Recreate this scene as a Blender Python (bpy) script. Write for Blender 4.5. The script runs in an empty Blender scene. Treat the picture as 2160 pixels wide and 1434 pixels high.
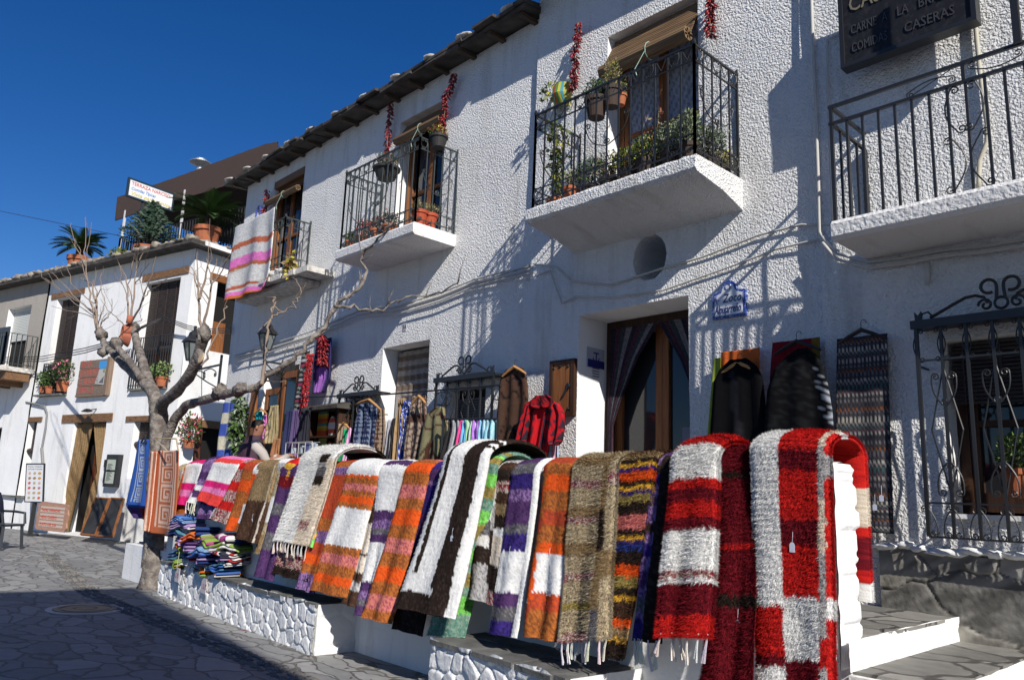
import bpy, math, random
import numpy as np
from math import sin, cos, pi, radians
from mathutils import Matrix, Vector
random.seed(7); RNG = np.random.default_rng(7)
S = bpy.context.scene
COL = S.collection
# ------------------------------------------------------------ camera
R3 = np.array([[0.688, 0.115, 0.717], [0.725, -0.161, -0.670], [0.038, 0.980, -0.194]])
def _basis():
    f = 1647.
    up = np.array([326., 8317., -f]); up /= np.linalg.norm(up)
    d = np.array([-1580., -261., -f]); d /= np.linalg.norm(d)
    m = d-(d@up)*up; m /= np.linalg.norm(m)
    X = -m; Y = np.cross(up, X)
    return np.array([X, Y, up])
R3 = _basis()
EYE = np.array([0, 0, 1.6])
cam = bpy.data.cameras.new('camera'); camo = bpy.data.objects.new('camera', cam); COL.objects.link(camo)
cam.sensor_width = 36; cam.lens = 1647/2160*36; cam.clip_start = .05; cam.clip_end = 2000
M = Matrix([list(R3[0])+[EYE[0]], list(R3[1])+[EYE[1]], list(R3[2])+[EYE[2]], [0, 0, 0, 1]])
camo.matrix_world = M
S.camera = camo
# ------------------------------------------------------------ light
SUN = np.array([.763, -.297, .574]); SUN /= np.linalg.norm(SUN)
w = bpy.data.worlds.new('World'); S.world = w; w.use_nodes = True
nt = w.node_tree; nt.nodes.clear()
sky = nt.nodes.new('ShaderNodeTexSky'); sky.sky_type = 'NISHITA'; sky.sun_disc = False
sky.sun_elevation = math.asin(SUN[2]); sky.sun_rotation = math.atan2(SUN[0], SUN[1])
sky.altitude = 1400; sky.air_density = 1.0; sky.dust_density = 0.4; sky.ozone_density = 3.2
bg = nt.nodes.new('ShaderNodeBackground'); bg.inputs[1].default_value = .082
ow = nt.nodes.new('ShaderNodeOutputWorld')
hs = nt.nodes.new('ShaderNodeHueSaturation'); hs.inputs['Saturation'].default_value = 1.34; hs.inputs['Hue'].default_value = .512; nt.links.new(sky.outputs[0], hs.inputs['Color']); nt.links.new(hs.outputs[0], bg.inputs[0]); nt.links.new(bg.outputs[0], ow.inputs[0])
sl = bpy.data.lights.new('sun', 'SUN'); sl.energy = 4.8; sl.angle = radians(.5); sl.color = (1, .95, .88)
so = bpy.data.objects.new('sun', sl); COL.objects.link(so)
so.rotation_euler = Vector(SUN).to_track_quat('Z', 'Y').to_euler()
so.location = (5, -5, 20)
S.view_settings.view_transform = 'Standard'; S.view_settings.look = 'None'
S.view_settings.exposure = 0.24; S.view_settings.gamma = 1
# ------------------------------------------------------------ helpers
def A(*a): return np.array(a, float)
def ray(x, y): return R3@A((x-1080)/1647., (717-y)/1647., -1.)
class Fr:
    """vertical working plane: origin O, u along it, n out of it, z up"""
    def __init__(s, O, u, n): s.O = A(*O); s.u = A(*u); s.n = A(*n)
    def at(s, u, n, z): return s.O+s.u*u+s.n*n+A(0, 0, z)
    def px(s, x, y, off=0.):
        r = ray(x, y); O = s.O+s.n*off
        t = ((O-EYE)@s.n)/(r@s.n); p = EYE+r*t
        return (p-s.O)@s.u, p[2]
    def p3(s, x, y, off=0.): u, z = s.px(x, y, off); return s.at(u, off, z)
def WY(Y): return Fr((0, Y, 0), (1, 0, 0), (0, -1, 0))
def onY(x, y, Y): r = ray(x, y); return EYE+r*(Y/r[1])
def onZ(x, y, Z): r = ray(x, y); return EYE+r*((Z-EYE[2])/r[2])
YA, YB, YC = 6.515, 6.45, 6.40
FA, FB, FC = WY(YA), WY(YB), WY(YC)
XB, XC, XAL = -6.62, -2.945, -15.35
YR = 4.6            # front of the terrace wall
ZT = .87            # terrace floor
WL = {}
def tag(o, label=None, cat=None, group=None, kind=None):
    if label: o['label'] = label
    if cat: o['category'] = cat
    if group: o['group'] = group
    if kind: o['kind'] = kind
    return o
def thing(name, label, cat, loc, group=None):
    o = bpy.data.objects.new(name, None); COL.objects.link(o); o.empty_display_size = .1
    o.location = tuple(loc); WL[o.name] = A(*loc)
    return tag(o, label, cat, group)
def link(name, me, parent=None, center=None):
    n = len(me.vertices); co = np.empty(n*3, np.float32); me.vertices.foreach_get('co', co); co = co.reshape(-1, 3)
    lo, hi = co.min(0), co.max(0)
    o0 = A((lo[0]+hi[0])/2, (lo[1]+hi[1])/2, lo[2]) if center is None else A(*center)
    co -= o0.astype(np.float32); me.vertices.foreach_set('co', co.ravel()); me.update()
    o = bpy.data.objects.new(name, me); COL.objects.link(o); WL[o.name] = o0
    if parent is not None: o.parent = parent; o.location = tuple(o0-WL[parent.name])
    else: o.location = tuple(o0)
    return o
class MB:
    def __init__(s): s.v = []; s.f = []; s.m = []; s.c = []; s.col = None
    def add(s, vs, fs, m=0):
        b = len(s.v); s.v.extend([tuple(map(float, p)) for p in vs])
        for f in fs: s.f.append(tuple(b+i for i in f)); s.m.append(m); s.c.append(s.col)
    def hexa(s, p, m=0):  # 8 points: bottom ring 0-3, top ring 4-7
        s.add(p, [(3, 2, 1, 0), (4, 5, 6, 7), (0, 1, 5, 4), (1, 2, 6, 5), (2, 3, 7, 6), (3, 0, 4, 7)], m)
    def box(s, F, u0, u1, n0, n1, z0, z1, m=0):
        s.hexa([F.at(u, n, z) for z in (z0, z1) for u, n in ((u0, n0), (u1, n0), (u1, n1), (u0, n1))], m)
    def bar(s, a, b, w, h=None, m=0, up=(0, 0, 1)):
        a, b = A(*a), A(*b); h = h or w; d = b-a; d /= max(np.linalg.norm(d), 1e-9)
        up = A(*up); x = np.cross(d, up)
        if np.linalg.norm(x) < 1e-3: x = np.cross(d, A(1, 0, 0))
        x /= np.linalg.norm(x); y = np.cross(x, d)
        s.hexa([q+x*i*w/2+y*j*h/2 for q in (a, b) for i, j in ((-1, -1), (1, -1), (1, 1), (-1, 1))], m)
    def tube(s, pts, r, n=6, m=0):
        P = [A(*p) for p in pts]; k = len(P); r = [r]*k if np.isscalar(r) else list(r)
        vs = []; ref = None
        for i in range(k):
            d = P[min(i+1, k-1)]-P[max(i-1, 0)]; l = np.linalg.norm(d); d = d/l if l > 1e-9 else A(0, 0, 1)
            if ref is None:
                ref = np.cross(d, A(0, 0, 1))
                if np.linalg.norm(ref) < .1: ref = np.cross(d, A(1, 0, 0))
            ref = ref-d*(ref@d); ref /= max(np.linalg.norm(ref), 1e-9); q = np.cross(d, ref)
            for j in range(n):
                a = 2*pi*j/n; vs.append(P[i]+(ref*cos(a)+q*sin(a))*r[i])
        fs = [(i*n+j, i*n+(j+1) % n, (i+1)*n+(j+1) % n, (i+1)*n+j) for i in range(k-1) for j in range(n)]
        fs += [tuple(range(n))[::-1], tuple((k-1)*n+j for j in range(n))]
        s.add(vs, fs, m)
    def lathe(s, c, prof, n=16, m=0, axis=None):
        c = A(*c); vs = []
        for r, z in prof:
            for j in range(n):
                a = 2*pi*j/n; vs.append(c+A(r*cos(a), r*sin(a), z))
        fs = [(i*n+j, i*n+(j+1) % n, (i+1)*n+(j+1) % n, (i+1)*n+j) for i in range(len(prof)-1) for j in range(n)]
        fs += [tuple(range(n))[::-1], tuple((len(prof)-1)*n+j for j in range(n))]
        s.add(vs, fs, m)
    def prism(s, F, pts, n0, n1, m=0):
        k = len(pts); vs = [F.at(u, n0, z) for u, z in pts]+[F.at(u, n1, z) for u, z in pts]
        fs = [tuple(range(k))[::-1], tuple(range(k, 2*k))]+[(i, (i+1) % k, k+(i+1) % k, k+i) for i in range(k)]
        s.add(vs, fs, m)
    def blob(s, c, rad, seed=0, n=8, amp=.25, m=0):
        rr = random.Random(seed); c = A(*c); vs = []
        for i in range(n//2+1):
            t = pi*i/(n//2)
            for j in range(n):
                a = 2*pi*j/n; k = 1+amp*(rr.random()-.5)*2
                vs.append(c+A(sin(t)*cos(a)*rad[0], sin(t)*sin(a)*rad[1], cos(t)*rad[2])*k)
        fs = [(i*n+j, (i+1)*n+j, (i+1)*n+(j+1) % n, i*n+(j+1) % n) for i in range(n//2) for j in range(n)]
        s.add(vs, fs, m)
    def text(s, F, body, u, z, size, n=.004, m=0, slant=0., shear=0., thick=.003, align='LEFT', xs=1.):
        cu = bpy.data.curves.new('t', 'FONT'); cu.body = body; cu.size = size; cu.extrude = thick
        cu.shear = shear; cu.align_x = align; cu.resolution_u = 2
        ob = bpy.data.objects.new('t', cu); COL.objects.link(ob)
        dg = bpy.context.evaluated_depsgraph_get(); ev = ob.evaluated_get(dg); me = ev.to_mesh()
        vs = [F.at(u+v.co.x*xs*cos(slant)-v.co.y*sin(slant), n+v.co.z, z+v.co.y*cos(slant)+v.co.x*xs*sin(slant)) for v in me.vertices]
        fs = [tuple(p.vertices) for p in me.polygons]
        ev.to_mesh_clear(); bpy.data.objects.remove(ob); bpy.data.curves.remove(cu)
        s.add(vs, fs, m)
    def build(s, name, mats, parent=None, smooth=False, center=None):
        me = bpy.data.meshes.new(name); me.from_pydata(s.v, [], s.f)
        if not isinstance(mats, (list, tuple)): mats = [mats]
        for x in mats: me.materials.append(x)
        me.polygons.foreach_set('material_index', s.m)
        if smooth: me.polygons.foreach_set('use_smooth', [True]*len(s.f))
        if any(c is not None for c in s.c):
            at = me.color_attributes.new('Col', 'FLOAT_COLOR', 'CORNER')
            buf = []
            for f, c in zip(s.f, s.c):
                c = (.5, .5, .5) if c is None else c
                buf.extend([c[0], c[1], c[2], 1.]*len(f))
            at.data.foreach_set('color', buf)
        me.validate(); me.update()
        return link(name, me, parent, center)
def npmesh(name, V, Q, colv, mat, parent=None, smooth=True, T=None, center=None):
    """quads Q (and tris T) from numpy arrays with vertex colours"""
    me = bpy.data.meshes.new(name); V = np.asarray(V, np.float32)
    Q = np.asarray(Q, np.int32).reshape(-1, 4); T = np.zeros((0, 3), np.int32) if T is None else np.asarray(T, np.int32)
    me.vertices.add(len(V)); me.vertices.foreach_set('co', V.ravel())
    nl = Q.size+T.size; me.loops.add(nl); me.loops.foreach_set('vertex_index', np.concatenate([Q.ravel(), T.ravel()]))
    me.polygons.add(len(Q)+len(T))
    st = np.concatenate([np.arange(len(Q))*4, Q.size+np.arange(len(T))*3]).astype(np.int32)
    me.polygons.foreach_set('loop_start', st)
    me.polygons.foreach_set('loop_total', np.concatenate([np.full(len(Q), 4), np.full(len(T), 3)]).astype(np.int32))
    if smooth: me.polygons.foreach_set('use_smooth', np.concatenate([np.ones(len(Q), bool), np.zeros(len(T), bool)]))
    me.materials.append(mat)
    if colv is not None:
        at = me.color_attributes.new('Col', 'FLOAT_COLOR', 'POINT')
        at.data.foreach_set('color', np.concatenate([colv, np.ones((len(V), 1))], 1).astype(np.float32).ravel())
    me.update(calc_edges=True); me.validate()
    return link(name, me, parent, center)
# ------------------------------------------------------------ materials
def mat(name, col=None, rough=.8, metal=0., spec=.3, noise=None, bump=None, attr=False, extra=None, sheen=0.):
    """noise=(scale, colour2, contrast lo, hi); bump=(scale, strength, dist, detail)"""
    m = bpy.data.materials.new(name); m.use_nodes = True; t = m.node_tree; N = t.nodes; L = t.links
    b = N['Principled BSDF']; b.inputs['Roughness'].default_value = rough; b.inputs['Metallic'].default_value = metal
    b.inputs['Specular IOR Level'].default_value = spec
    if sheen: b.inputs['Sheen Weight'].default_value = sheen
    if col is not None: b.inputs['Base Color'].default_value = (*col, 1)
    tc = N.new('ShaderNodeTexCoord'); vec = tc.outputs['Object']
    if attr:
        a = N.new('ShaderNodeAttribute'); a.attribute_name = 'Col'; L.new(a.outputs['Color'], b.inputs['Base Color'])
    if noise:
        n = N.new('ShaderNodeTexNoise'); n.inputs['Scale'].default_value = noise[0]; n.inputs['Detail'].default_value = 6
        L.new(vec, n.inputs['Vector'])
        mr = N.new('ShaderNodeMapRange'); mr.inputs[1].default_value = noise[2]; mr.inputs[2].default_value = noise[3]
        L.new(n.outputs['Fac'], mr.inputs[0])
        mx = N.new('ShaderNodeMix'); mx.data_type = 'RGBA'
        mx.inputs[6].default_value = (*col, 1); mx.inputs[7].default_value = (*noise[1], 1)
        L.new(mr.outputs[0], mx.inputs[0]); L.new(mx.outputs[2], b.inputs['Base Color'])
        m['mix'] = 1
    if bump:
        n2 = N.new('ShaderNodeTexNoise'); n2.inputs['Scale'].default_value = bump[0]; n2.inputs['Detail'].default_value = bump[3]
        L.new(vec, n2.inputs['Vector'])
        bp = N.new('ShaderNodeBump'); bp.inputs['Strength'].default_value = bump[1]; bp.inputs['Distance'].default_value = bump[2]
        L.new(n2.outputs['Fac'], bp.inputs['Height']); L.new(bp.outputs[0], b.inputs['Normal'])
    if extra: extra(m, N, L, b, vec)
    return m
def wood(name, c1, c2, axis=2, rough=.6, scale=9):
    def ex(m, N, L, b, vec):
        mp = N.new('ShaderNodeMapping'); sc = [scale*4]*3; sc[axis] = scale*.25; mp.inputs['Scale'].default_value = sc
        L.new(vec, mp.inputs[0]); n = N.new('ShaderNodeTexNoise'); n.inputs['Detail'].default_value = 5; n.inputs['Scale'].default_value = 1
        L.new(mp.outputs[0], n.inputs['Vector'])
        mr = N.new('ShaderNodeMapRange'); mr.inputs[1].default_value = .35; mr.inputs[2].default_value = .65; L.new(n.outputs['Fac'], mr.inputs[0])
        mx = N.new('ShaderNodeMix'); mx.data_type = 'RGBA'; mx.inputs[6].default_value = (*c1, 1); mx.inputs[7].default_value = (*c2, 1)
        L.new(mr.outputs[0], mx.inputs[0]); L.new(mx.outputs[2], b.inputs['Base Color'])
        bp = N.new('ShaderNodeBump'); bp.inputs['Strength'].default_value = .4; bp.inputs['Distance'].default_value = .005
        L.new(n.outputs['Fac'], bp.inputs['Height']); L.new(bp.outputs[0], b.inputs['Normal'])
    return mat(name, c1, rough, extra=ex)
def stucco(name, col, scale, dist, col2=None, strength=1.):
    def ex(m, N, L, b, vec):
        v = N.new('ShaderNodeTexVoronoi'); v.inputs['Scale'].default_value = scale; v.feature = 'SMOOTH_F1'
        n = N.new('ShaderNodeTexNoise'); n.inputs['Scale'].default_value = scale*.9; n.inputs['Detail'].default_value = 3
        d = N.new('ShaderNodeTexNoise'); d.inputs['Scale'].default_value = scale*.5
        va = N.new('ShaderNodeVectorMath'); va.operation = 'MULTIPLY_ADD'; va.inputs[1].default_value = (.05,)*3
        L.new(vec, d.inputs['Vector']); L.new(d.outputs['Color'], va.inputs[0]); L.new(vec, va.inputs[2])
        L.new(va.outputs[0], v.inputs['Vector']); L.new(vec, n.inputs['Vector'])
        ma = N.new('ShaderNodeMath'); ma.operation = 'MULTIPLY_ADD'; ma.inputs[1].default_value = -.55
        L.new(v.outputs['Distance'], ma.inputs[0]); L.new(n.outputs['Fac'], ma.inputs[2])
        bp = N.new('ShaderNodeBump'); bp.inputs['Strength'].default_value = strength; bp.inputs['Distance'].default_value = dist
        L.new(ma.outputs[0], bp.inputs['Height'])
        n3 = N.new('ShaderNodeTexNoise'); n3.inputs['Scale'].default_value = 1.1; n3.inputs['Detail'].default_value = 5; L.new(vec, n3.inputs['Vector'])
        bp2 = N.new('ShaderNodeBump'); bp2.inputs['Distance'].default_value = .05; bp2.inputs['Strength'].default_value = .5
        L.new(n3.outputs['Fac'], bp2.inputs['Height']); L.new(bp2.outputs[0], bp.inputs['Normal']); L.new(bp.outputs[0], b.inputs['Normal'])
        n4 = N.new('ShaderNodeTexNoise'); n4.inputs['Scale'].default_value = .8; n4.inputs['Detail'].default_value = 9; n4.inputs['Roughness'].default_value = .7
        mp = N.new('ShaderNodeMapping'); mp.inputs['Scale'].default_value = (4.5, 1, .6); L.new(vec, mp.inputs[0]); L.new(mp.outputs[0], n4.inputs['Vector'])
        mr = N.new('ShaderNodeMapRange'); mr.inputs[1].default_value = .52; mr.inputs[2].default_value = .80; mr.inputs[4].default_value = .9; L.new(n4.outputs['Fac'], mr.inputs[0])
        mx = N.new('ShaderNodeMix'); mx.data_type = 'RGBA'; mx.inputs[6].default_value = (*col, 1); mx.inputs[7].default_value = (*(col2 or [col[0]*.64, col[1]*.62, col[2]*.58]), 1)
        L.new(mr.outputs[0], mx.inputs[0]); L.new(mx.outputs[2], b.inputs['Base Color'])
    return mat(name, col, .92, extra=ex, spec=.15)
WHITE = (.80, .80, .79)
m_stucA = stucco('stucco rough', WHITE, 52, .027)
m_stucB = stucco('stucco coarse', WHITE, 54, .030)
m_plaster = stucco('smooth white plaster', WHITE, 30, .005)
m_plaster_g = stucco('weathered grey render', (.36, .33, .29), 22, .008, (.24, .21, .18))
m_slabw = stucco('white slab', (.74, .73, .71), 40, .01, (.5, .48, .45))
m_iron = mat('black painted iron', (.018, .019, .021), .42, spec=.5)
m_irong = mat('grey green iron', (.035, .045, .045), .5, spec=.5)
m_wood = wood('honey wood', (.27, .105, .032), (.17, .06, .02))
m_woodh = wood('honey wood across', (.27, .105, .032), (.17, .06, .02), axis=0)
m_woodd = wood('dark stained wood', (.06, .026, .012), (.03, .014, .008))
m_lintel = wood('weathered lintel', (.24, .13, .06), (.12, .065, .035), axis=0)
m_lintelr = wood('old roof timber', (.10, .07, .045), (.05, .035, .025), axis=1)
m_dark = mat('dark interior', (.012, .011, .01), .9)  # near-black back panels, the shade of the rooms put into their colour
m_glass = mat('window glass', (.02, .022, .025), .06, spec=.6)
m_slate = mat('slate slab', (.17, .165, .15), .75, noise=(5, (.085, .085, .08), .35, .7), bump=(14, .6, .02, 8))
m_slated = mat('dark roof slate', (.09, .08, .07), .8, noise=(4, (.04, .036, .032), .35, .65), bump=(20, .6, .01, 6))
m_mortar = mat('white mortar', (.62, .60, .55), .95, noise=(9, (.35, .32, .28), .45, .7), bump=(25, .8, .02, 6))
m_terra = mat('terracotta', (.42, .13, .055), .8, noise=(9, (.3, .12, .07), .4, .7))
m_bark = mat('bark', (.26, .23, .20), .95, noise=(9, (.11, .092, .08), .38, .62), bump=(28, 1, .035, 9))
m_twig = mat('twig bark', (.25, .19, .145), .9)
m_cable = mat('white cable', (.52, .51, .48), .6)
m_cabled = mat('black cable', (.03, .03, .032), .6)
m_col = mat('dyed cloth', rough=.95, attr=True, spec=.1, bump=(160, .5, .004, 2))
m_yarn = mat('rug yarn', rough=1., attr=True, spec=.05, bump=(120, .7, .006, 2))
m_paint = mat('coloured paint', rough=.6, attr=True, spec=.3)
m_leaf = mat('leaves', rough=.55, attr=True, spec=.35)
m_reed = None
# ============================================================ ground and street
def flag_extra(scale, c1, c2, seam, dist=.02, sy=1.6):
    def ex(m, N, L, b, vec):
        d = N.new('ShaderNodeTexNoise'); d.inputs['Scale'].default_value = 1.7; d.inputs['Detail'].default_value = 3; L.new(vec, d.inputs['Vector'])
        va = N.new('ShaderNodeVectorMath'); va.operation = 'MULTIPLY_ADD'; va.inputs[1].default_value = (.55,)*3
        L.new(d.outputs['Color'], va.inputs[0]); L.new(vec, va.inputs[2])
        mp = N.new('ShaderNodeMapping'); mp.inputs['Scale'].default_value = (1, sy, 1); L.new(va.outputs[0], mp.inputs[0])
        v = N.new('ShaderNodeTexVoronoi'); v.feature = 'DISTANCE_TO_EDGE'; v.inputs['Scale'].default_value = scale; L.new(mp.outputs[0], v.inputs['Vector'])
        vc = N.new('ShaderNodeTexVoronoi'); vc.inputs['Scale'].default_value = scale; L.new(mp.outputs[0], vc.inputs['Vector'])
        n = N.new('ShaderNodeTexNoise'); n.inputs['Scale'].default_value = 9; n.inputs['Detail'].default_value = 8; L.new(vec, n.inputs['Vector'])
        hs = N.new('ShaderNodeSeparateColor'); L.new(vc.outputs['Color'], hs.inputs[0])
        m1 = N.new('ShaderNodeMath'); m1.operation = 'MULTIPLY_ADD'; m1.inputs[1].default_value = .5; L.new(hs.outputs[0], m1.inputs[0])
        m2 = N.new('ShaderNodeMath'); m2.operation = 'MULTIPLY'; m2.inputs[1].default_value = .6; L.new(n.outputs['Fac'], m2.inputs[0]); L.new(m2.outputs[0], m1.inputs[2])
        mx = N.new('ShaderNodeMix'); mx.data_type = 'RGBA'; mx.inputs[6].default_value = (*c1, 1); mx.inputs[7].default_value = (*c2, 1); L.new(m1.outputs[0], mx.inputs[0])
        mr = N.new('ShaderNodeMapRange'); mr.inputs[1].default_value = .02; mr.inputs[2].default_value = .055; L.new(v.outputs['Distance'], mr.inputs[0])
        m3 = N.new('ShaderNodeMix'); m3.data_type = 'RGBA'; m3.inputs[6].default_value = (*seam, 1); L.new(mr.outputs[0], m3.inputs[0]); L.new(mx.outputs[2], m3.inputs[7])
        L.new(m3.outputs[2], b.inputs['Base Color'])
        m4 = N.new('ShaderNodeMath'); m4.operation = 'MULTIPLY_ADD'; m4.inputs[1].default_value = .5; L.new(n.outputs['Fac'], m4.inputs[0]); L.new(mr.outputs[0], m4.inputs[2])
        bp = N.new('ShaderNodeBump'); bp.inputs['Strength'].default_value = .8; bp.inputs['Distance'].default_value = dist
        L.new(m4.outputs[0], bp.inputs['Height']); L.new(bp.outputs[0], b.inputs['Normal'])
    return ex
m_flag = mat('street flagstones', (.15, .15, .15), .7, extra=flag_extra(1.75, (.12, .12, .122), (.34, .335, .32), (.135, .128, .115), .018, 2.4), spec=.35)
m_tread = mat('slate treads', (.15, .15, .14), .7, extra=flag_extra(1.9, (.07, .07, .065), (.33, .315, .28), (.07, .066, .06), .014, 1.3), spec=.4)
m_wains = mat('stone cladding', (.2, .19, .17), .8, extra=flag_extra(1.5, (.13, .12, .10), (.30, .275, .23), (.08, .075, .065), .03), spec=.3)
b = MB(); b.hexa([(-400, -400, -.5), (400, -400, -.5), (400, 400, -.5), (-400, 400, -.5), (-400, -400, 0), (400, -400, 0), (400, 400, 0), (-400, 400, 0)])
tag(b.build('street', m_flag, center=(0, 0, 0)), kind='structure')
# pebble channel running across the street
b = MB(); rr = random.Random(3)
for i in range(1500):
    t = rr.random(); lane = rr.choice([0, 1, 2]); u = -19+t*15
    y = 3.55+.10*lane-.012*(u+12) + rr.uniform(-.03, .03)
    if u < -12.5: y += (-(u+12.5))*.14
    s_ = rr.uniform(.025, .045)
    b.blob((u, y, 0.002), (s_*1.2, s_*.8, s_*.35), i, 6, .2)
tag(b.build('cobble_channel', mat('pebbles', (.2, .185, .16), .8, noise=(3, (.1, .1, .1), .4, .6)), smooth=True), kind='structure')
# ledge builder: rubble masonry painted white, real relief
def vnoise(x, y, seed):
    xi = np.floor(x).astype(int); yi = np.floor(y).astype(int); xf = x-xi; yf = y-yi
    h = lambda a, b_: (np.sin(a*127.1+b_*311.7+seed*74.7)*43758.5453) % 1.
    xf = xf*xf*(3-2*xf); yf = yf*yf*(3-2*yf)
    return (h(xi, yi)*(1-xf)+h(xi+1, yi)*xf)*(1-yf)+(h(xi, yi+1)*(1-xf)+h(xi+1, yi+1)*xf)*yf
def rubble(F, u0, u1, z0, z1, n0, size, relief, seed, step=.014, ax=1.25, ragged=0., ids=False, sharp=.30):
    rg = np.random.default_rng(seed)
    nu = max(2, int((u1-u0)/step)); nz = max(2, int((z1-z0)/step))
    U, Z = np.meshgrid(np.linspace(u0, u1, nu+1), np.linspace(z0, z1, nz+1), indexing='ij')
    gx = np.arange(u0-size*2, u1+size*2, size*ax); gz = np.arange(z0-size*2, z1+size*2, size*.85)
    sx, sz = np.meshgrid(gx, gz, indexing='ij'); sx = sx+(np.arange(sz.shape[1]) % 2)[None]*size*.6
    sx = (sx+rg.uniform(-.36, .36, sx.shape)*size).ravel(); sz = (sz+rg.uniform(-.33, .33, sz.shape)*size).ravel()
    tilt = rg.uniform(-1, 1, (len(sx), 2)); hh = rg.uniform(.45, 1., len(sx))
    uu = U.ravel()+(vnoise(U.ravel()*9, Z.ravel()*9, 1)-.5)*.05; zz = Z.ravel()+(vnoise(U.ravel()*9, Z.ravel()*9, 2)-.5)*.05
    D = np.empty((len(uu), len(sx)), np.float32)
    D = np.hypot((uu[:, None]-sx[None])/ax, zz[:, None]-sz[None])
    i1 = D.argmin(1); d1 = D.min(1); D[np.arange(len(uu)), i1] = 9; d2 = D.min(1)
    e = np.clip((d2-d1)/(size*sharp), 0, 1); e = 1-(1-e)**2.2
    h = relief*e*(hh[i1]+.35*(tilt[i1, 0]*(uu-sx[i1])+tilt[i1, 1]*(zz-sz[i1]))/size)+.006*(vnoise(uu*40, zz*40, 5)-.5)
    h = n0+h.reshape(U.shape)
    if ragged: Z = Z+(Z-z0)/(z1-z0)*ragged*(vnoise(U*6, U*0, 8)-.5)
    V = F.O+F.u*U[..., None]+F.n*h[..., None]+A(0, 0, 1)*Z[..., None]
    idx = np.arange((nu+1)*(nz+1)).reshape(nu+1, nz+1)
    Q = np.stack([idx[:-1, :-1], idx[1:, :-1], idx[1:, 1:], idx[:-1, 1:]], -1).reshape(-1, 4)
    if ids: return V.reshape(-1, 3), Q, i1, e, len(sx)
    return V.reshape(-1, 3), Q
m_rub = mat('whitewashed rubble', (.74, .74, .73), .9, noise=(5, (.5, .5, .49), .55, .8), bump=(45, .6, .008, 6), spec=.15)
def ledge(label, a, c, z, yback, size, seed, group=None):
    a = A(*a, 0); c = A(*c, 0); L_ = np.linalg.norm(c-a); u = (c-a)/L_; n = A(u[1], -u[0], 0)
    F = Fr(a, u, n)
    t = thing('stone_bench', label, 'stone bench', (a+c)/2, 'white rubble benches along the terrace wall')
    V, Q = rubble(F, 0, L_, 0, z, 0, size, .036, seed, ragged=.04, sharp=.17, step=.011)
    npmesh('rubble_face', V, Q, None, m_rub, t, True)
    E = Fr(c, -n, u)  # end facing along the street
    V, Q = rubble(E, 0, yback-c[1]+.02, 0, z, 0, .3, .018, seed+1, ax=2.)
    npmesh('rubble_end', V, Q, None, m_rub, t, True)
    b = MB(); b.hexa([(*a[:2], 0), (*c[:2], 0), (c[0], yback+.05, 0), (a[0], yback+.05, 0), (*a[:2], z-.03), (*c[:2], z-.03), (c[0], yback+.05, z-.03), (a[0], yback+.05, z-.03)])
    b.build('core', m_plaster, t)
    # slate top made of irregular slabs
    b = MB(); rr = random.Random(seed); x = 0
    while x < L_:
        w_ = rr.uniform(.35, .8); x2 = min(L_, x+w_)
        p0 = a+u*(x+.008); p1 = a+u*(x2-.008); mid = rr.uniform(.5, .62)
        f0 = p0+n*rr.uniform(.015, .05); f1 = p1+n*rr.uniform(.015, .05); y0 = yback
        def yb(p, k): return A(p[0], p[1]+(y0-p[1])*k, 0)
        for q0, q1, q2, q3 in ((f0, f1, yb(p1, mid), yb(p0, mid)), (yb(p0, mid)+A(0, .012, 0), yb(p1, mid)+A(0, .012, 0), A(p1[0], y0, 0), A(p0[0], y0, 0))):
            zt = z+rr.uniform(-.006, .006)
            b.hexa([A(q[0], q[1], zt-.035) for q in (q0, q1, q2, q3)]+[A(q[0], q[1], zt) for q in (q0, q1, q2, q3)])
        x = x2
    b.build('slate_top', m_slate, t)
    return t
ledge('long white rubble bench with grey slate top carrying the folded mats', (-12.05, 4.46), (-7.10, 4.17), .47, YR, .15, 11)
ledge('short white rubble bench at the bottom edge under the shaggy rugs', (-5.12, 4.06), (-3.55, 3.93), .47, YR, .15, 12)
# terrace and steps
b = MB(); b.box(WY(0), -9, -2.045, -YC+.0, -YR-.02, 0, ZT-.02); b.box(WY(0), -14.2, -9.003, -YC, -YR-.02, 0, .56)
b.build('terrace_fill', m_plaster)
bpy.data.objects['terrace_fill']['kind'] = 'structure'; bpy.data.objects['terrace_fill'].name = 'terrace'
b = MB(); b.box(WY(0), -9.01, -2.03, -6.6, -YR-.24, ZT-.02, ZT); b.box(WY(0), -14.25, -9.013, -6.6, -YR-.24, .56, .58)
tag(b.build('terrace_paving', m_tread), kind='structure')
b = MB(); bs = MB()
for k in range(6):
    z = ZT-.165*(k+1); x0 = -2.045+.5*k
    if z < .02: break
    bs.box(WY(0), x0, x0+.52, -6.5, -(YR-.02), 0, z-.02+.0, 0)
    b.box(WY(0), x0-.0, x0+.49, -6.5, -(YR+.03), z-.02, z+.001*k, 0)
st = bs.build('steps', m_plaster); tag(st, kind='structure')
st2 = b.build('step_treads', m_tread); tag(st2, kind='structure')
# white painted nosings, uneven like the limewashed edges in the street
for k in range(4):
    z = ZT-.165*k; x0 = -2.045+.5*k
    F = Fr((x0, YR-.04, 0), (0, 1, 0), (1, 0, 0))
    V, Q = rubble(F, 0, 1.86, z-.165, z+.003, .010, .5, .012, 30+k, step=.02, ax=3., ragged=.006)
    o = npmesh('step_riser', V, Q, None, m_plaster); tag(o, kind='structure')
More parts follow.
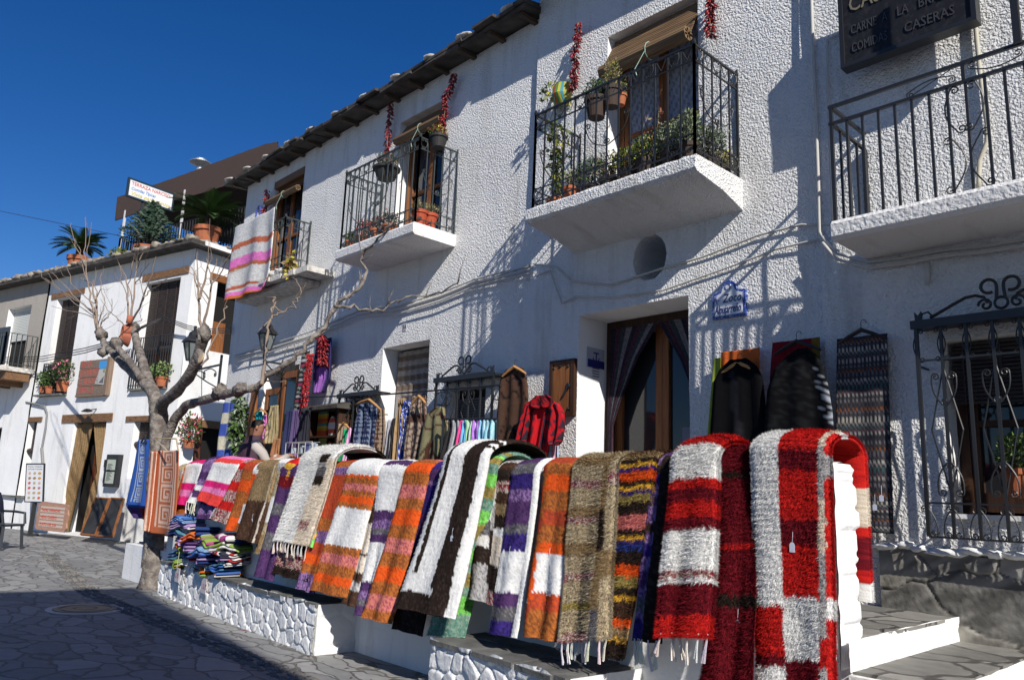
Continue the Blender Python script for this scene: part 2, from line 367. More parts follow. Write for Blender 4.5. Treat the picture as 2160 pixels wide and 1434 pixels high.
# terrace wall (parapet) with a ragged end
t = thing('terrace_wall', 'long white parapet wall with the row of rugs thrown over it', 'wall', (-7, YR+.12, 0))
b = MB(); b.box(WY(0), -12.35, -2.10, -(YR+.25), -YR, 0, 1.80)
b.build('wall_body', m_plaster, t)
rr = random.Random(5)
zz = 0.86; b = MB(); k = 0
V = []; prof = [(YR-.01, z) for z in np.arange(.70, 1.84, .03)]
F = Fr((-2.10, YR, 0), (0, 1, 0), (1, 0, 0))
NV = 70; NH = 22; zs = np.linspace(.70, 1.86, NV); ys = np.linspace(0, 1, NH)
course = np.cumsum(rr.choice([.06, .09, .11]) for _ in range(0)) if 0 else None
edges = [.70]
while edges[-1] < 1.86: edges.append(edges[-1]+rr.choice((.045, .06, .09, .13, .15))*rr.uniform(.9, 1.1))
edges = np.array(edges); amp = [rr.uniform(.0, .022) for _ in edges]; yo = [rr.uniform(-.022, .012) for _ in edges]
vs = []; 
for z in zs:
    i = max(0, np.searchsorted(edges, z)-1); e = min(z-edges[i], edges[min(i+1, len(edges)-1)]-z); g = min(1, max(0, e)/.03); g = 1-(1-g)**2
    for y in ys:
        side = (abs(y-.5)*2)**6
        dep = .008+.016*g*(1-side)+amp[i]*g*(1-side)
        yy = -.01+(.25+yo[i]*2*g+.02*g)*y
        if z > 1.80: dep *= max(0, 1-((z-1.80)/.06)**2)
        vs.append(F.at(yy, dep+.01*vnoise(np.array([y*6.]), np.array([z*14.]), 3)[0], z))
idx = np.arange(NV*NH).reshape(NV, NH)
Q = np.stack([idx[:-1, :-1], idx[:-1, 1:], idx[1:, 1:], idx[1:, :-1]], -1).reshape(-1, 4)
npmesh('wall_end', vs, Q, None, m_plaster, t, True)
b = MB()
for i in range(len(edges)-1):   # stones showing proud along the back edge of the wall end
    zc = (edges[i]+edges[i+1])/2; h = (edges[i+1]-edges[i])/2
    if zc > 1.8: break
    b.blob((-2.16, YR+.235+yo[i], zc), (.07, .022, h*.9), 40+i, 10, .25)
    b.blob((-2.16, YR+.0, zc), (.05, .014, h*.9), 140+i, 10, .2)
b.build('edge_stones', m_plaster, t, smooth=True)
b = MB(); V = []
nu = 300; us = np.linspace(-12.35, -2.10, nu)   # rounded limewashed coping
ang = np.linspace(0, pi, 9)
vs = [(u, YR+.125-.125*cos(a)*1.02, 1.79+.07*sin(a)+.012*sin(u*7+i)) for u in us for i, a in enumerate(ang)]
idx = np.arange(nu*9).reshape(nu, 9); Q = np.stack([idx[:-1, :-1], idx[1:, :-1], idx[1:, 1:], idx[:-1, 1:]], -1).reshape(-1, 4)
npmesh('coping', vs, Q, None, m_plaster, t, True)
# building across the street (behind the camera): shades the street
t = thing('white_house', 'tall plain white house across the street out of the picture', 'house', (12, -6, 0))
_u = A(1, -.115, 0)/math.hypot(1, .115); HF = Fr((3.09, -1.80, 0), _u, (-_u[1], _u[0], 0))
b = MB(); b.box(HF, 0.12, 24, -8, -.12, 0, 11.85); b.build('wall', m_plaster, t)
b = MB(); b.box(HF, 0, 24.2, -8.2, 0, 11.85, 12.0); b.build('roof', m_slated, t)
# manhole cover in the street
c = onZ(180, 1284, 0); t = thing('manhole_cover', 'round iron manhole cover set in the shaded paving', 'manhole cover', c)
b = MB(); b.lathe(c, [(.36, .001), (.36, .012), (.30, .012), (.295, .005), (.27, .005), (.265, .012), (.14, .012), (.135, .005), (.12, .005), (.115, .012), (.001, .012)], 40); b.build('cover', mat('cast iron', (.07, .07, .07), .5, metal=.5), t)
b = MB(); b.lathe(c, [(.44, .0005), (.44, .007), (.37, .007), (.37, .0005)], 40); b.build('rim', m_cable, t)
# ============================================================ walls with openings
def wall(F, u0, u1, z0, z1, holes, seed, amp=.012, step=.14):
    """holes: (ua,ub,za,zb,depth[,'oval']). real sheet with openings and reveals"""
    def axis(lo, hi, ed):
        e = sorted(set([lo, hi]+[x for x in ed if lo < x < hi])); out = []
        for a_, b_ in zip(e, e[1:]):
            n = max(1, int(round((b_-a_)/step))); out += [a_+(b_-a_)*i/n for i in range(n)]
        return np.array(out+[hi])
    us = axis(u0, u1, [x for h in holes for x in h[:2]]); zs = axis(z0, z1, [x for h in holes for x in h[2:4]])
    U, Z = np.meshgrid(us, zs, indexing='ij')
    N_ = amp*2*(vnoise(U*1.1+seed, Z*1.1, seed)-.5)+amp*.8*(vnoise(U*3.3, Z*3.3, seed+4)-.5)
    P = F.O+F.u*U[..., None]+F.n*N_[..., None]+A(0, 0, 1)*Z[..., None]
    idx = np.arange(P.shape[0]*P.shape[1]).reshape(P.shape[:2])
    b = MB(); b.add(P.reshape(-1, 3), [])
    uc = (us[:-1]+us[1:])/2; zc = (zs[:-1]+zs[1:])/2
    inside = np.zeros((len(uc), len(zc)), int)-1
    for k, h in enumerate(holes):
        inside[np.ix_((uc > h[0]) & (uc < h[1]), (zc > h[2]) & (zc < h[3]))] = k
    for i in range(len(uc)):
        for j in range(len(zc)):
            if inside[i, j] < 0: b.f.append((idx[i, j], idx[i+1, j], idx[i+1, j+1], idx[i, j+1])); b.m.append(0); b.c.append(None)
    for k, h in enumerate(holes):
        i0, i1 = np.searchsorted(us, h[0]-1e-6), np.searchsorted(us, min(h[1], u1)-1e-6)
        j0, j1 = np.searchsorted(zs, h[2]-1e-6), np.searchsorted(zs, h[3]-1e-6)
        loop = [(i, j0) for i in range(i0, i1)]+[(i1, j) for j in range(j0, j1)]+[(i, j1) for i in range(i1, i0, -1)]+[(i0, j) for j in range(j1, j0, -1)]
        if len(h) > 5:
            cu, cz = (h[0]+h[1])/2, (h[2]+h[3])/2; ru, rz = (h[1]-h[0])/2*.93, (h[3]-h[2])/2*.93
            fr = [P[i, j] for i, j in loop]; n = len(loop)
            an = [math.atan2((Z[i, j]-cz)/rz, (U[i, j]-cu)/ru) for i, j in loop]
            e0 = [F.at(cu+ru*cos(a), 0, cz+rz*sin(a)) for a in an]
            e1 = [F.at(cu+ru*.98*cos(a), -h[4]*.95, cz+rz*.98*sin(a)) for a in an]
            e2 = [F.at(cu+ru*.9*cos(a), -h[4], cz+rz*.9*sin(a)) for a in an]
            rings = [fr, e0, e1, e2]; vs = [p for r_ in rings for p in r_]+[F.at(cu, -h[4]*1.05, cz)]
            fs = [(q*n+a, q*n+(a+1) % n, (q+1)*n+(a+1) % n, (q+1)*n+a) for q in range(3) for a in range(n)]
            fs += [(3*n+a, 3*n+(a+1) % n, 4*n) for a in range(n)]
            b.add(vs, fs)
        else:
            pts = [P[i, j] for i, j in loop]; n = len(pts)
            back = [F.at((p-F.O)@F.u, -h[4], p[2]) for p in pts]
            b.add(pts+back, [(a, (a+1) % n, n+(a+1) % n, n+a) for a in range(n)], 1)
    return b
def hp(F, xl, yl, xr, yr, zb=None, yb=None):
    """opening from photo corners: top left, right edge; bottom z"""
    ul, zl = F.px(xl, yl); ur, zr = F.px(xr, yr)
    if zb is None: zb = F.px(xl, yb)[1]
    return ul, ur, zb, (zl+zr)/2
ZS1, ZS2, ZS3 = 5.13, 4.68, 3.78     # balcony floors
hA_shop = (*hp(FA, 559, 780, 632, 769, zb=ZT), .35)
hA_mid = (*hp(FA, 808, 737, 908, 713, zb=ZT), .38)
hA_gr = (*hp(FA, 951, 822, 1026, 808, yb=905), .22)
hA_b1 = (*hp(FA, 846, 252, 944, 216, zb=ZS1), .25)
hA_b0 = (*hp(FA, 580, 397, 643, 364, zb=5.33), .14)
hB_b2 = (*hp(FB, 1283, 65, 1472, 0, zb=ZS2), .28)
hB_door = (*hp(FB, 1221, 668, 1453, 620, zb=ZT), .60)
_c = FB.px(1370, 543)
hB_ov = (_c[0]-.235, _c[0]+.235, _c[1]-.275, _c[1]+.275, .75, 'oval')
hC_win = (*hp(FC, 1985, 727, 2160, 690, zb=FC.px(2020, 1083)[1]), .28); hC_win = (hC_win[0], -.95, *hC_win[2:])
hC_bd = (-1.02, -.05, ZS3, 5.95, .25)
def house_back(F, u0, u1, z1, t, depth=6.):
    b = MB(); b.box(F, u0, u1, -depth, -.82, 0, z1)
    b.build('rear_wall', m_plaster, t)
# ---- house A (long wing on the left)
hA = thing('white_village_house', 'long white stuccoed house with slate eaves left of the big balcony', 'house', (-11, YA+.5, 0))
wall(FA, XAL, XB, 0, 7.79, [hA_shop, hA_mid, hA_gr, hA_b1, hA_b0], 1).build('wall', [m_stucA, m_plaster], hA, smooth=False)
b = MB(); b.box(FA, XAL, XAL+.3, -5, -.02, 0, 7.8); b.build('side_wall', m_plaster, hA)
house_back(FA, XAL+.31, XB-.01, 7.7, hA)
# slate roof with ragged stone edge
b = MB(); rr = random.Random(2); mrt = MB()
E0 = 7.78
for layer in range(2):
    u = XAL-.32
    while u < XB+.02:
        w_ = rr.uniform(.28, .6); u2 = min(u+w_, XB+.03)
        ov = .36+rr.uniform(-.05, .05)+layer*.03; z = E0+layer*.045+rr.uniform(-.008, .008)
        b.hexa([FA.at(u+.004, ov, z-.012*1), FA.at(u2-.004, ov+rr.uniform(-.02, .02), z-.012), FA.at(u2-.004, -.6, z+.1), FA.at(u+.004, -.6, z+.1),
                FA.at(u+.004, ov, z+.03), FA.at(u2-.004, ov, z+.03), FA.at(u2-.004, -.6, z+.145), FA.at(u+.004, -.6, z+.145)])
        u = u2
b.hexa([FA.at(XAL-.25, .3, E0+.09), FA.at(XB, .3, E0+.09), FA.at(XB, -5, E0+1.3), FA.at(XAL-.25, -5, E0+1.3),
        FA.at(XAL-.25, .3, E0+.13), FA.at(XB, .3, E0+.13), FA.at(XB, -5, E0+1.34), FA.at(XAL-.25, -5, E0+1.34)])
rf = b.build('roof', m_slated, hA)
u = XAL-.2
while u < XB-.1:
    for q in range(2): mrt = MB(); mrt.blob(FA.at(u+rr.uniform(-.05, .05), .33-.14*q, E0+.115+.02*q), (.12+.05*rr.random(), .08, .035), int(u*100)+q, 10, .2); mrt.build('mortar_lump', m_mortar, rf, smooth=True)
    u += .86
u = XAL-.1
while u < XB:      # roof timbers under the eaves
    b = MB(); b.box(FA, u, u+.07, 0.0, .30, E0-.055, E0-.012); b.build('rafter_end', m_lintelr, rf); u += .62
# ---- house B (front pier with the flowered balcony and the shop door)
hB = thing('white_village_house', 'white coarse stuccoed house with flowered balcony and curtained shop door', 'house', (-4.8, YB+.5, 0))
wall(FB, XB, XC+.05, 0, 8.0, [hB_b2, hB_door, hB_ov], 2).build('wall', [m_stucB, m_plaster], hB)
b = MB(); b.box(FB, XB, XB+.2, -5.8, -.015, 0, 9.0); b.build('side_wall', m_plaster, hB)
house_back(FB, XB+.25, XC, 7.9, hB)
b = MB(); b.hexa([FB.at(XB-.1, .45, 8.0), FB.at(XC, .45, 8.0), FB.at(XC, -6, 9.6), FB.at(XB-.1, -6, 9.6), FB.at(XB-.1, .45, 8.1), FB.at(XC, .45, 8.1), FB.at(XC, -6, 9.7), FB.at(XB-.1, -6, 9.7)])
b.build('roof', m_slated, hB)
# ---- house C (grill restaurant at the right edge)
hC = thing('white_village_house', 'white stuccoed restaurant house at the right edge with iron window grille', 'house', (-1, YC+.5, 0))
wall(FC, XC, .6, 0, 8.3, [hC_win, hC_bd], 3).build('wall', [m_stucB, m_plaster], hC)
b = MB(); b.box(FC, XC-.0, XC+.2, -.5, -.02, 0, 8.3); b.box(FC, .4, .6, -5, -.02, 0, 8.3); b.build('side_wall', m_plaster, hC)
house_back(FC, XC+.21, .39, 8.2, hC)
b = MB(); b.hexa([FC.at(XC, .4, 8.3), FC.at(.8, .4, 8.3), FC.at(.8, -6, 9.8), FC.at(XC, -6, 9.8), FC.at(XC, .4, 8.4), FC.at(.8, .4, 8.4), FC.at(.8, -6, 9.9), FC.at(XC, -6, 9.9)])
b.build('roof', m_slated, hC)
# stone cladding along the foot of house C
V, Q, i1_, e_, ns_ = rubble(FC, -2.56, .55, .05, 1.31, .03, .40, .022, 77, step=.012, ax=1.7, ragged=.08, ids=True, sharp=.10)
rg = np.random.default_rng(4); pal = A([.20, .19, .165], [.26, .235, .19], [.16, .155, .14], [.29, .25, .185], [.23, .22, .20])[rg.integers(0, 5, ns_)]*rg.uniform(.8, 1.15, (ns_, 1))
streak = .5+1.*vnoise(V[:, 0]*3+V[:, 2]*9, V[:, 2]*22-V[:, 0]*14, 6)
Cc = np.where((e_ < .4)[:, None], A(.09, .085, .075)[None], pal[i1_]*streak[:, None])
npmesh('stone_cladding', V, Q, Cc, mat('cladding stone', rough=.7, attr=True, spec=.35, bump=(30, .5, .01, 7)), hC, True)
b = MB(); b.box(FC, -2.54, .55, -.02, .022, .05, 1.27); b.build('cladding_bed', m_mortar, hC)
b = MB(); rr = random.Random(9); u = -2.6
while u < .5:
    w_ = rr.uniform(.12, .3); b.blob(FC.at(u+w_/2, .03, 1.325+rr.uniform(-.02, .02)), (w_*.6, .055, .03), int(u*50), 10, .25); u += w_*.8
b.build('cladding_top', m_plaster, hC, smooth=True)
# ============================================================ generic small builders
LC = dict(dark=(.035, .07, .02), mid=(.07, .13, .03), pale=(.2, .24, .1), yel=(.4, .36, .06), grey=(.2, .24, .17), dry=(.25, .19, .11), red=(.5, .03, .03), pink=(.75, .2, .3), white=(.75, .72, .7), brn=(.2, .07, .04))
def leaves(b, c, rad, n, size, cols, seed=0, up=.3, top=False):
    rr = random.Random(seed); c = A(*c)
    for i in range(n):
        while True:
            p = A(rr.uniform(-1, 1), rr.uniform(-1, 1), rr.uniform(-1, 1))
            if p@p <= 1 and (not top or p[2] > -.3): break
        k = (p@p)**.15; q = c+p*A(*rad)
        d = A(rr.gauss(0, 1), rr.gauss(0, 1), rr.gauss(0, 1)+up)+p*1.2; d /= np.linalg.norm(d)+1e-6
        s = np.cross(d, A(rr.gauss(0, 1), rr.gauss(0, 1), rr.gauss(0, 1))); s /= np.linalg.norm(s)+1e-6
        l = size*rr.uniform(.6, 1.3); w_ = l*.28
        col = LC[rr.choice(cols)]; f = rr.uniform(.65, 1.35); b.col = tuple(x*f for x in col)
        b.add([q-s*w_*.2, q+d*l*.5-s*w_, q+d*l, q+d*l*.5+s*w_], [(0, 1, 2, 3)])
def stems(b, base, rad, h, n, seed=0, r=.004, col=(.12, .09, .05), droop=0):
    rr = random.Random(seed); base = A(*base); b.col = col; tips = []
    for i in range(n):
        a = rr.uniform(0, 2*pi); k = rr.uniform(.2, 1)
        e = base+A(cos(a)*rad*k, sin(a)*rad*k, h*rr.uniform(.6, 1)*(1-droop*k)); m_ = (base+e)/2+A(rr.gauss(0, .1)*rad, rr.gauss(0, .1)*rad, h*.12)
        b.tube([base, m_, e], [r, r*.8, r*.5], 4); tips.append(e)
    b.col = None; return tips
def pot_mesh(c, r, h, parent, name='pot', m=None, square=False):
    b = MB(); b.lathe(c, [(r*.68, 0), (r*.9, h*.8), (r*1.02, h*.8), (r*1.04, h), (r*.92, h), (r*.88, h*.9), (0.001, h*.88)], 18)
    return b.build(name, m or m_terra, parent, smooth=False)
def potted(label, c, r, h, fol, name='potted_plant', group=None, m=None, cat='potted plant'):
    t = thing(name, label, cat, c, group)
    pot_mesh(c, r, h, t, m=m)
    b = MB(); fol(b, A(*c)+A(0, 0, h)); b.build('foliage', m_leaf, t)
    return t
def railing(b, pts, z0, z1, dens=.11, r=.007, bot=.08, top_r=.012, vert=None):
    """pts: list of xy corners; bars between z0 and z1"""
    for (x0, y0), (x1, y1) in zip(pts, pts[1:]):
        L_ = math.hypot(x1-x0, y1-y0); n = max(1, int(round(L_/dens)))
        for i in range(n+1):
            x, y = x0+(x1-x0)*i/n, y0+(y1-y0)*i/n
            rr_ = r*1.6 if i in (0, n) else r
            b.bar((x, y, z0), (x, y, z1), rr_*2)
        for z, q in ((z1, top_r), (z0+bot, r*1.2)): b.bar((x0, y0, z), (x1, y1, z), q*2, q*1.6)
def spiral(F, cu, cz, n, r0, turns, a0, sgn=1, k=14):
    return [F.at(cu+r0*(1-.78*i/k)*cos(a0+sgn*turns*2*pi*i/k), n, cz+r0*(1-.78*i/k)*sin(a0+sgn*turns*2*pi*i/k)) for i in range(k+1)]
def cscroll(b, F, u0, z0, u1, z1, n, r, bow=.0, rt=.0055, m=0):
    """C scroll between two points ending in spirals, bowing sideways"""
    d = A(u1-u0, z1-z0); L_ = np.linalg.norm(d); d = d/L_; s = A(-d[1], d[0])*(1 if bow >= 0 else -1); bw = abs(bow)
    pts = []
    for e, (pu, pz), dr in ((0, (u0, z0), -1), (1, (u1, z1), 1)):
        c = A(pu, pz)-s*r; a0 = math.atan2(s[1], s[0]); sg = 1 if (dr*(s[0]*d[1]-s[1]*d[0])) > 0 else -1
        sp = [A(c[0]+r*(1-.75*i/12)*cos(a0+sg*1.35*2*pi*i/12), c[1]+r*(1-.75*i/12)*sin(a0+sg*1.35*2*pi*i/12)) for i in range(13)]
        pts.append(sp)
    mid = [A(u0, z0)+d*L_*t+s*bw*sin(pi*t) for t in np.linspace(0, 1, 9)[1:-1]]
    P = pts[0][::-1]+mid+pts[1]
    b.tube([F.at(p[0], n, p[1]) for p in P], rt, 5, m)
# reed blind / woven material
def reed_extra(m, N, L, b, vec):
    w_ = N.new('ShaderNodeTexWave'); w_.bands_direction = 'Z'; w_.inputs['Scale'].default_value = 14; w_.inputs['Distortion'].default_value = 1.5; w_.inputs['Detail'].default_value = 3
    L.new(vec, w_.inputs['Vector']); mx = N.new('ShaderNodeMix'); mx.data_type = 'RGBA'; mx.inputs[6].default_value = (.045, .03, .026, 1); mx.inputs[7].default_value = (.15, .105, .09, 1)
    L.new(w_.outputs['Fac'], mx.inputs[0]); L.new(mx.outputs[2], b.inputs['Base Color'])
    bp = N.new('ShaderNodeBump'); bp.inputs['Distance'].default_value = .02; L.new(w_.outputs['Fac'], bp.inputs['Height']); L.new(bp.outputs[0], b.inputs['Normal'])
m_reed = mat('dark reed', (.03, .02, .02), .8, extra=reed_extra)
m_blind = wood('rolled reed blind', (.22, .14, .075), (.12, .075, .04), axis=0)
m_blindd = wood('dark slatted blind', (.055, .04, .035), (.03, .022, .02), axis=0)
def slats(b, F, u0, u1, z0, z1, n, sp=.045, th=.012):
    z = z0
    while z < z1:
        b.box(F, u0, u1, n, n+th, z, z+sp*.72); z += sp
# ============================================================ left house D and grey house E
OD = onZ(338, 1150, 0); _d = R3@A(-1500-1080, 717-943.4, -1647.); _d[2] = 0; _d /= np.linalg.norm(_d)
uD = -_d; nD = A(uD[1], -uD[0], 0)
FD = Fr(OD, uD, nD); SD = Fr(OD, -nD, uD)     # front, and the face turned to the sun
uL = FD.px(91, 700)[0]
t = hD = thing('white_corner_house', 'smooth white corner house with timber lintels and a roof terrace, at the left', 'house', OD+uD*-3)
ZD = 7.85
def hD_(xl, yl, xr, yr, yb, dep): u0, z0 = FD.px(xl, yl); u1, z1 = FD.px(xr, yr); zb = FD.px((xl+xr)/2-.12*(yb-yl), yb)[1]; return (u0, u1, zb, (z0+z1)/2, dep)
w1 = hD_(121, 633, 172, 620, 832, .4); w2 = hD_(308, 598, 382, 584, 819, .4); w3 = hD_(46, 889, 79, 889, 1045, .35)
dd = hD_(157, 889, 225, 889, 1118, .5); dd = (*dd[:2], .06, *dd[3:]); w4 = hD_(284, 888, 340, 888, 1010, .35)
wall(FD, uL, 0, 0, ZD, [w1, w2, w3, dd, w4], 5, amp=.01, step=.3).build('wall', [m_plaster, m_plaster], t)
su = SD.px(460, 587); sl_ = SD.px(415, 892)
s1 = (su[0], su[0]+1.3, SD.px(447, 741)[1], su[1], .4); s2 = (sl_[0], sl_[0]+1.3, .05, sl_[1], .4)
wall(SD, 0, 8, 0, ZD, [s1, s2], 6, amp=.01, step=.3).build('side_wall', [m_plaster, m_plaster], t)
b = MB(); b.box(FD, uL, -.6, -8, -.7, 0, ZD-.02); b.build('rear_wall', m_plaster, t)
# roof slab + stones
b = MB(); b.box(FD, uL-5.2, .38, -8, .42, ZD, ZD+.06); b.box(FD, uL-5.2, .34, -8, .38, ZD+.06, ZD+.14)
rf = b.build('roof', m_slated, t)
b = MB(); rr = random.Random(21); u = uL-5
while u < .3:
    z = ZD+.17; w_ = rr.uniform(.15, .45)
    b.blob(FD.at(u, .22+rr.uniform(-.1, .08), z), (w_*.62, .2, rr.uniform(.05, .13)), int(u*31), 9, .3); u += w_*.9
for k in range(14): b.blob(SD.at(.1+k*.3, .2+rr.uniform(-.1, .05), ZD+.17), (.2, .18, rr.uniform(.05, .12)), 900+k, 9, .3)
ob = b.build('coping_stones', mat('roof stones', (.33, .29, .23), .9, noise=(7, (.16, .14, .12), .4, .65), bump=(12, .8, .03, 6)), rf, smooth=True)
b = MB(); b.box(SD, .0, 3, .36, .40, ZD+.03, ZD+.16); b.build('white_edge', m_plaster, rf)
# lintels
for (x0, y0, x1, y1, th, F, m_) in ((111, 622, 181, 607, .17, FD, m_lintel), (303, 582, 401, 560, .2, FD, m_lintel), (35, 880, 90, 880, .15, FD, m_lintel), (134, 873, 239, 873, .24, FD, m_lintel), (268, 876, 356, 877, .15, FD, m_lintel), (444, 571, 492, 592, .2, SD, m_woodh), (394, 878, 464, 893, .2, SD, m_lintel)):
    u0, z0 = F.px(x0, y0); u1, z1 = F.px(x1, y1); z = (z0+z1)/2
    b = MB(); b.box(F, u0, u1+(.9 if F is SD else 0), -.1, .03, z-th, z); b.build('lintel', m_, t)
# window fillings
def fill(F, h, mt, dep, name='window', parent=None, m2=None):
    b = MB(); b.box(F, h[0]-.05, h[1]+.05, -dep-.03, -dep, h[2]-.02, h[3]+.02); return b.build(name, mt, parent)
for h in (w1, w2):
    w_ = fill(FD, h, m_dark, h[4]-.03, 'window', t)
    b = MB(); zb = h[2]+(h[3]-h[2])*(.36 if h is w2 else .3); slats(b, FD, h[0], h[1], zb, h[3], -.2, .06, .02)
    for k in range(1, 4): b.box(FD, h[0]+(h[1]-h[0])*k/4-.01, h[0]+(h[1]-h[0])*k/4+.01, -.18, -.165, zb, h[3])
    b.tube([FD.at(h[0]-.02, -.1, zb-.02), FD.at(h[1]+.02, -.1, zb-.02)], .10, 8)
    b.build('roll_blind', m_blindd, w_)
# door leaf behind w2 and its low railing
b = MB(); h = w2; zb = h[2]+(h[3]-h[2])*.42
b.box(FD, h[0]+.1, h[1]-.02, -.36, -.33, h[2], zb)
for k in range(4): b.box(FD, h[0]+.16+k*.26, h[0]+.36+k*.26, -.33, -.315, h[2]+.1, zb-.45)
b.build('balcony_door', m_wood, t)
for h, u0, u1, zt in ((w2, w2[0]-.1, w2[1]+.05, .47), (w1, w1[0]-.05, w1[1], .32)):
    b = MB(); z1 = h[2]+(h[3]-h[2])*zt; q = [FD.at(u, .06, 0)[:2] for u in (u0, u1)]
    railing(b, [tuple(q[0]), tuple(q[1])], h[2]+.02, z1, .11, .011); b.build('window_railing', m_iron, t)
b = MB(); b.box(FD, w1[0]-.15, w1[1]+.02, -.1, .22, w1[2]-.05, w1[2]); b.build('window_sill', m_slate, t)
b = MB(); b.box(FD, w2[0]-.02, w2[1]+.02, -.1, .12, w2[2]-.05, w2[2]); b.build('window_sill', m_slate, t)
b = MB(); b.box(FD, w3[0]-.3, w3[1]+.02, -.1, .14, w3[2]-.06, w3[2]); b.build('window_sill', m_slate, t)
for h in (w3, w4):
    w_ = fill(FD, h, m_dark, .3, 'window', t); b = MB(); slats(b, FD, h[0], h[1], h[2]+(h[3]-h[2])*.62, h[3], -.2, .05, .02); b.tube([FD.at(h[0], -.15, h[2]+(h[3]-h[2])*.6), FD.at(h[1], -.15, h[2]+(h[3]-h[2])*.6)], .09, 8); b.build('roll_blind', m_blindd, w_)
    b = MB(); b.box(FD, h[0]+.06, h[0]+.16, -.29, -.26, h[2], h[3]); b.box(FD, h[1]-.08, h[1], -.29, -.26, h[2], h[3]); b.box(FD, h[0]+.165, h[1]-.085, -.29, -.265, h[2], h[2]+.1); b.build('frame', m_wood, w_)
# door
b = MB(); b.box(FD, dd[0]-.02, dd[1]+.02, -.52, -.48, .05, dd[3]+.02); b.build('doorway', m_dark, t)
b = MB(); um = (dd[0]+dd[1])/2; b.box(FD, um-.25, dd[1]-.05, -.44, -.40, .08, dd[3]-.6)
for k in range(4): b.box(FD, um-.17, dd[1]-.13, -.40, -.385, .25+k*.58, .25+k*.58+.42)
b.build('door', wood('red brown door', (.16, .05, .022), (.1, .03, .014)), t)
# curtains of the door
def drape(F, rows, nu=24, th=.02, off=0., rip=.02, nrip=5, colf=None, seed=0, ph=0.):
    """rows [(z,uL,uR)] top to bottom -> closed cloth mesh arrays; colf(u,v)->rgb"""
    rows = np.array(rows, float); nv = max(8, int(abs(rows[0, 0]-rows[-1, 0])/.02)); tt = np.linspace(0, 1, nv); s_ = np.linspace(0, 1, len(rows))
    z = np.interp(tt, s_, rows[:, 0]); a = np.interp(tt, s_, rows[:, 1]); c = np.interp(tt, s_, rows[:, 2]); us = np.linspace(0, 1, nu)
    U = a[:, None]+(c-a)[:, None]*us; Z = z[:, None]+us*0
    amp = rip*(.35+.65*tt[:, None]); D = amp*np.sin(2*pi*(nrip*us[None]+ph+.25*vnoise(us[None]*2+seed, tt[:, None]*2, seed)))+rip*.7*(vnoise(us[None]*4+seed, tt[:, None]*3, seed+1)-.5)
    f = off+D; edge = 1-(np.abs(us*2-1)[None]**8)
    fr = F.O+F.u*U[..., None]+F.n*f[..., None]+A(0, 0, 1)*Z[..., None]; bk = fr-F.n*(th*(.2+.8*edge))[..., None]
    n0 = nv*nu; idx = np.arange(n0).reshape(nv, nu); q = np.stack([idx[:-1, :-1], idx[1:, :-1], idx[1:, 1:], idx[:-1, 1:]], -1).reshape(-1, 4)
    q2 = q[:, ::-1]+n0; l = idx[:, 0]; r = idx[:, -1]; tp = idx[0]; bt = idx[-1]
    side = [np.stack([l[:-1], l[:-1]+n0, l[1:]+n0, l[1:]], -1), np.stack([r[:-1], r[1:], r[1:]+n0, r[:-1]+n0], -1), np.stack([tp[:-1], tp[1:], tp[1:]+n0, tp[:-1]+n0], -1), np.stack([bt[:-1], bt[:-1]+n0, bt[1:]+n0, bt[1:]], -1)]
    V = np.concatenate([fr.reshape(-1, 3), bk.reshape(-1, 3)]); Q = np.concatenate([q, q2]+side)
    rg = np.random.default_rng(seed)
    UU, TT = np.meshgrid(us, tt); C = np.array([colf(x, y, rg) for x, y in zip(UU.ravel(), TT.ravel())]) if colf else np.full((n0, 3), .5)
    return V, Q, np.concatenate([C, C])
def cloth(name, F, rows, parent=None, **k):
    V, Q, C = drape(F, rows, **k); return npmesh(name, V, Q, C, m_col, parent)
tan_ = lambda x, y, rg: A(.23, .15, .075)*(.8+.4*rg.random())
zt, z1 = dd[3]-.05, .08
cu = cloth('curtain', FD, [(zt, dd[0], um+.02), (zt-(zt-z1)*.3, dd[0]+.02, um-.1), (zt-(zt-z1)*.62, dd[0], dd[0]+.5), (z1, dd[0]-.12, dd[0]+.33)], hD, nu=26, off=-.1, rip=.05, nrip=6, colf=tan_)
cu = cloth('curtain', FD, [(zt, um+.04, dd[1]), (zt-(zt-z1)*.45, um+.55, dd[1]-.02), (zt-(zt-z1)*.6, dd[1]-.45, dd[1]), (z1, dd[1]-.6, dd[1]+.05)], hD, nu=26, off=-.1, rip=.05, nrip=6, colf=tan_, seed=3)
# side openings
fill(SD, s1, m_dark, .35, 'window', t); fill(SD, s2, m_dark, .35, 'window', t)
b = MB(); b.box(SD, s1[0]+.02, s1[0]+.6, -.3, -.26, s1[2], s1[2]+.9); b.build('shutter', m_wood, t)
b = MB(); b.box(SD, s2[0]+.02, s2[0]+.25, -.1, -.05, s2[2], s2[3]-.05); b.build('door_frame', wood('reddish post', (.12, .04, .02), (.07, .025, .015)), t)
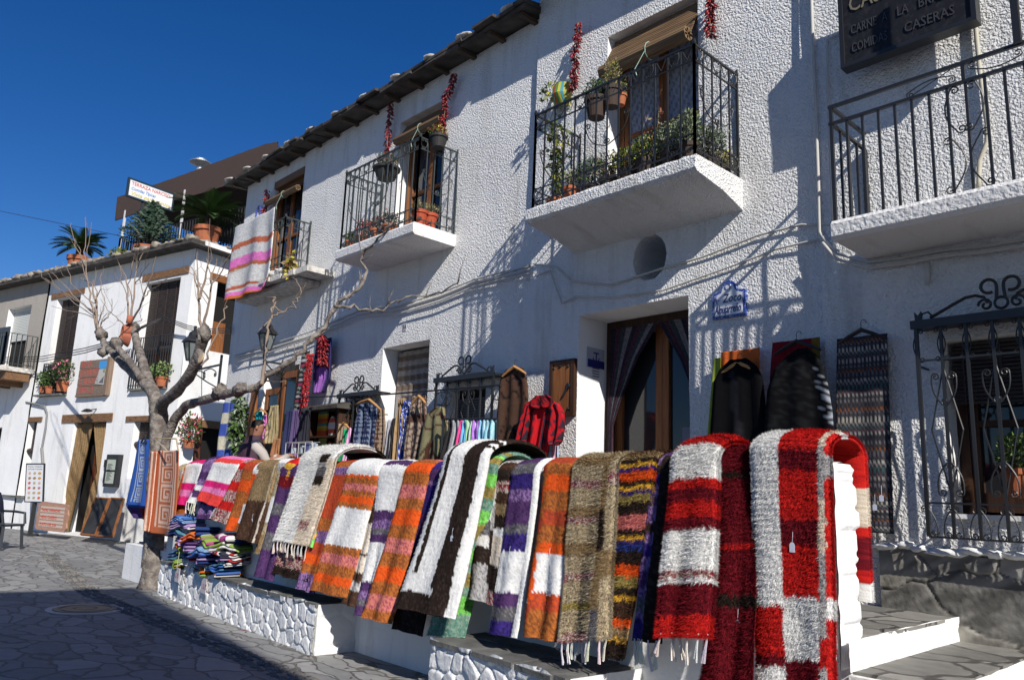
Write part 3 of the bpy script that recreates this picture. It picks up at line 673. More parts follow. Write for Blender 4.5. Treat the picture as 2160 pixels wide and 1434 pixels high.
# ---- grey house E
t = hE = thing('grey_house', 'grey rendered house with rolling shutter and iron balcony at the far left edge', 'house', FD.at(uL-2.5, 0, 0))
q = hD_(22, 652, 71, 643, 800, .3); u0 = uL-5; zgr = 4.9
FE = Fr(OD+nD*.05, uD, nD)
wall(FE, u0, uL, 4.75, ZD, [(q[0], q[1], 4.9, q[3], .3)], 8, step=.3).build('upper_wall', [m_plaster_g, m_plaster], t)
wall(FE, u0, uL, 0, 4.75, [(u0+.6, uL-1.55, .05, 3.1, .4)], 9, step=.3).build('lower_wall', [m_plaster, m_plaster], t)
b = MB(); b.box(FE, u0, uL-.01, -8, -.6, 0, ZD-.05); b.build('rear_wall', m_plaster_g, t)
b = MB(); b.box(FE, q[0]-.02, q[1]+.02, -.3, -.27, 4.9, q[3]); b.build('window', m_dark, t)
b = MB(); z = 6.0
while z < q[3]: b.box(FE, q[0]+.02, q[1]-.02, -.22+.0, -.20, z, z+.045); z += .055
b.box(FE, q[0], q[1], -.25, -.18, q[3]-.1, q[3]); b.build('rolling_shutter', mat('shutter slats', (.55, .56, .53), .6), t)
b = MB(); b.box(FE, u0, uL-.05, .0, 1.0, 4.76, 4.9); bal = b.build('balcony_slab', m_mortar, t)
b = MB(); b.box(FE, u0, uL-.1, .1, .8, 4.5, 4.755); 
for k in range(6): b.box(FE, u0+.2+k*.8, u0+.36+k*.8, 0, .95, 4.35, 4.5)
b.build('balcony_timber', m_lintel, t)
b = MB(); p = [FE.at(u0, .95, 0)[:2], FE.at(uL-.12, .95, 0)[:2], FE.at(uL-.12, 0.02, 0)[:2]]
railing(b, [tuple(x) for x in p], 4.92, 5.95, .16, .012); b.build('balcony_railing', m_irong, t)
b = MB(); b.box(FE, uL-1.5, uL-.2, .82, .86, 4.95, 6.15); b.build('wind_screen', mat('slate blue board', (.05, .06, .075), .5), t)
b = MB(); b.box(FE, u0+.55, uL-1.5, -.42, -.38, .05, 3.1); b.build('doorway', m_dark, t)
# ---- things on the roof terrace
ZR = ZD+.14
FR_ = FD
t = thing('reed_pergola', 'dark brown reed screened pergola on the roof terrace', 'pergola', FD.at(-1, -2, ZR))
Fp = lambda x, y, o=-1.3: FD.px(x, y, o)
top = [(247, 416), (278, 407), (322, 391), (388, 368), (454, 343), (510, 322), (560, 304), (585, 299)]; bot = [(242, 465), (275, 454), (319, 440), (366, 423), (430, 406), (480, 391), (540, 372), (585, 360)]
rows = []
b = MB(); T_ = [FD.at(Fp(*p)[0], -1.3, Fp(*p)[1]) for p in top]; B_ = [FD.at(Fp(*p)[0], -1.3, Fp(*p)[1]) for p in bot]
k = len(T_); vs = T_+B_+[p-nD*.04 for p in T_]+[p-nD*.04 for p in B_]
fs = [(i, i+k, i+k+1, i+1) for i in range(k-1)]+[(i+2*k, i+1+2*k, i+k+1+2*k, i+k+2*k) for i in range(k-1)]+[(i, i+1, i+1+2*k, i+2*k) for i in range(k-1)]+[(0, 2*k, 3*k, k)]
b.add(vs, fs); b.build('reed_screen', m_reed, t)
zb = Fp(480, 391)[1]+.05; u0_, u1_ = Fp(262, 462)[0], 5.
b = MB(); b.box(FD, u0_, u1_, -5.5, -1.36, zb+.1, zb+.2); b.build('roof_mat', m_reed, t)
b = MB(); b.box(FD, 1.6, u1_, -5.6, -5.4, ZR, zb+.1); b.box(FD, 4.6, 4.8, -5.4, -1.5, ZR, zb+.1); b.box(FD, .2, 5, -4.2, -4.1, ZR+.3, zb); b.build('back_screen', m_reed, t)
for x, y0, y1 in ((262, 462, 515), (388, 420, 478)):
    b = MB(); u, z = Fp(x, y0); b.box(FD, u-.03, u+.03, -1.34, -1.28, ZR, z+.3); b.build('post', mat('white post', (.6, .6, .6), .5), t)
t = thing('terrace_railing', 'thin black iron railing along the roof terrace behind the potted palms', 'railing', FD.at(-1, -1, ZR))
b = MB(); u0_ = Fp(252, 516, -.9)[0]; p = [FD.at(u0_, -3, 0)[:2], FD.at(u0_, -.9, 0)[:2], FD.at(4.2, -.9, 0)[:2]]
railing(b, [tuple(x) for x in p], ZR, ZR+1.25, .13, .015, .3); b.build('bars', m_iron, t)
u, z = FD.px(423, 345, -5)
c = FD.at(u, -5, z); t = thing('roof_vent', 'grey round cowl of a roof vent above the reed screen', 'vent', c-A(0, 0, 1.2))
mg = mat('galvanised', (.4, .41, .41), .5, metal=.6)
b = MB(); b.lathe(c-A(0, 0, 1.2), [(.13, 0), (.13, 1.15)], 12); b.build('pipe', mg, t)
b = MB(); b.lathe(c, [(.14, -.12), (.42, 0), (.42, .02), (.22, .10), (.22, .16), (.05, .2)], 18); b.build('cowl', mg, t)
# terrace sign, set edge-on to the street
F = Fr(FD.at(FD.px(275, 378, -.3)[0], -.3, 0), -nD*.2+uD*.98, uD*.2+nD*.98)
def terr_frame():
    a = FD.p3(275, 378, .2); r = ray(365, 411)
    # board faces the square: its far end swings back from the front plane
    z = a[2]; tt = (z-EYE[2])/r[2]; c = EYE+r*tt; d = c-a; d[2] = 0; L_ = np.linalg.norm(d); d /= L_
    return a, d, L_
a, d, L_ = terr_frame()
if L_ > 4 or L_ < .8: L_ = 2.0
n_ = A(d[1], -d[0], 0)
if n_@(-a) < 0: n_ = -n_
F = Fr((a[0], a[1], 0), d, n_); zt_ = a[2]; zb_ = F.px(273, 412)[1]; H_ = zt_-zb_
t = thing('terrace_sign', 'white terrace sign with red, blue and yellow lettering in front of the reed screen', 'sign', F.at(L_/2, 0, zb_))
b = MB(); b.box(F, 0, L_, -.05, 0, zb_, zt_); b.build('board', mat('sign white', (.75, .76, .76), .5), t)
b = MB(); e = .05
for (p, q_, r_, s_) in ((-e, 0, zb_-e, zt_+e), (L_, L_+e, zb_-e, zt_+e), (0, L_, zt_, zt_+e), (0, L_, zb_-e, zb_)): b.box(F, p, q_, -.07, .012, r_, s_)
b.build('frame', mat('dark frame', (.02, .04, .06), .5), t)
def inscr(F, t, txt, u, z, size, col, wmax, shear=0, n=.004, name='lettering', slant=0, align='LEFT', rough=.6):
    b = MB(); b.text(F, txt, u, z, size, n, 0, slant, shear, .002, align)
    if wmax:
        us = [(A(*v)-F.O)@F.u for v in b.v]; w_ = max(us)-min(us); b2 = MB(); b2.text(F, txt, u, z, size, n, 0, slant, shear, .002, align, xs=wmax/w_); b = b2
    return b.build(name, mat('paint '+txt[:8], col, rough), t)
inscr(F, t, 'TERRAZA NARCISO', .06, zt_-H_*.30, H_*.3, (.6, .06, .03), L_-.15)
inscr(F, t, 'Comidas Típicas', .06, zt_-H_*.6, H_*.26, (.03, .18, .5), L_*.55, .25)
inscr(F, t, 'Vista panorámica', .06, zt_-H_*.92, H_*.32, (.65, .5, .02), L_*.9, .25)
b = MB(); pts = [F.at(L_*.35, -.06, zb_), F.at(L_*.35, -.06, ZR)]; b.bar(pts[0], pts[1], .05); b.bar(F.at(L_*.8, -.06, zb_), F.at(L_*.8, -.06, ZR), .05); b.build('support', m_iron, t)
# cycads and fir in pots
def cycad(b, c, R_, n, seed, cols=('dark', 'mid'), h=.35):
    rr = random.Random(seed); b.col = (.06, .04, .025); b.tube([c-A(0, 0, .05), c+A(0, 0, h)], [.13, .10], 8); c = c+A(0, 0, h)
    for i in range(n):
        a = 2*pi*i/n*2.6+rr.uniform(-.2, .2); el = rr.uniform(.0, 1.25); L_ = R_*rr.uniform(.8, 1.1); pts = []
        for k in range(9):
            s_ = k/8; e = el-1.1*s_*s_; pts.append(c+A(cos(a)*cos(el-.45*s_), sin(a)*cos(el-.45*s_), 0)*L_*s_+A(0, 0, L_*s_*sin(el)-.38*L_*s_*s_))
        col = LC[rr.choice(cols)]; f = rr.uniform(.6, 1.3); b.col = tuple(x*f for x in col); b.tube(pts, .008, 3)
        side = A(-sin(a), cos(a), 0)
        for k in range(2, 34):
            s_ = k/34*8; i0 = min(7, int(s_)); p = pts[i0]*(1-(s_-i0))+pts[i0+1]*(s_-i0); dr = pts[i0+1]-pts[i0]; dr /= np.linalg.norm(dr)
            ll = .24*R_/1.*sin(pi*min(1, (k+4)/38))
            for sg in (-1, 1):
                e = p+(side*sg*.8+dr*.75+A(0, 0, .18))*ll; b.add([p, p+dr*.038, e], [(0, 1, 2)])
    b.col = None
for (x, y, r, h, R_, n, lab, sd) in ((164, 560, .34, .40, .92, 40, 'dark cycad in a terracotta pot at the left end of the roof', 1), (436, 500, .38, .48, 1.1, 52, 'large cycad in a wide terracotta pot beside the roof railing', 2)):
    u, z = FD.px(x, y, -.35); c = FD.at(u, -.35, ZR-.02)
    potted(lab, c, r, h+ (.25 if sd == 1 else .1), lambda b, p, R_=R_, n=n, sd=sd: cycad(b, p, R_, n, sd), 'potted_palm')
u, z = FD.px(312, 520, -.35); c = FD.at(u, -.35, ZR-.02)
def fir(b, p):
    rr = random.Random(5); H = 1.42; b.col = (.1, .07, .04); b.tube([p-A(0, 0, .05), p+A(0, 0, H)], [.05, .01], 6)
    for k in range(15):
        z = .12+H*.92*k/15; R_ = .88*(1-z/H)**.9+.03
        for j in range(9):
            a = j*2*pi/9+k*.5; e = p+A(cos(a)*R_, sin(a)*R_, z+R_*.22+rr.uniform(-.05, .05)); s_ = p+A(0, 0, z); b.col = (.08, .06, .04); b.tube([s_, e], [.012, .004], 3)
            for q in range(34):
                f = rr.uniform(.15, 1.05); w_ = s_+(e-s_)*f; side = A(-sin(a), cos(a), 0)*rr.choice((-1, 1)); d_ = (e-s_)*.35/R_+side*.7+A(0, 0, rr.uniform(-.2, .4)); d_ /= np.linalg.norm(d_); g = rr.uniform(.5, 1.3)
                b.col = (.035*g, .07*g, .04*g); l = rr.uniform(.07, .16); b.add([w_, w_+d_*l*.5+A(0, 0, .022), w_+d_*l, w_+d_*l*.5-A(0, 0, .022)], [(0, 1, 2, 3)])
    b.col = None
potted('bushy blue green fir in an orange terracotta pot on the roof edge', c, .40, .42, fir, 'potted_fir')
u, z = FD.px(250, 538, -.2); c = FD.at(u, -.2, ZR)
def bush(rad, n, size, cols, seed=0):
    return lambda b, p: leaves(b, p+A(0, 0, rad[2]*.6), rad, n, size, cols, seed)
potted('low yellow green plant on the roof edge left of the fir', c, .22, .16, bush((.5, .25, .2), 260, .12, ('yel', 'pale', 'mid'), 4))
# ============================================================ rugs over the terrace wall
PAL = dict(w=((.74, .73, .70), (.62, .62, .61), .25), c=((.66, .58, .47), (.5, .42, .33), .3), g=((.42, .41, .40), (.2, .19, .19), .35), x=((.10, .095, .10), (.2, .19, .2), .3),
    k=((.022, .015, .012), (.045, .03, .025), .3), b=((.05, .026, .017), (.09, .05, .03), .3), r=((.52, .018, .014), (.35, .012, .014), .35), d=((.12, .008, .014), (.2, .012, .018), .3),
    o=((.72, .095, .015), (.5, .07, .014), .35), n=((.42, .13, .03), (.22, .07, .025), .45), t=((.28, .19, .095), (.16, .11, .06), .4), y=((.44, .36, .23), (.16, .11, .075), .3),
    p=((.085, .038, .115), (.05, .022, .08), .4), i=((.045, .025, .17), (.02, .015, .07), .35), l=((.27, .16, .34), (.10, .05, .14), .45), m=((.60, .19, .15), (.33, .07, .10), .4),
    a=((.46, .38, .33), (.2, .02, .03), .5), h=((.62, .02, .16), (.5, .015, .12), .3), q=((.68, .2, .42), (.55, .14, .33), .3), s=((.72, .06, .05), (.55, .04, .04), .3),
    e=((.22, .62, .12), (.12, .4, .1), .3), f=((.10, .26, .20), (.25, .35, .28), .5), v=((.33, .25, .07), (.2, .16, .06), .4), u=((.02, .04, .2), (.02, .025, .08), .4), z=((.68, .38, .04), (.35, .2, .03), .3), R=((.33, .055, .03), (.50, .07, .02), .45))
for _k in PAL: PAL[_k] = (A(*PAL[_k][0]), A(*PAL[_k][1]), PAL[_k][2])
def parse(sx):
    out = []; tot = 0
    for tk in sx.split():
        tot += float(tk[1:]); out.append((tot, tk[0]))
    return [(a/tot, c) for a, c in out]
def pattern(spec):
    """spec: list of (u_end, 'stripes') columns"""
    if isinstance(spec, str): spec = [(1., spec)]
    cols = [(ue, parse(s_)) for ue, s_ in spec]
    def look(U, Vv, seed):
        jag = .006*(vnoise(U*37+seed, Vv*9, seed)-.5)*2; Vj = Vv+jag+.004*(vnoise(U*150, Vv*0, seed+2)-.5); Uj = U+.012*(vnoise(Vv*50, U*0, seed+3)-.5)
        code = np.full(U.shape, 'w', dtype='<U1'); lo = -1.
        for ue, st in cols:
            mu = (Uj > lo) & (Uj <= ue) if ue < 1 else (Uj > lo)
            l2 = -9.
            for ve, c in st:
                mv = (Vj > l2) & (Vj <= ve) if ve < .9999 else (Vj > l2)
                code[mu & mv] = c; l2 = ve
            lo = ue
        return code
    return look
def colors(code, rg, X, Y):
    C = np.zeros(code.shape+(3,)); rnd = rg.random(code.shape); big = .5*vnoise(X*6, Y*40, 3)+.5*vnoise(X*30, Y*120, 8)
    for k in np.unique(code):
        a, c, pr = PAL[k]; m = code == k
        mixed = np.where(((rnd*.7+big*.3) < pr)[..., None], c, a); C[m] = mixed[m]
    return C*(.86+.28*rg.random(code.shape))[..., None]
N_RUG = [0]
def rug(label, TL, TR, BL, BR, spec, yb=4.33, back=.45, yt=None, shag=.0065, ntuft=5000, rip=.018, nrip=1.5, fringe=0, tagp=None, lift=0., yab=None, backspec=None, th=.022, top=None, step=.013, vtop=0., bulge=.0, fcol=(.62, .6, .55)):
    N_RUG[0] += 1; sd = N_RUG[0]; rg = np.random.default_rng(100+sd)
    yt = (YR-.03-.004*(sd % 3)) if yt is None else yt
    ybk = (YR+.29) if yab is None else yab
    ym = (yt+ybk)/2
    tl, tr = onY(*TL, yt+.06), onY(*TR, yt+.06)
    bl, br = onY(*BL, yb), onY(*BR, yb)
    hw = (ybk-yt)/2; rz = min(.14, hw)*rg.uniform(.62, 1.)+lift*.5
    nf = 100
    # profile: list of (s, fn) sample points; v<0 = over the top and back
    wid = max(abs(tr[0]-tl[0]), abs(br[0]-bl[0])); nu = max(8, int(wid/step)+1); us = np.linspace(0, 1, nu)
    Zt = tl[2]+(tr[2]-tl[2])*us+.022*(vnoise(us*3+sd*1.7, us*0, sd)-.5); Xt = tl[0]+(tr[0]-tl[0])*us; Zb = bl[2]+(br[2]-bl[2])*us; Xb = bl[0]+(br[0]-bl[0])*us
    Lf = np.mean(Zt-Zb); L_arc = pi*(hw+rz)/2; Lt = Lf+L_arc/2+back; nv = int(Lt/step)+1
    vs = np.linspace(-(L_arc/2+back), Lf, nv)        # 0 = apex ... Lf = hem
    X = np.zeros((nv, nu)); Y = X.copy(); Z = X.copy()
    q = L_arc/2
    for i, v in enumerate(vs):
        if v > q*.98:     # front fall
            s_ = max(0., (v-q)/(Lf-q)); X[i] = Xt+(Xb-Xt)*(s_*.85+.15*s_*s_)*1.0; z0 = Zt-rz
            Z[i] = z0+(Zb-z0)*s_; Y[i] = yt+(yb-yt)*(s_**1.15)-bulge*sin(pi*s_)
        elif v > -q:
            a = (v/q)*pi/2; X[i] = Xt; Z[i] = Zt-rz+rz*cos(a); Y[i] = ym-hw*sin(a)
        else:
            X[i] = Xt+(us-.5)*0; Z[i] = Zt-rz-(-q-v); Y[i] = ybk
    S_ = np.clip((vs[:, None]-q)/max(.1, Lf-q), 0, 1); ph = rg.random()*6
    W_ = .010*(vnoise(us[None]*wid*9+sd, vs[:, None]*7, sd+5)-.5)*(S_*2+.3)+rip*S_**.7*np.sin(2*pi*nrip*us[None]+ph+1.2*S_)+rip*.8*(vnoise(us[None]*2.2+sd, vs[:, None]*2.+sd, sd)-.5)*(S_+.25)
    Y = Y-W_*np.sign(S_+.001)-.0
    P = np.stack([X, Y, Z], -1)
    du = np.gradient(P, axis=1); dv = np.gradient(P, axis=0); Nn = np.cross(dv, du); Nn /= np.linalg.norm(Nn, axis=-1, keepdims=True)+1e-9
    if Nn[-5, nu//2, 1] > 0: Nn = -Nn
    edge = 1-np.abs(us*2-1)**10
    pile = (.30*np.sin(vs[:, None]*2*pi/.030+vnoise(us[None]*4, vs[:, None]*3, sd)*2)+.35*rg.random((nv, nu))+.65*vnoise(us[None]*wid*55, vs[:, None]*55, sd))*min(.011, shag*.7+.002)
    Po = P+Nn*(th*.2+th*.8*edge[None]+pile)[..., None]
    look = pattern(spec); UU, VV = np.meshgrid(us, (vs-vtop)/(Lf-vtop) if True else vs)
    code = look(UU, VV, sd)
    if backspec: cb = pattern(backspec)(UU, np.clip(-VV/( (L_arc/2+back)/Lf), 0, 1), sd); code = np.where(VV < 0, cb, code)
    Cc = colors(code, rg, UU*wid, VV*Lf)
    ui = np.linspace(0, nu-1, 6).astype(int)[::-1]; Pi = P[:, ui]-Nn[:, ui]*.002; Ci = Cc[:, ui]*.8
    V = np.concatenate([Po, Pi], 1); C = np.concatenate([Cc, Ci], 1); m = V.shape[1]
    idx = np.arange(nv*m).reshape(nv, m); nx = np.roll(idx, -1, 1)
    Q = np.stack([idx[:-1], idx[1:], nx[1:], nx[:-1]], -1).reshape(-1, 4)
    # hem strip (close the bottom)
    hem = np.stack([idx[-1, :nu-1], idx[-1, 1:nu], np.interp(np.arange(1, nu), [0, nu-1], [m-1, nu]).round().astype(int)+idx[-1, 0], np.interp(np.arange(0, nu-1), [0, nu-1], [m-1, nu]).round().astype(int)+idx[-1, 0]], -1)
    # tufts
    nt_ = int(ntuft*(2.6 if shag > .02 else 1.3)); shag = shag*(.78 if shag > .02 else 1); a = rg.random(nt_)*(nu-1.01); c = rg.random(nt_)*(nv-1.01)
    ne = int(nt_*.22); a[:ne] = np.where(rg.random(ne) < .5, rg.random(ne)*.5, nu-1.02-rg.random(ne)*.5)
    c[ne:ne+nt_//30] = nv-1.02
    ia, ic = a.astype(int), c.astype(int); fa, fc_ = (a-ia)[:, None], (c-ic)[:, None]
    p = (Po[ic, ia]*(1-fa)+Po[ic, ia+1]*fa)*(1-fc_)+Po[ic+1, ia]*fc_*(1-fa)+Po[ic+1, ia+1]*fc_*fa
    nn = Nn[ic, ia]; tu = du[ic, ia]/np.linalg.norm(du[ic, ia], axis=-1, keepdims=True); tv = dv[ic, ia]/np.linalg.norm(dv[ic, ia], axis=-1, keepdims=True)
    eo = np.where(a < 1, -1, np.where(a > nu-2.5, 1, 0))[:, None]
    d = nn*rg.uniform(.3, 1., (nt_, 1))+tu*rg.normal(0, .4, (nt_, 1))+tv*rg.normal(.55, .4, (nt_, 1))+tu*eo*.9
    d /= np.linalg.norm(d, axis=-1, keepdims=True); l = shag*rg.uniform(.5, 1.4, (nt_, 1)); w_ = np.clip(shag*.08, .0012, .0019)
    sdv = np.cross(d, nn+rg.normal(0, .3, (nt_, 3))); sdv /= np.linalg.norm(sdv, axis=-1, keepdims=True)+1e-9
    tv_ = np.stack([p-sdv*w_, p+sdv*w_, p+d*l+A(0, 0, -1)*l*.15], 1).reshape(-1, 3)
    ct = colors(code[ic, ia], rg, a, c)*rg.uniform(.88, 1.15, (nt_, 1)); ct = np.repeat(ct, 3, 0)
    base = nv*m; T = np.arange(nt_*3).reshape(-1, 3)+base
    V = np.concatenate([V.reshape(-1, 3), tv_]); C = np.concatenate([C.reshape(-1, 3), ct])
    o = npmesh('rug', V, np.concatenate([Q, hem]), C, m_yarn, None, True, T)
    tag(o, label, 'rug', 'rugs hanging over the white terrace wall')
    if fringe:
        b = MB(); rr = random.Random(sd)
        for k in range(fringe):
            j = int((k+.5)/fringe*nu+rr.uniform(-.6, .6)); j = min(nu-1, max(0, j)); s0 = Po[-1, j]; L2 = rr.uniform(.10, .17); dx = rr.uniform(-.03, .03); b.col = tuple(x*rr.uniform(.85, 1.1) for x in fcol)
            for q_ in range(3):
                ex = dx+rr.uniform(-.018, .018); b.tube([s0+A(0, 0, .01), s0+A(ex*.4, -.012, -L2*.45), s0+A(ex, -.008+rr.uniform(-.01, .01), -L2*rr.uniform(.85, 1.05))], [.0045, .0055, .007], 4)
        b.build('fringe', m_yarn, o)
    if tagp:
        u_, v_ = tagp; j = int(u_*(nu-1)); i = int((v_*Lf-vs[0])/(vs[-1]-vs[0])*(nv-1)); s0 = Po[i, j]+Nn[i, j]*(.012+shag*.4); b = MB()
        b.tube([s0, s0+A(.004, -.01, -.03), s0+A(-.002, -.006, -.06)], .0012, 4); c0 = s0+A(-.002, -.008, -.06)
        F = Fr((c0[0], c0[1], 0), (1, 0, 0), (0, -1, 0)); w2 = .016
        b.prism(F, [(-w2, c0[2]-.055), (w2, c0[2]-.055), (w2, c0[2]-.012), (w2*.4, c0[2]), (-w2*.4, c0[2]), (-w2, c0[2]-.012)], -.001, .001)
        b.build('price_tag', m_tag, o)
    return o
m_tag = mat('price tag', (.6, .62, .72), .6)
F_ = 'rug hanging over the white wall'
# from the left end to the right; v stripes read from the crest down
rug('grey speckled rug nearest the tree, mostly hidden by the pink and cream one', (374, 982), (398, 980), (356, 1085), (380, 1090), 'y20 g10 y20 g10 y20', yb=4.5, ntuft=2500)
rug('rug with magenta top and cream middle, leftmost of the pink rugs', (402, 973), (437, 972), (372, 1062), (402, 1068), 'h26 w44 h15 q13 h17', yb=4.45, ntuft=2500, yt=YR-.05)
rug('deep orange rug peeking out below the magenta and cream one', (400, 976), (430, 976), (362, 1084), (392, 1090), 'o30 R30 n10', yb=4.47, ntuft=1500, yt=YR-.015, back=.1)
rug('violet and lilac rug with white knotted fringe between two pink rugs', (438, 968), (462, 965), (396, 1058), (420, 1064), [(.35, 'p25 l18 p18 w12 p9 w14'), (1, 'p20 l30 p12 l12 w9 p12 w10')], yb=4.42, ntuft=2500, fringe=7, yt=YR-.06)
rug('dark purple rug with a wavy lilac hem under the pink striped one', (455, 972), (480, 972), (416, 1094), (450, 1096), 'p20 i40 p20 l14 p6', yb=4.42, ntuft=2500, yt=YR-.02, back=.15)
rug('pink, coral and cream striped rug right of the purple fringed one', (458, 965), (514, 968), (420, 1054), (456, 1069), 'q17 s13 w36 h10 q9 s17', yb=4.40, ntuft=3500, yt=YR-.07, tagp=None)
rug('red rug with maroon speckled bands left of the plain orange one', (505, 972), (530, 972), (441, 1092), (478, 1106), [(.08, 'w1'), (1, 'a15 r12 a18 r13 a14 r12 a16')], yb=4.38, ntuft=3500, yt=YR-.05)
rug('bright orange rug with white right border beside the red speckled one', (524, 973), (562, 974), (474, 1118), (508, 1122), [(.66, 'n12 R14 n12 o14 n18 n14 o16'), (1, 'n6 w24 o18 R10 n10 w22 n10')], yb=4.36, ntuft=4200, yt=YR-.06)
rug('olive tan rug ending in a wide dark brown panel with beige piping', (552, 972), (597, 972), (496, 1135), (545, 1147), [(.86, 't60 b44'), (.92, 'y60 c44'), (1, 't60 b44')], yb=4.32, ntuft=4500, yt=YR-.05, tagp=(.5, .72))
rug('rug of grey, tan and cream blocks beside the olive and brown one', (589, 971), (628, 970), (535, 1166), (563, 1170), 'w14 g10 y30 w28 y14 t20', yb=4.36, ntuft=3800, yt=YR-.035)
rug('narrow rug with red and yellow top left of the white shaggy one', (612, 971), (634, 970), (585, 1060), (600, 1062), 'r14 z12 R12 v10', yb=4.5, ntuft=1500, yt=YR-.03, back=.2)
rug('dark plum rug hanging low on the bench left of the white shaggy one', (604, 978), (640, 978), (538, 1214), (577, 1226), 'd10 p20 d14 p20 x14 p20 x20 p30', yb=4.20, ntuft=5000, tagp=(.75, .72), yt=YR-.04, back=.15)
rug('dark brown shaggy rug with a grey band showing under the white fringe', (628, 990), (690, 985), (574, 1208), (648, 1226), [(1, 'k40 b20 g8 k30 a14 k8')], yb=4.22, ntuft=9000, shag=.035, yt=YR-.015, back=.1)
rug('big white shaggy rug with brown patches arching high over the wall', (650, 945), (722, 943), (586, 1138), (652, 1150), [(.62, 'w1'), (.86, 'w32 k10 g5 x8 k8 c30 a8 c12'), (1, 'w30 c60')], yb=4.27, ntuft=16000, shag=.034, fringe=12, lift=.10, yt=YR-.11, yab=YR+.55, back=.25, backspec='w18 k20 x14 g4 w30', th=.04)
rug('narrow blue, green and red striped rug right of the white shaggy one', (684, 985), (706, 978), (646, 1148), (664, 1155), 'u14 r6 e6 u12 z8 r6 k6 e10 u8 r8 k8 r10 e8 z8 e12', yb=4.30, ntuft=3000, yt=YR-.02)
rug('rust red and orange rug left of the white and orange one', (698, 975), (757, 972), (626, 1240), (661, 1252), 'R16 n14 l14 R8 R22 R18 R22 n20 l18 R18 o16 n14 l24', yb=4.20, ntuft=6500, yt=YR-.06)
rug('white rug with orange and rust bands and a wide pale middle panel', (745, 972), (812, 972), (655, 1244), (728, 1262), 'w60 o6 n14 m14 n12 o14 n10 w76 n16 m20 n20 o16 n18', yb=4.16, ntuft=7000, yt=YR-.08, tagp=(.35, .62), rip=.02)
rug('cream rug with dark brown blocks hanging beside the white and orange one', (800, 976), (826, 974), (724, 1272), (753, 1280), 'c75 b22 x8 b26 c50 k4 c26 b16 g14 b22', yb=4.19, ntuft=5000, yt=YR-.045)
rug('pale grey rug with purple bands at crest, middle and hem', (812, 973), (872, 974), (749, 1296), (776, 1300), [(.88, 'w9 p18 w82 p16 l14 x9 p13 w62 p14 l14 x8 p14'), (1, 'w12 p14 c78 p16 l14 x9 p13 w62 p14 l14 x8 p14')], yb=4.18, ntuft=6500, yt=YR-.065)
rug('coral, rust and bright orange rug with dark indigo edge behind it', (866, 976), (918, 974), (768, 1302), (822, 1316), 'm10 n16 o26 n26 m26 n22 o30 n26 m26 n26 o28 n22 m26 n18', yb=4.14, ntuft=8000, yt=YR-.085, rip=.02)
rug('indigo and violet rug half hidden left of the black and white one', (905, 977), (950, 974), (826, 1326), (893, 1342), 'l10 i18 p18 l6 i40 p30 i60 k60', yb=4.22, ntuft=6000, yt=YR-.04)
rug('teal, lime and ochre rug framing the right side of the black and white one', (1000, 955), (1062, 955), (908, 1338), (980, 1345), 'f10 v8 f6 e4 v10 f14 e16 v14 f14 e16 v16 f10 e18 f12 v14 f10 e20 f24', yb=4.28, ntuft=7000, shag=.018, lift=.05, yt=YR-.07, yab=YR+.42, back=.3)
rug('large white rug with black inner border lines arching over the wall', (952, 933), (1046, 932), (840, 1282), (960, 1306), [(.12, 'w290 k25'), (.20, 'k262 w25 k28'), (.52, 'w290 k25'), (.60, 'k280 w10 k24'), (.86, 'k315'), (1, 'k30 w6 k14 w8 k8 w270')], yb=4.08, ntuft=9000, shag=.009, tagp=(.7, .62), lift=.08, yt=YR-.17, yab=YR+.55, back=.35, backspec='k40 w10 k40', th=.035, rip=.015)
rug('grey and cream rug with dark checks right of the green striped one', (1022, 976), (1094, 973), (992, 1262), (1056, 1280), [(.50, 'w100 x20 w14 k22 g14 g30'), (.58, 'w70 g30 k60 g20'), (1, 'g14 b14 k16 a14 b14 t14 k16 w10 c34 k28 a14')], yb=4.30, ntuft=6000, yt=YR-.03)
rug('purple and indigo rug with white piping left of the orange one', (1092, 972), (1152, 970), (1030, 1335), (1096, 1345), [(.84, 'p26 x20 i26 l18 p36 x14 i26 w58 p20 x18 i18'), (1, 'w1')], yb=4.18, ntuft=7000, yt=YR-.055, tagp=(.45, .58))
rug('rust and vivid orange rug with one cream square near its hem', (1160, 969), (1226, 967), (1107, 1342), (1174, 1354), [(.08, 'w40 R26 n26 o30 n34 R26 n30 o90 w10 R26 n30'), (.16, 'R40 R26 n26 o30 n34 R26 n30 o90 R26 n30'), (1, 'n14 R24 n26 o30 n34 R26 n30 o18 w64 R26 n42')], yb=4.15, ntuft=7500, yt=YR-.07, tagp=(.55, .58))
rug('beige and brown shaggy rug with a knotted white fringe', (1228, 963), (1318, 961), (1188, 1352), (1284, 1345), [(.7, 'y22 t16 y20 a10 y24 t12 a8 y24 t14 y20 a8 y26 v8 y24 a8'), (.82, 't60 k30 t40 x20'), (1, 'y30 a10 y50 t20 y40')], yb=4.13, ntuft=17000, shag=.034, fringe=10, yt=YR-.09, rip=.03, nrip=1.2)
rug('black shaggy rug with thin amber, orange and blue stripes', (1306, 966), (1396, 957), (1278, 1380), (1322, 1388), 'b8 t12 k6 z4 i4 o10 k5 z5 i4 v8 k12 m14 k6 z4 i3 u6 k14 o10 v10 k7 z4 b16 o7 t10 z2 k14', yb=4.20, ntuft=15000, shag=.036, yt=YR-.07)
rug('violet rug with deep indigo bands left of the red and cream shaggy one', (1386, 960), (1434, 957), (1334, 1350), (1392, 1358), [(.45, 'p20 l22 k14 i16 l16 p12 l22 k14 l14 i16 l18 p20 l14 x16 l10 i24'), (1, 'p20 k200')], yb=4.20, ntuft=6500, fringe=7, yt=YR-.05)  # black right-hand part is shade beside the red rug, painted into the yarn
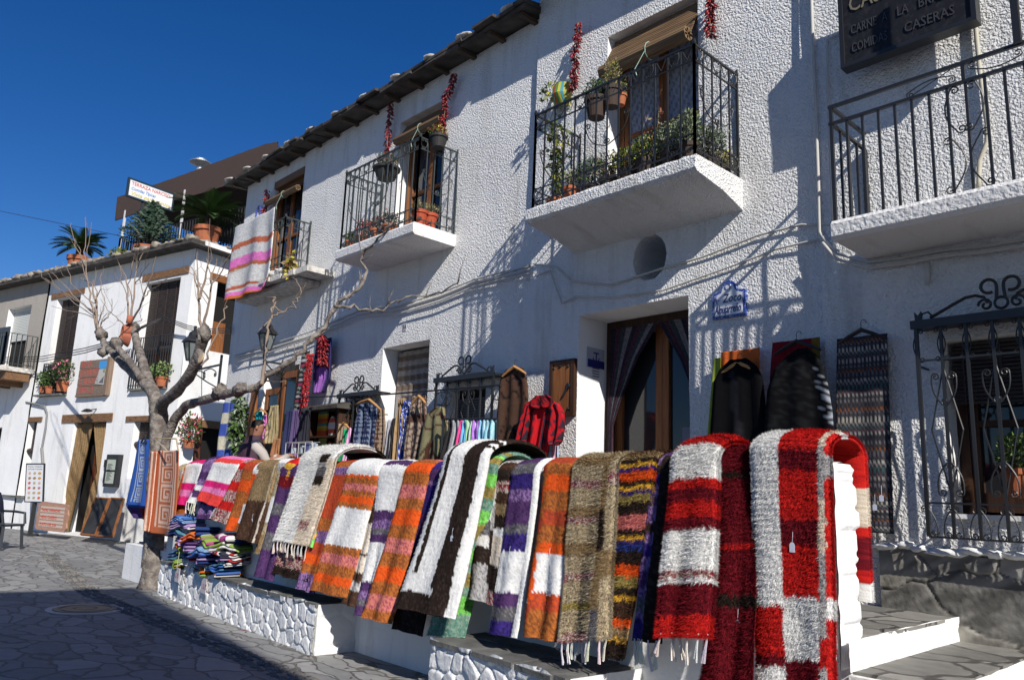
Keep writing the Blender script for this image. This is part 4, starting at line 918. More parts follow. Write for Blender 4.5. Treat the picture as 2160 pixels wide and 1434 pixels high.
rug('red shaggy rug with two large cream squares and white tassels', (1436, 938), (1530, 930), (1393, 1342), (1502, 1345), [(1, 'r14 d8 r20 w54 r14 d18 r20 d16 w50 a10 w6 d36 r24')], yb=4.07, ntuft=20000, shag=.034, fringe=7, lift=.04, yt=YR-.12, yab=YR+.36, back=.4, th=.04)
rug('dark maroon shaggy rug reaching down almost to the street', (1528, 946), (1606, 944), (1482, 1432), (1597, 1448), 'd40 k6 d60 r4 d40 k10 d60', yb=4.22, ntuft=20000, shag=.036, yt=YR-.06, tagp=(.62, .74), rip=.03)
rug('tall white and crimson checked shaggy rug at the end of the wall', (1600, 921), (1764, 919), (1606, 1530), (1768, 1536), [(.37, 'w225 r50 d12 w60'), (.86, 'r45 d22 r50 d26 r50 w58 d60'), (.93, 'c30 g40 c40 g60 r20 g40'), (1, 'w6 r20 g12 r60 w10 r50')], yb=4.30, ntuft=34000, shag=.026, yt=YR-.10, yab=YR+.33, back=.86, backspec=[(1, 'r30 r26 c30 r8 d24 r10 w14')], tagp=(.55, .43), th=.04, rip=.012, step=.011)
# ============================================================ facade: balconies
def side(X, off, F): return Fr((X, F.O[1]-off, 0), (0, 1, 0), (1, 0, 0))
def fancy(F, x0, x1, off, z0, z1, parent, spacing=.15, style='scroll', m=None, low=0.0):
    """U-shaped railing: left side, front, right side, with scroll bands"""
    b = MB(); Y0 = F.O[1]; m = m or m_irong
    crn = [(x0, Y0-.01), (x0, Y0-off), (x1, Y0-off), (x1, Y0-.01)]
    zt2 = z1-.16; zb2 = z0+.07
    for (xa, ya), (xb, yb_) in zip(crn, crn[1:]):
        L_ = math.hypot(xb-xa, yb_-ya); n = max(2, int(round(L_/spacing))); d = A((xb-xa)/L_, (yb_-ya)/L_, 0)
        G = Fr((xa, ya, 0), d, (d[1], -d[0], 0))
        for i in range(n+1):
            r = .011 if i in (0, n) else .007; b.bar(G.at(L_*i/n, 0, z0), G.at(L_*i/n, 0, z1), r*2)
        for z, h in ((z1, .02), (zt2, .012), (zb2, .013), (z0+.22 if style == 'scroll' else zb2+.001, .010)): b.bar(G.at(0, 0, z), G.at(L_, 0, z), .022 if z == z1 else .013, h)
        if style == 'scroll':
            for i in range(n):
                u = L_*(i+.5)/n; w_ = L_/n*.42
                if i % 2 == 0:
                    for sg in (-1, 1): cscroll(b, G, u+sg*w_*.9, z1-.035, u+sg*.012, zt2+.02, .004, .022, sg*.02, .0045)
                    for sg in (-1, 1): cscroll(b, G, u+sg*w_*.9, z0+.20, u+sg*.012, zb2+.01, .004, .026, sg*.03, .0045)
                else: b.tube([G.at(u-w_, 0, z1-.01), G.at(u, 0, zt2+.03), G.at(u+w_, 0, z1-.01)], .0045, 4)
            c = L_/2
            for sg in (-1, 1):
                cscroll(b, G, c+sg*L_/n*1.9, (z0+z1)/2+.12, c+sg*L_/n*.3, (z0+z1)/2-.12, .004, .04, sg*.05, .006)
        for sg, u in ((0, 0), (0, L_)):
            b.prism(G, [(u-.012, z1), (u+.012, z1), (u+.02, z1+.02), (u, z1+.06), (u-.02, z1+.02)], -.012, .012)
    return b.build('railing', m, parent)
def slab(F, x0, x1, off, zt, th, parent, m=None, haunch=.0, rough=.0, name='balcony_slab'):
    b = MB()
    U = np.linspace(x0, x1, 34); rr = random.Random(int(abs(x0)*100))
    sec = [(-.02, zt-th-haunch), (off*.45, zt-th-haunch*.35), (off-.02, zt-th), (off+.015, zt-th+.03), (off+.02, zt-.03), (off, zt), (-.02, zt)]
    n = len(sec); vs = []
    for u in U:
        for k, (o, z) in enumerate(sec): vs.append(F.at(u+rr.uniform(-.003, .003), o+rr.uniform(-1, 1)*rough, z+rr.uniform(-1, 1)*rough))
    fs = [(i*n+j, i*n+(j+1) % n, (i+1)*n+(j+1) % n, (i+1)*n+j) for i in range(len(U)-1) for j in range(n)]+[tuple(range(n))[::-1], tuple((len(U)-1)*n+j for j in range(n))]
    b.add(vs, fs); return b.build(name, m or m_slabw, parent)
# balcony 1 (middle, house A)
x0, x1 = FA.px(713, 540, .7)[0], FA.px(874, 463, .7)[0]
bal = slab(FA, x0-.02, x1+.03, .72, ZS1, .17, hA, name='balcony')
fancy(FA, x0+.02, x1-.01, .68, ZS1+.005, 6.37, bal, .128)
# balcony 0 (left, house A)
x00, x01 = FA.px(490, 640, .5)[0], FA.px(603, 458, .5)[0]
bal0 = slab(FA, x00, x01+.10, .52, 5.33, .10, hA, rough=.02, name='balcony')
b = MB(); rr = random.Random(4)
for k in range(7): b.box(FA, x00-.05+k*.42, x00+.34+k*.42, 0, .5+rr.uniform(0, .08), 5.10+rr.uniform(0, .03), 5.2)
b.box(FA, x00-.02, x00+2.4, 0, .42, 5.02, 5.09); b.build('balcony_stones', m_mortar, bal0)
fancy(FA, x00+.03, x01, .5, 5.34, 6.27, bal0, .13)
# balcony 2 (house B)
x20, x21 = FB.px(1119, 432, .78)[0], FB.px(1465, 327, .78)[0]
bal2 = slab(FB, x20-.03, x21+.03, .80, ZS2, .16, hB, haunch=.16, rough=.006, m=m_stucB, name='balcony')
fancy(FB, x20+.02, x21-.01, .76, ZS2+.005, 5.80, bal2, .153, m=m_iron)
# balcony 3 (house C)
x30 = FC.px(1757, 467, .65)[0]
bal3 = slab(FC, x30, .5, .67, ZS3, .155, hC, name='balcony', haunch=.0)
b = MB(); Y0 = FC.O[1]; z0, z1 = ZS3, 4.745
G = Fr((0, Y0-.645, 0), (1, 0, 0), (0, -1, 0))
for i in range(25):
    u = x30+.02+i*.121
    if u < .5: b.bar(G.at(u, 0, z0), G.at(u, 0, z1-.15), .018 if i else .026)
for sg in range(5): b.bar((x30+.02, Y0-.645+sg*.155, z0), (x30+.02, Y0-.645+sg*.155, z1-.15), .018 if sg < 4 else .035)
for z, h in ((z1, .026), (z1-.145, .024)):
    b.bar(G.at(x30, 0, z), G.at(.5, 0, z), .026, h); b.bar((x30+.02, Y0-.645, z), (x30+.02, Y0-.01, z), .026, h)
b.bar(G.at(x30+.02, 0, z1-.15), G.at(x30+.02, 0, z1), .024); b.bar(G.at(x30+.98, 0, z1-.15), G.at(x30+.98, 0, z1), .024)
cu_ = x30+.97
for sg in (-1, 1):
    cscroll(b, G, cu_+sg*.09, z0+.77, cu_+sg*.06, z0+.47, .004, .035, sg*.05, .006)
    cscroll(b, G, cu_+sg*.085, z0+.40, cu_+sg*.09, z0+.04, .004, .035, -sg*.075, .006)
    cscroll(b, G, cu_+sg*.35, z1-.09, cu_+sg*.07, z1-.07, .004, .03, .03, .005)
b.tube([G.at(x30+.62, .002, z1-.13), G.at(x30+.9, .002, z1-.02)], .004, 4)
b.build('railing', m_iron, bal3)
# ---- balcony doors
def glazed(F, h, dep, parent, name='balcony_door', frame=m_wood, leaves_=2, rail=.45, fw=.07, glass=m_glass, curtain=None, lw=.06):
    u0, u1, z0, z1 = h[:4]
    b = MB(); b.box(F, u0-.05, u1+.05, -dep-.12, -dep-.08, z0-.02, z1+.05); d = b.build(name, m_dark, parent)
    b = MB(); n0, n1 = -dep-.01, -dep+.04
    b.box(F, u0-.02, u0+fw, n0, n1, z0, z1); b.box(F, u1-fw, u1+.02, n0, n1, z0, z1); b.box(F, u0+fw, u1-fw, n0, n1, z1-fw, z1+.02)
    W_ = (u1-u0-2*fw)/leaves_
    for k in range(leaves_):
        a = u0+fw+k*W_; c = a+W_
        b.box(F, a+.003, a+lw, n0-.03, n1-.01, z0+.02, z1-fw-.003); b.box(F, c-lw, c-.003, n0-.03, n1-.01, z0+.02, z1-fw-.003)
        for zz, t_ in ((z0+.02, .14), (z0+rail*(z1-z0), .05), (z1-fw-.063, .06)): b.box(F, a+lw, c-lw, n0-.028, n1-.012, zz, zz+t_)
    b.build('frame', frame, d)
    b = MB()
    for k in range(leaves_): a = u0+fw+k*W_; b.box(F, a+lw-.01, a+W_-lw+.01, n0-.01, n0+.0, z0+.1, z1-fw-.01)
    b.build('pane', glass, d)
    if curtain:
        for k in range(leaves_):
            a = u0+fw+k*W_; cloth('lace_curtain', F, [(z1-fw, a+.03, a+W_-.03), (z0+.1, a+.04, a+W_-.04)], d, nu=30, off=-dep+.045 if False else n0+.012, rip=.008, nrip=6, colf=curtain, th=.004, seed=k)
    return d
lace = lambda x, y, rg: A(.34, .36, .42)*(.6 if (int(x*14)+int(y*40)) % 3 == 0 else 1.)*(.8+.4*rg.random())
glazed(FB, hB_b2, .27, hB, frame=m_wood, curtain=lace)
glazed(FA, hA_b1, .24, hA, frame=m_wood, curtain=None, leaves_=2)
glazed(FA, hA_b0, .13, hA, frame=m_wood, leaves_=2, lw=.05)
def rollblind(F, h, zroll, off, parent, r=.07, ext=.06):
    b = MB(); u0, u1 = h[0]-ext, h[1]+ext; zt_ = h[3]-.02
    T_ = [F.at(h[0]+.02, -.12, zt_), F.at(h[1]-.02, -.12, zt_)]; B_ = [F.at(h[0]+.0, off, zroll), F.at(h[1], off, zroll)]
    n = 14
    for i in range(n):
        a, c = i/n, (i+.8)/n; q = [T_[0]*(1-a)+B_[0]*a, T_[1]*(1-a)+B_[1]*a, T_[1]*(1-c)+B_[1]*c, T_[0]*(1-c)+B_[0]*c]
        b.hexa([p-A(0, -.006, 0) for p in q]+[p+A(0, -.006, 0) for p in q])
    for j in range(7):
        a = 2*pi*j/7; b.tube([F.at(u0, off+.0+r*.55*cos(a), zroll+r*.55*sin(a)), F.at(u1, off+r*.55*cos(a), zroll+r*.55*sin(a))], r*.42, 6)
    o = b.build('roll_blind', m_blind, parent)
    b = MB(); um = (h[0]+h[1])/2
    b.tube([F.at(um+.1+r*1.1*sin(a)*.1, off+r*1.15*cos(a), zroll+r*1.15*sin(a)) for a in np.linspace(0, 2*pi, 12)], .005, 4); b.tube([F.at(um+.1, off+r, zroll-.02), F.at(um-.02, off+r+.03, zroll-.22), F.at(um, off+r+.02, zroll-.3)], .005, 4)
    b.build('cord', m_cord, o); return o
m_cord = mat('pale cord', (.35, .5, .42), .8)
rollblind(FB, hB_b2, FB.px(1291, 148, .12)[1], .14, hB, .085, -.03)
rollblind(FA, hA_b1, FA.px(850, 292, .08)[1], .08, hA, .07, -.02)
rollblind(FA, hA_b0, FA.px(568, 427, .12)[1], .12, hA, .06, .03)
b = MB(); b.box(FA, hA_b0[0]-.0, hA_b0[1]+.0, -.1, .012, hA_b0[3]-.03, hA_b0[3]+.12); b.build('lintel', m_lintel, hA)
# ---- main shop door (house B)
d = glazed(FB, hB_door, .60, hB, 'shop_door', m_wood, 2, .44, .10, m_glass, lw=.085)
u0, u1, z0, z1 = hB_door[:4]; um = (u0+u1)/2
b = MB(); b.box(FB, u0-.02, u0+.085, -.585, -.50, z0, z1); b.box(FB, u1-.06, u1, -.585, -.50, z0, z1); b.box(FB, u0+.085, u1-.06, -.585, -.50, z1-.09, z1); b.build('outer_frame', m_woodd, d)
b = MB(); b.box(FB, um-.065, um-.025, -.57, -.535, z0+.85, z0+1.25); b.bar(FB.at(um-.045, -.5, z0+1.08), FB.at(um-.20, -.5, z0+1.08), .02); b.bar(FB.at(um-.045, -.535, z0+1.08), FB.at(um-.045, -.49, z0+1.08), .02); b.build('handle', m_iron, d)
def bead(x, y, rg):
    k = int(x*9) % 4; return (A(.03, .025, .04), A(.07, .03, .045), A(.04, .05, .06), A(.16, .15, .16))[k]*(.6+.7*rg.random())
zc = z1-.1; un = u1-u0
cloth('tied_curtain', FB, [(zc, u0+.09, um+.05), (zc-.35, u0+.1, u0+.50), (zc-.85, u0+.08, u0+.24), (zc-1.12, u0+.08, u0+.13), (z0+.05, u0+.07, u0+.16)], d, nu=40, off=-.46, rip=.018, nrip=9, colf=bead)
cloth('tied_curtain', FB, [(zc, um+.03, u1-.06), (zc-.45, um+.32, u1-.06), (zc-.95, u1-.2, u1-.06), (z0+.05, u1-.14, u1-.05)], d, nu=40, off=-.46, rip=.018, nrip=9, colf=bead, seed=5)
b = MB(); b.box(FB, u1-.48, u1-.22, -.585, -.578, z0+1.32, z0+1.5); b.build('notice', mat('notice', (.12, .14, .2), .4), d)
# plaque on the reveal
J = Fr((hB_door[0]+.005, YB, 0), (0, 1, 0), (1, 0, 0))
def jz(y): return proj_z(y)
pu0, pz0 = J.px(1238, 731); pu1, pz1 = J.px(1272, 780)
t = thing('tourism_plaque', 'small clear plaque with a ringed T and blue band beside the shop door', 'plaque', J.at((pu0+pu1)/2, 0, pz1))
b = MB(); b.box(J, pu0, pu1, .004, .016, pz1, pz0); b.build('plate', mat('grey acrylic', (.40, .42, .48), .15), t)
m_navy = mat('navy paint', (.02, .025, .16), .4)
b = MB(); w_ = pu1-pu0; b.box(J, pu0, pu1, .016, .019, pz1, pz1+.09); cx = (pu0+pu1)/2; zc = pz0-.11
b.box(J, cx-.05, cx+.05, .016, .019, zc+.045, zc+.06); b.box(J, cx-.008, cx+.008, .016, .0195, zc-.04, zc+.045)
b.tube([J.at(cx+.05*cos(a), .018, zc+.05*sin(a)) for a in np.linspace(-pi, 0, 12)], .006, 4)
for k in range(4): b.box(J, cx-.06, cx+.06, .016, .0175, pz0-.24-.03*k, pz0-.232-.03*k)
b.build('emblem', m_navy, t)
# ceramic sign Zoco Alpujarreno
pu0, pz0 = FB.px(1503, 612, .03); pu1, pz1 = FB.px(1573, 664, .03); w_ = pu1-pu0; zb_ = pz1-.0; H_ = .30
zt_ = FB.px(1505, 622, .03)[1]; cx = (pu0+pu1)/2
t = thing('ceramic_sign', 'blue and white tiled sign with an arched top right of the shop door', 'sign', FB.at(cx, 0, zb_))
def outl(s, e): # scaled outline
    h = zt_-zb_; return [(cx-w_/2*s, zb_+e), (cx+w_/2*s, zb_+e), (cx+w_/2*s, zt_-e), (cx+w_*.26*s, zt_+.02-e)]+[(cx+w_*.24*cos(a)*s, zt_+.02-e+.10*sin(a)*s) for a in np.linspace(.2, pi-.2, 9)]+[(cx-w_*.26*s, zt_+.02-e), (cx-w_/2*s, zt_-e)]
m_bt = mat('cobalt glaze', (.02, .05, .28), .2, noise=(60, (.3, .35, .5), .5, .62), spec=.5)
m_wt = mat('white glaze', (.66, .68, .72), .2, spec=.5)
b = MB(); b.prism(FB, outl(1, 0), .0, .035); b.build('tile_border', m_bt, t)
b = MB(); b.prism(FB, outl(.84, .022), .0351, .040); b.build('tile_face', m_wt, t)
inscr(FB, t, 'Zoco', cx-.06, zt_-.10, .12, (.012, .02, .12), .2, .25, .0415)
inscr(FB, t, 'Alpujarreño', pu0+.03, zb_+.045, .12, (.012, .02, .12), w_-.07, .25, .0415)
b = MB(); b.tube([FB.at(cx+.03*cos(a), .043, zt_+.055+.03*sin(a)) for a in np.linspace(0, 2*pi, 14)], .004, 4); b.tube([FB.at(pu0+.05, .043, zt_-.02), FB.at(pu0+.045, .043, zt_-.07), FB.at(pu0+.06, .043, zt_-.11)], .005, 4); b.tube([FB.at(pu0+.03, .043, zt_-.06), FB.at(pu0+.075, .043, zt_-.07)], .004, 4); b.build('ornament', m_bt, t)
# wooden hatch beside the door
a0 = FB.px(1160, 762, .05); a1 = FB.px(1209, 876, .05)
t = thing('wooden_hatch', 'honey coloured plank hatch with black iron fittings left of the shop door', 'shutter', FB.at((a0[0]+a1[0])/2, 0, a1[1]))
b = MB(); U0, U1, Z0, Z1 = a0[0], a1[0], a1[1], a0[1]; e = .045
for q_ in ((U0, U1, Z1-e, Z1), (U0, U1, Z0, Z0+e), (U0, U0+e, Z0+e, Z1-e), (U1-e, U1, Z0+e, Z1-e)): b.box(FB, q_[0], q_[1], 0, .055, q_[2], q_[3])
b.build('frame', m_woodd, t); b = MB(); n = 3
for k in range(n): b.box(FB, U0+e+(U1-U0-2*e)*k/n+.003, U0+e+(U1-U0-2*e)*(k+1)/n-.003, 0, .04, Z0+e, Z1-e)
b.build('planks', m_wood, t); b = MB()
for uu, zz in ((U0+.06, Z1-.09), (U0+.06, Z0+.12), (U1-.1, Z1-.08), (U0+.16, Z1-.07), (U1-.08, Z0+.08)): b.blob(FB.at(uu, .044, zz), (.02, .012, .02), 1, 8, .3)
b.bar(FB.at(U1-.16, .055, (Z0+Z1)/2-.1), FB.at(U1-.07, .055, (Z0+Z1)/2+.03), .018); b.blob(FB.at(U1-.08, .05, (Z0+Z1)/2+.02), (.035, .015, .03), 3, 8, .4); b.build('iron_fittings', m_iron, t)
# house number tile
c = FA.px(853, 690, .01); t = thing('house_number', 'small tile with the number 14 above the middle doorway', 'number tile', FA.at(c[0], 0, c[1]-.06))
b = MB(); b.box(FA, c[0]-.045, c[0]+.045, 0, .015, c[1]-.06, c[1]+.06); b.build('tile', mat('tile', (.4, .4, .43), .3), t)
inscr(FA, t, '14', c[0]-.035, c[1]-.03, .09, (.03, .03, .09), .07, 0, .017)
# grill restaurant sign
off = .26
bl = FC.px(1783, 134, off); br = FC.px(2050, 40, off); zb_ = (bl[1]+br[1])/2; U0, U1 = bl[0], br[0]; H_ = .78
t = thing('restaurant_sign', 'large black metal sign with raised capitals above the right balcony', 'sign', FC.at((U0+U1)/2, off, zb_))
m_bl = mat('black sign enamel', (.014, .014, .018), .6, spec=.25, noise=(30, (.03, .03, .033), .5, .7))
b = MB(); b.box(FC, U0, U1, off-.10, off, zb_, zb_+H_); bd = b.build('board', m_bl, t)
b = MB(); e = .035
for q_ in ((U0-e, U1+e, zb_-e, zb_), (U0-e, U1+e, zb_+H_, zb_+H_+e), (U0-e, U0, zb_, zb_+H_), (U1, U1+e, zb_, zb_+H_)): b.box(FC, q_[0], q_[1], off-.105, off+.015, q_[2], q_[3])
b.build('frame', m_iron, t)
b = MB(); b.bar(FC.at(U0+.2, off-.1, zb_+.3), FC.at(U0+.2, 0, zb_+.3), .03); b.bar(FC.at(U1-.2, off-.1, zb_+.3), FC.at(U1-.2, 0, zb_+.3), .03); b.build('bracket', m_iron, t)
W_ = U1-U0
for tx, u, z, s_, ww, col in (('CASA  JULIO', .05, .46, .22, W_*.85, (.22, .19, .13)), ('CARNE', .06, .25, .12, W_*.22, (.06, .06, .065)), ('A', W_*.33, .25, .12, W_*.045, (.06, .06, .065)), ('LA', W_*.45, .25, .12, W_*.09, (.06, .06, .065)), ('BRASA', W_*.62, .25, .12, W_*.26, (.06, .06, .065)), ('COMIDAS', .06, .08, .12, W_*.30, (.06, .06, .065)), ('CASERAS', W_*.50, .08, .12, W_*.38, (.06, .06, .065))):
    inscr(FC, t, tx, U0+u, zb_+z, s_, col, ww, .0, off+.006, rough=.4)
# wall vent
c = FC.px(2145, 603, .01); t = thing('wall_vent', 'small white louvred vent above the right window grille', 'vent', FC.at(c[0], 0, c[1]-.07))
b = MB(); b.box(FC, c[0]-.12, c[0]+.12, 0, .015, c[1]-.075, c[1]+.075); b.build('plate', m_cable, t); b = MB()
for k in range(7): b.box(FC, c[0]-.1, c[0]+.1, .015, .024, c[1]-.06+k*.018, c[1]-.052+k*.018)
b.build('louvres', m_slabw, t)
# door on balcony 3
b = MB(); u0, u1, z0, z1 = hC_bd[:4]; b.box(FC, u0, u1, -.24, -.2, z0, z1); b.build('balcony_doorway', m_dark, hC)
b = MB(); b.box(FC, u0-.02, u0+.09, -.2, .03, z0, z1); b.box(FC, u1-.08, u1, -.2, .03, z0, z1); b.box(FC, u0+.09, u1-.08, -.2, .03, z1-.1, z1); b.box(FC, u0+.5, u1-.09, -.19, -.15, z0, z1-.1); b.build('balcony_door_frame', wood('ochre frame', (.55, .26, .05), (.4, .18, .04)), hC)
pp = [FC.p3(2143, -30, .66), FC.p3(2152, 140, .66), FC.p3(2168, 330, .66)]
t = thing('awning_post', 'black iron post rising from the right balcony rail', 'post', (pp[2][0], pp[2][1], 4.7))
b = MB(); b.bar((pp[1][0], pp[1][1], 4.74), (pp[1][0], pp[1][1], 6.4), .045); b.build('post_bar', m_iron, t)
# ---- window and grille of house C
u0, u1, z0, z1 = hC_win[:4]
d = glazed(FC, (u0, u1, z0, z1), .27, hC, 'window', m_woodd, 2, .5, .08, lw=.07)
b = MB(); zbl = FC.px(2080, 850, -.1)[1]; slats(b, FC, u0-.02+.05, u1, zbl, z1-.02, -.14, .03, .014)
for k in range(5): b.box(FC, u0+.1+k*.25, u0+.115+k*.25, -.124, -.118, zbl, z1-.02)
b.build('reed_blind', m_blindd, hC)
b = MB(); b.box(FC, u0-.0, u1, -.2, .03, z0-.035, z0); b.build('window_sill', m_plaster, hC)
def grille(F, u0, u1, z0, z1, off, n, label, dense=True, crown=True, shelf=.16):
    t = thing('window_grille', label, 'window grille', F.at((u0+u1)/2, off, z0), 'wrought iron window grilles')
    b = MB(); W_ = u1-u0
    for i in range(n+1):
        u = u0+W_*i/n; b.bar(F.at(u, off, z0), F.at(u, off, z1), .021 if 0 < i < n else .026)
    for x in (u0, u1): b.bar(F.at(x, 0, z0+.02), F.at(x, off, z0+.02), .014); b.bar(F.at(x, 0, z1-.3), F.at(x, off, z1-.3), .014)
    H_ = z1-z0
    for z in (z0, z0+H_*.155, z1-H_*.17): b.bar(F.at(u0, off, z), F.at(u1, off, z), .014)
    b.build('bars', m_iron, t)
    b = MB(); s_ = W_/n
    for i in range(n):
        u = u0+s_*(i+.5)
        for sg in (-1, 1):
            cscroll(b, F, u+sg*s_*.46, z1-.04, u+sg*s_*.46, z1-H_*.165, off, s_*.13, sg*s_*.2, .005)
            cscroll(b, F, u+sg*s_*.45, z0+H_*.13, u+sg*s_*.12, z0+.03, off+.004, s_*.17, -sg*s_*.1, .005)
    for i in range(1, n, 2):
        u = u0+s_*i; zc_ = z0+H_*.46
        for sg in (-1, 1):
            b.tube([F.at(u+sg*.005, off, z0+H_*.78), F.at(u+sg*s_*.62, off, zc_+.05), F.at(u+sg*.005, off, z0+H_*.2)], .006, 5)
            cscroll(b, F, u+sg*s_*.5, z0+H_*.74, u+sg*.03, z0+H_*.62, off+.005, s_*.18, sg*.02, .006)
            cscroll(b, F, u+sg*s_*.5, z0+H_*.21, u+sg*.03, z0+H_*.33, off+.005, s_*.18, -sg*.02, .006)
    b.build('scrollwork', m_iron, t)
    b = MB(); b.box(F, u0-.03, u1+.03, 0 if shelf else off-.02, off+.02, z1, z1+.025); b.box(F, u0-.03, u1+.03, off+.005, off+.035, z1-.02, z1+.045); b.build('top_plate', m_iron, t)
    if crown:
        b = MB(); c = (u0+u1)/2 if u1-u0 < 1.2 else u0+crown; hw = min(W_/2, crown if crown is not True else W_/2)-.04; Z = z1+.045; k = min(1, hw/.45)
        for sg in (-1, 1):
            b.tube([F.at(c+sg*hw, off, Z+.01), F.at(c+sg*hw*.98, off, Z+.05*k), F.at(c+sg*hw*.9, off, Z+.06*k), F.at(c+sg*hw*.86, off, Z+.03*k)], .008, 5)
            b.tube([F.at(c+sg*hw*.88, off, Z+.012), F.at(c+sg*hw*.62, off, Z+.08*k), F.at(c+sg*hw*.42, off, Z+.13*k), F.at(c+sg*hw*.3, off, Z+.135*k), F.at(c+sg*hw*.2, off, Z+.115*k), F.at(c+sg*hw*.16, off, Z+.07*k)], .012, 6)
            b.tube(spiral(F, c+sg*(.10)*k, Z+.055*k, off, .05*k, 1.2, 0 if sg > 0 else pi, sg), .010, 6)
            b.tube([F.at(c+sg*.028*k, off, Z+.09*k), F.at(c+sg*.022*k, off, Z+.16*k)]+[F.at(c+sg*(.022+.05*(1-cos(a)))*k, off, Z+(.19+.05*sin(a))*k) for a in np.linspace(0, 1.65*pi, 14)], .012, 6)
        b.tube([F.at(c+.042*k*cos(a), off, Z+(.06+.042*sin(a))*k) for a in np.linspace(0, 2*pi, 16)], .010, 6)
        for sg in (-1, 1):
            b.prism(F, [(c+sg*(hw+.02)-.02, Z-.02), (c+sg*(hw+.02)+.02, Z-.02), (c+sg*(hw+.02)+.025, Z+.07), (c+sg*(hw+.02), Z+.04), (c+sg*(hw+.02)-.025, Z+.07)], off-.01, off+.01)
        b.build('crown', m_iron, t)
    return t
gu0, gz1 = FC.px(1932, 690, .2); gz0 = FC.px(1940, 1130, .2)[1]
grille(FC, gu0, gu0+1.36, gz0, gz1, .2, 8, 'large wrought iron grille with scrolled crown over the window at the right edge', crown=.58)
g0 = FA.px(921, 805, .2); g1 = FA.px(1040, 800, .2); gb = FA.px(925, 945, .2)[1]
grille(FA, g0[0], g1[0], gb, g0[1], .2, 5, 'black window grille with scrolled crown left of the dark brown poncho')
g0 = FA.px(716, 838, .2); g1 = FA.px(797, 828, .2); gb = FA.px(725, 950, .2)[1]
grille(FA, g0[0], g1[0], gb, (g0[1]+g1[1])/2, .2, 5, 'black crowned window grille behind the checked scarves')
b = MB(); u0, u1, z0, z1 = hA_gr[:4]; b.box(FA, u0-.02, u1+.02, -.2, -.16, z0-.02, z1+.02); d = b.build('window', m_dark, hA)
b = MB(); slats(b, FA, u0, u1, z0+.0, z0+(z1-z0)*.75, -.14, .035, .01); b.build('blind', mat('grey slats', (.16, .16, .16), .6), d)
fill(FA, hA_mid, m_dark, .34, 'doorway', hA); fill(FA, hA_shop, m_dark, .34, 'shop_doorway', hA)
# striped curtain of the middle doorway
def midc(x, y, rg):
    if y < .25: return (A(.16, .12, .09) if int(y*36) % 2 else A(.30, .27, .24))*(.8+.4*rg.random())
    return A(.08, .07, .08)*(.5+1*rg.random()) if int(x*7) % 3 else A(.3, .29, .3)
u0, u1, z0, z1 = hA_mid[:4]; cloth('curtain', FA, [(z1-.03, u0+.03, u1-.02), (z0+.1, u0+.05, u1-.04)], hA, nu=40, off=-.27, rip=.02, nrip=7, colf=midc)
# open wooden doors of the shop
u0, u1, z0, z1 = hA_shop[:4]
for uu, nm in ((u1-.42, 0), (u0+.02, 1)):
    b = MB(); n0 = .03 if nm == 0 else -.1; e = .1
    zt_ = z1-(.12 if nm == 0 else .35)
    b.box(FA, uu, uu+e, n0, n0+.05, z0, zt_); b.box(FA, uu+.5, uu+.5+e, n0, n0+.05, z0, zt_)
    for zz in (z0, z0+.9, zt_-.12): b.box(FA, uu+e, uu+.5, n0+.003, n0+.047, zz, zz+.12)
    dd_ = b.build('door_leaf', m_wood, hA)
    b = MB(); b.box(FA, uu+e, uu+.5, n0+.02, n0+.028, z0+.1, zt_-.1); b.build('pane', m_glass, dd_)
# ============================================================ cables and pipes on the facades
def cab(label, pts, r, m=None, name='cable', cat='cable', group='cables along the facades'):
    b = MB(); P = []
    for F, x, y, o in pts: P.append(F.p3(x, y, o))
    Q = [P[0]]
    for a, c in zip(P, P[1:]):
        Q += [a+(c-a)*t for t in (.33, .66)]+[c]
    b.tube(Q, r, 6); o = b.build(name, m or m_cable, smooth=True); tag(o, label, cat, group); return o
cab('upper cable rising from the middle pier to the drainpipe by the right balcony', [(FA, 1000, 598, .03), (FA, 1125, 556, .05), (FB, 1172, 563, .03), (FB, 1205, 592, .03), (FB, 1290, 600, .03), (FB, 1400, 565, .03), (FB, 1480, 543, .03), (FB, 1600, 496, .03), (FB, 1690, 474, .03), (FB, 1752, 476, .05)], .011)
cab('lower cable dipping under the round niche toward the right balcony', [(FA, 1110, 590, .03), (FB, 1160, 570, .03), (FB, 1185, 640, .03), (FB, 1215, 625, .03), (FB, 1290, 628, .03), (FB, 1400, 612, .03), (FB, 1520, 570, .03), (FB, 1640, 525, .03), (FB, 1725, 505, .04), (FC, 1770, 530, .04)], .010)
for k, (dy, lab) in enumerate(((0, 'topmost strand of the cable bundle under the middle balcony'), (9, 'middle strand of the cable bundle under the middle balcony'), (19, 'lowest strand of the cable bundle under the middle balcony'))):
    rr = random.Random(k); cab(lab, [(FA, x, y+dy*.8+rr.uniform(-3, 3), .04+.02*k) for x, y in ((495, 748), (560, 728), (650, 702), (760, 655), (830, 648), (930, 618), (1000, 588), (1060, 575), (1125, 560))], .017 if k == 1 else .012)
for k, (dy, lab) in enumerate(((0, 'upper cable under the right balcony slab'), (12, 'lower cable under the right balcony slab'))):
    cab(lab, [(FC, x, y+dy, .04+.03*k) for x, y in ((1735, 500), (1765, 535), (1830, 553), (1900, 545), (1990, 528), (2080, 520), (2200, 500))], .014)
cab('thin pale pipe running down the seam left of the black sign', [(FC, x, y, .03) for x, y in ((1700, -300), (1712, 10), (1716, 130), (1722, 260), (1727, 400), (1729, 490), (1745, 515))], .016, name='downpipe', cat='pipe', group='pale pipes on the facade')
cab('thin pale pipe from the black sign down behind the balcony corner', [(FC, x, y, .03) for x, y in ((1775, 68), (1745, 84), (1746, 190), (1750, 330), (1756, 470))], .010, name='downpipe', cat='pipe', group='pale pipes on the facade')
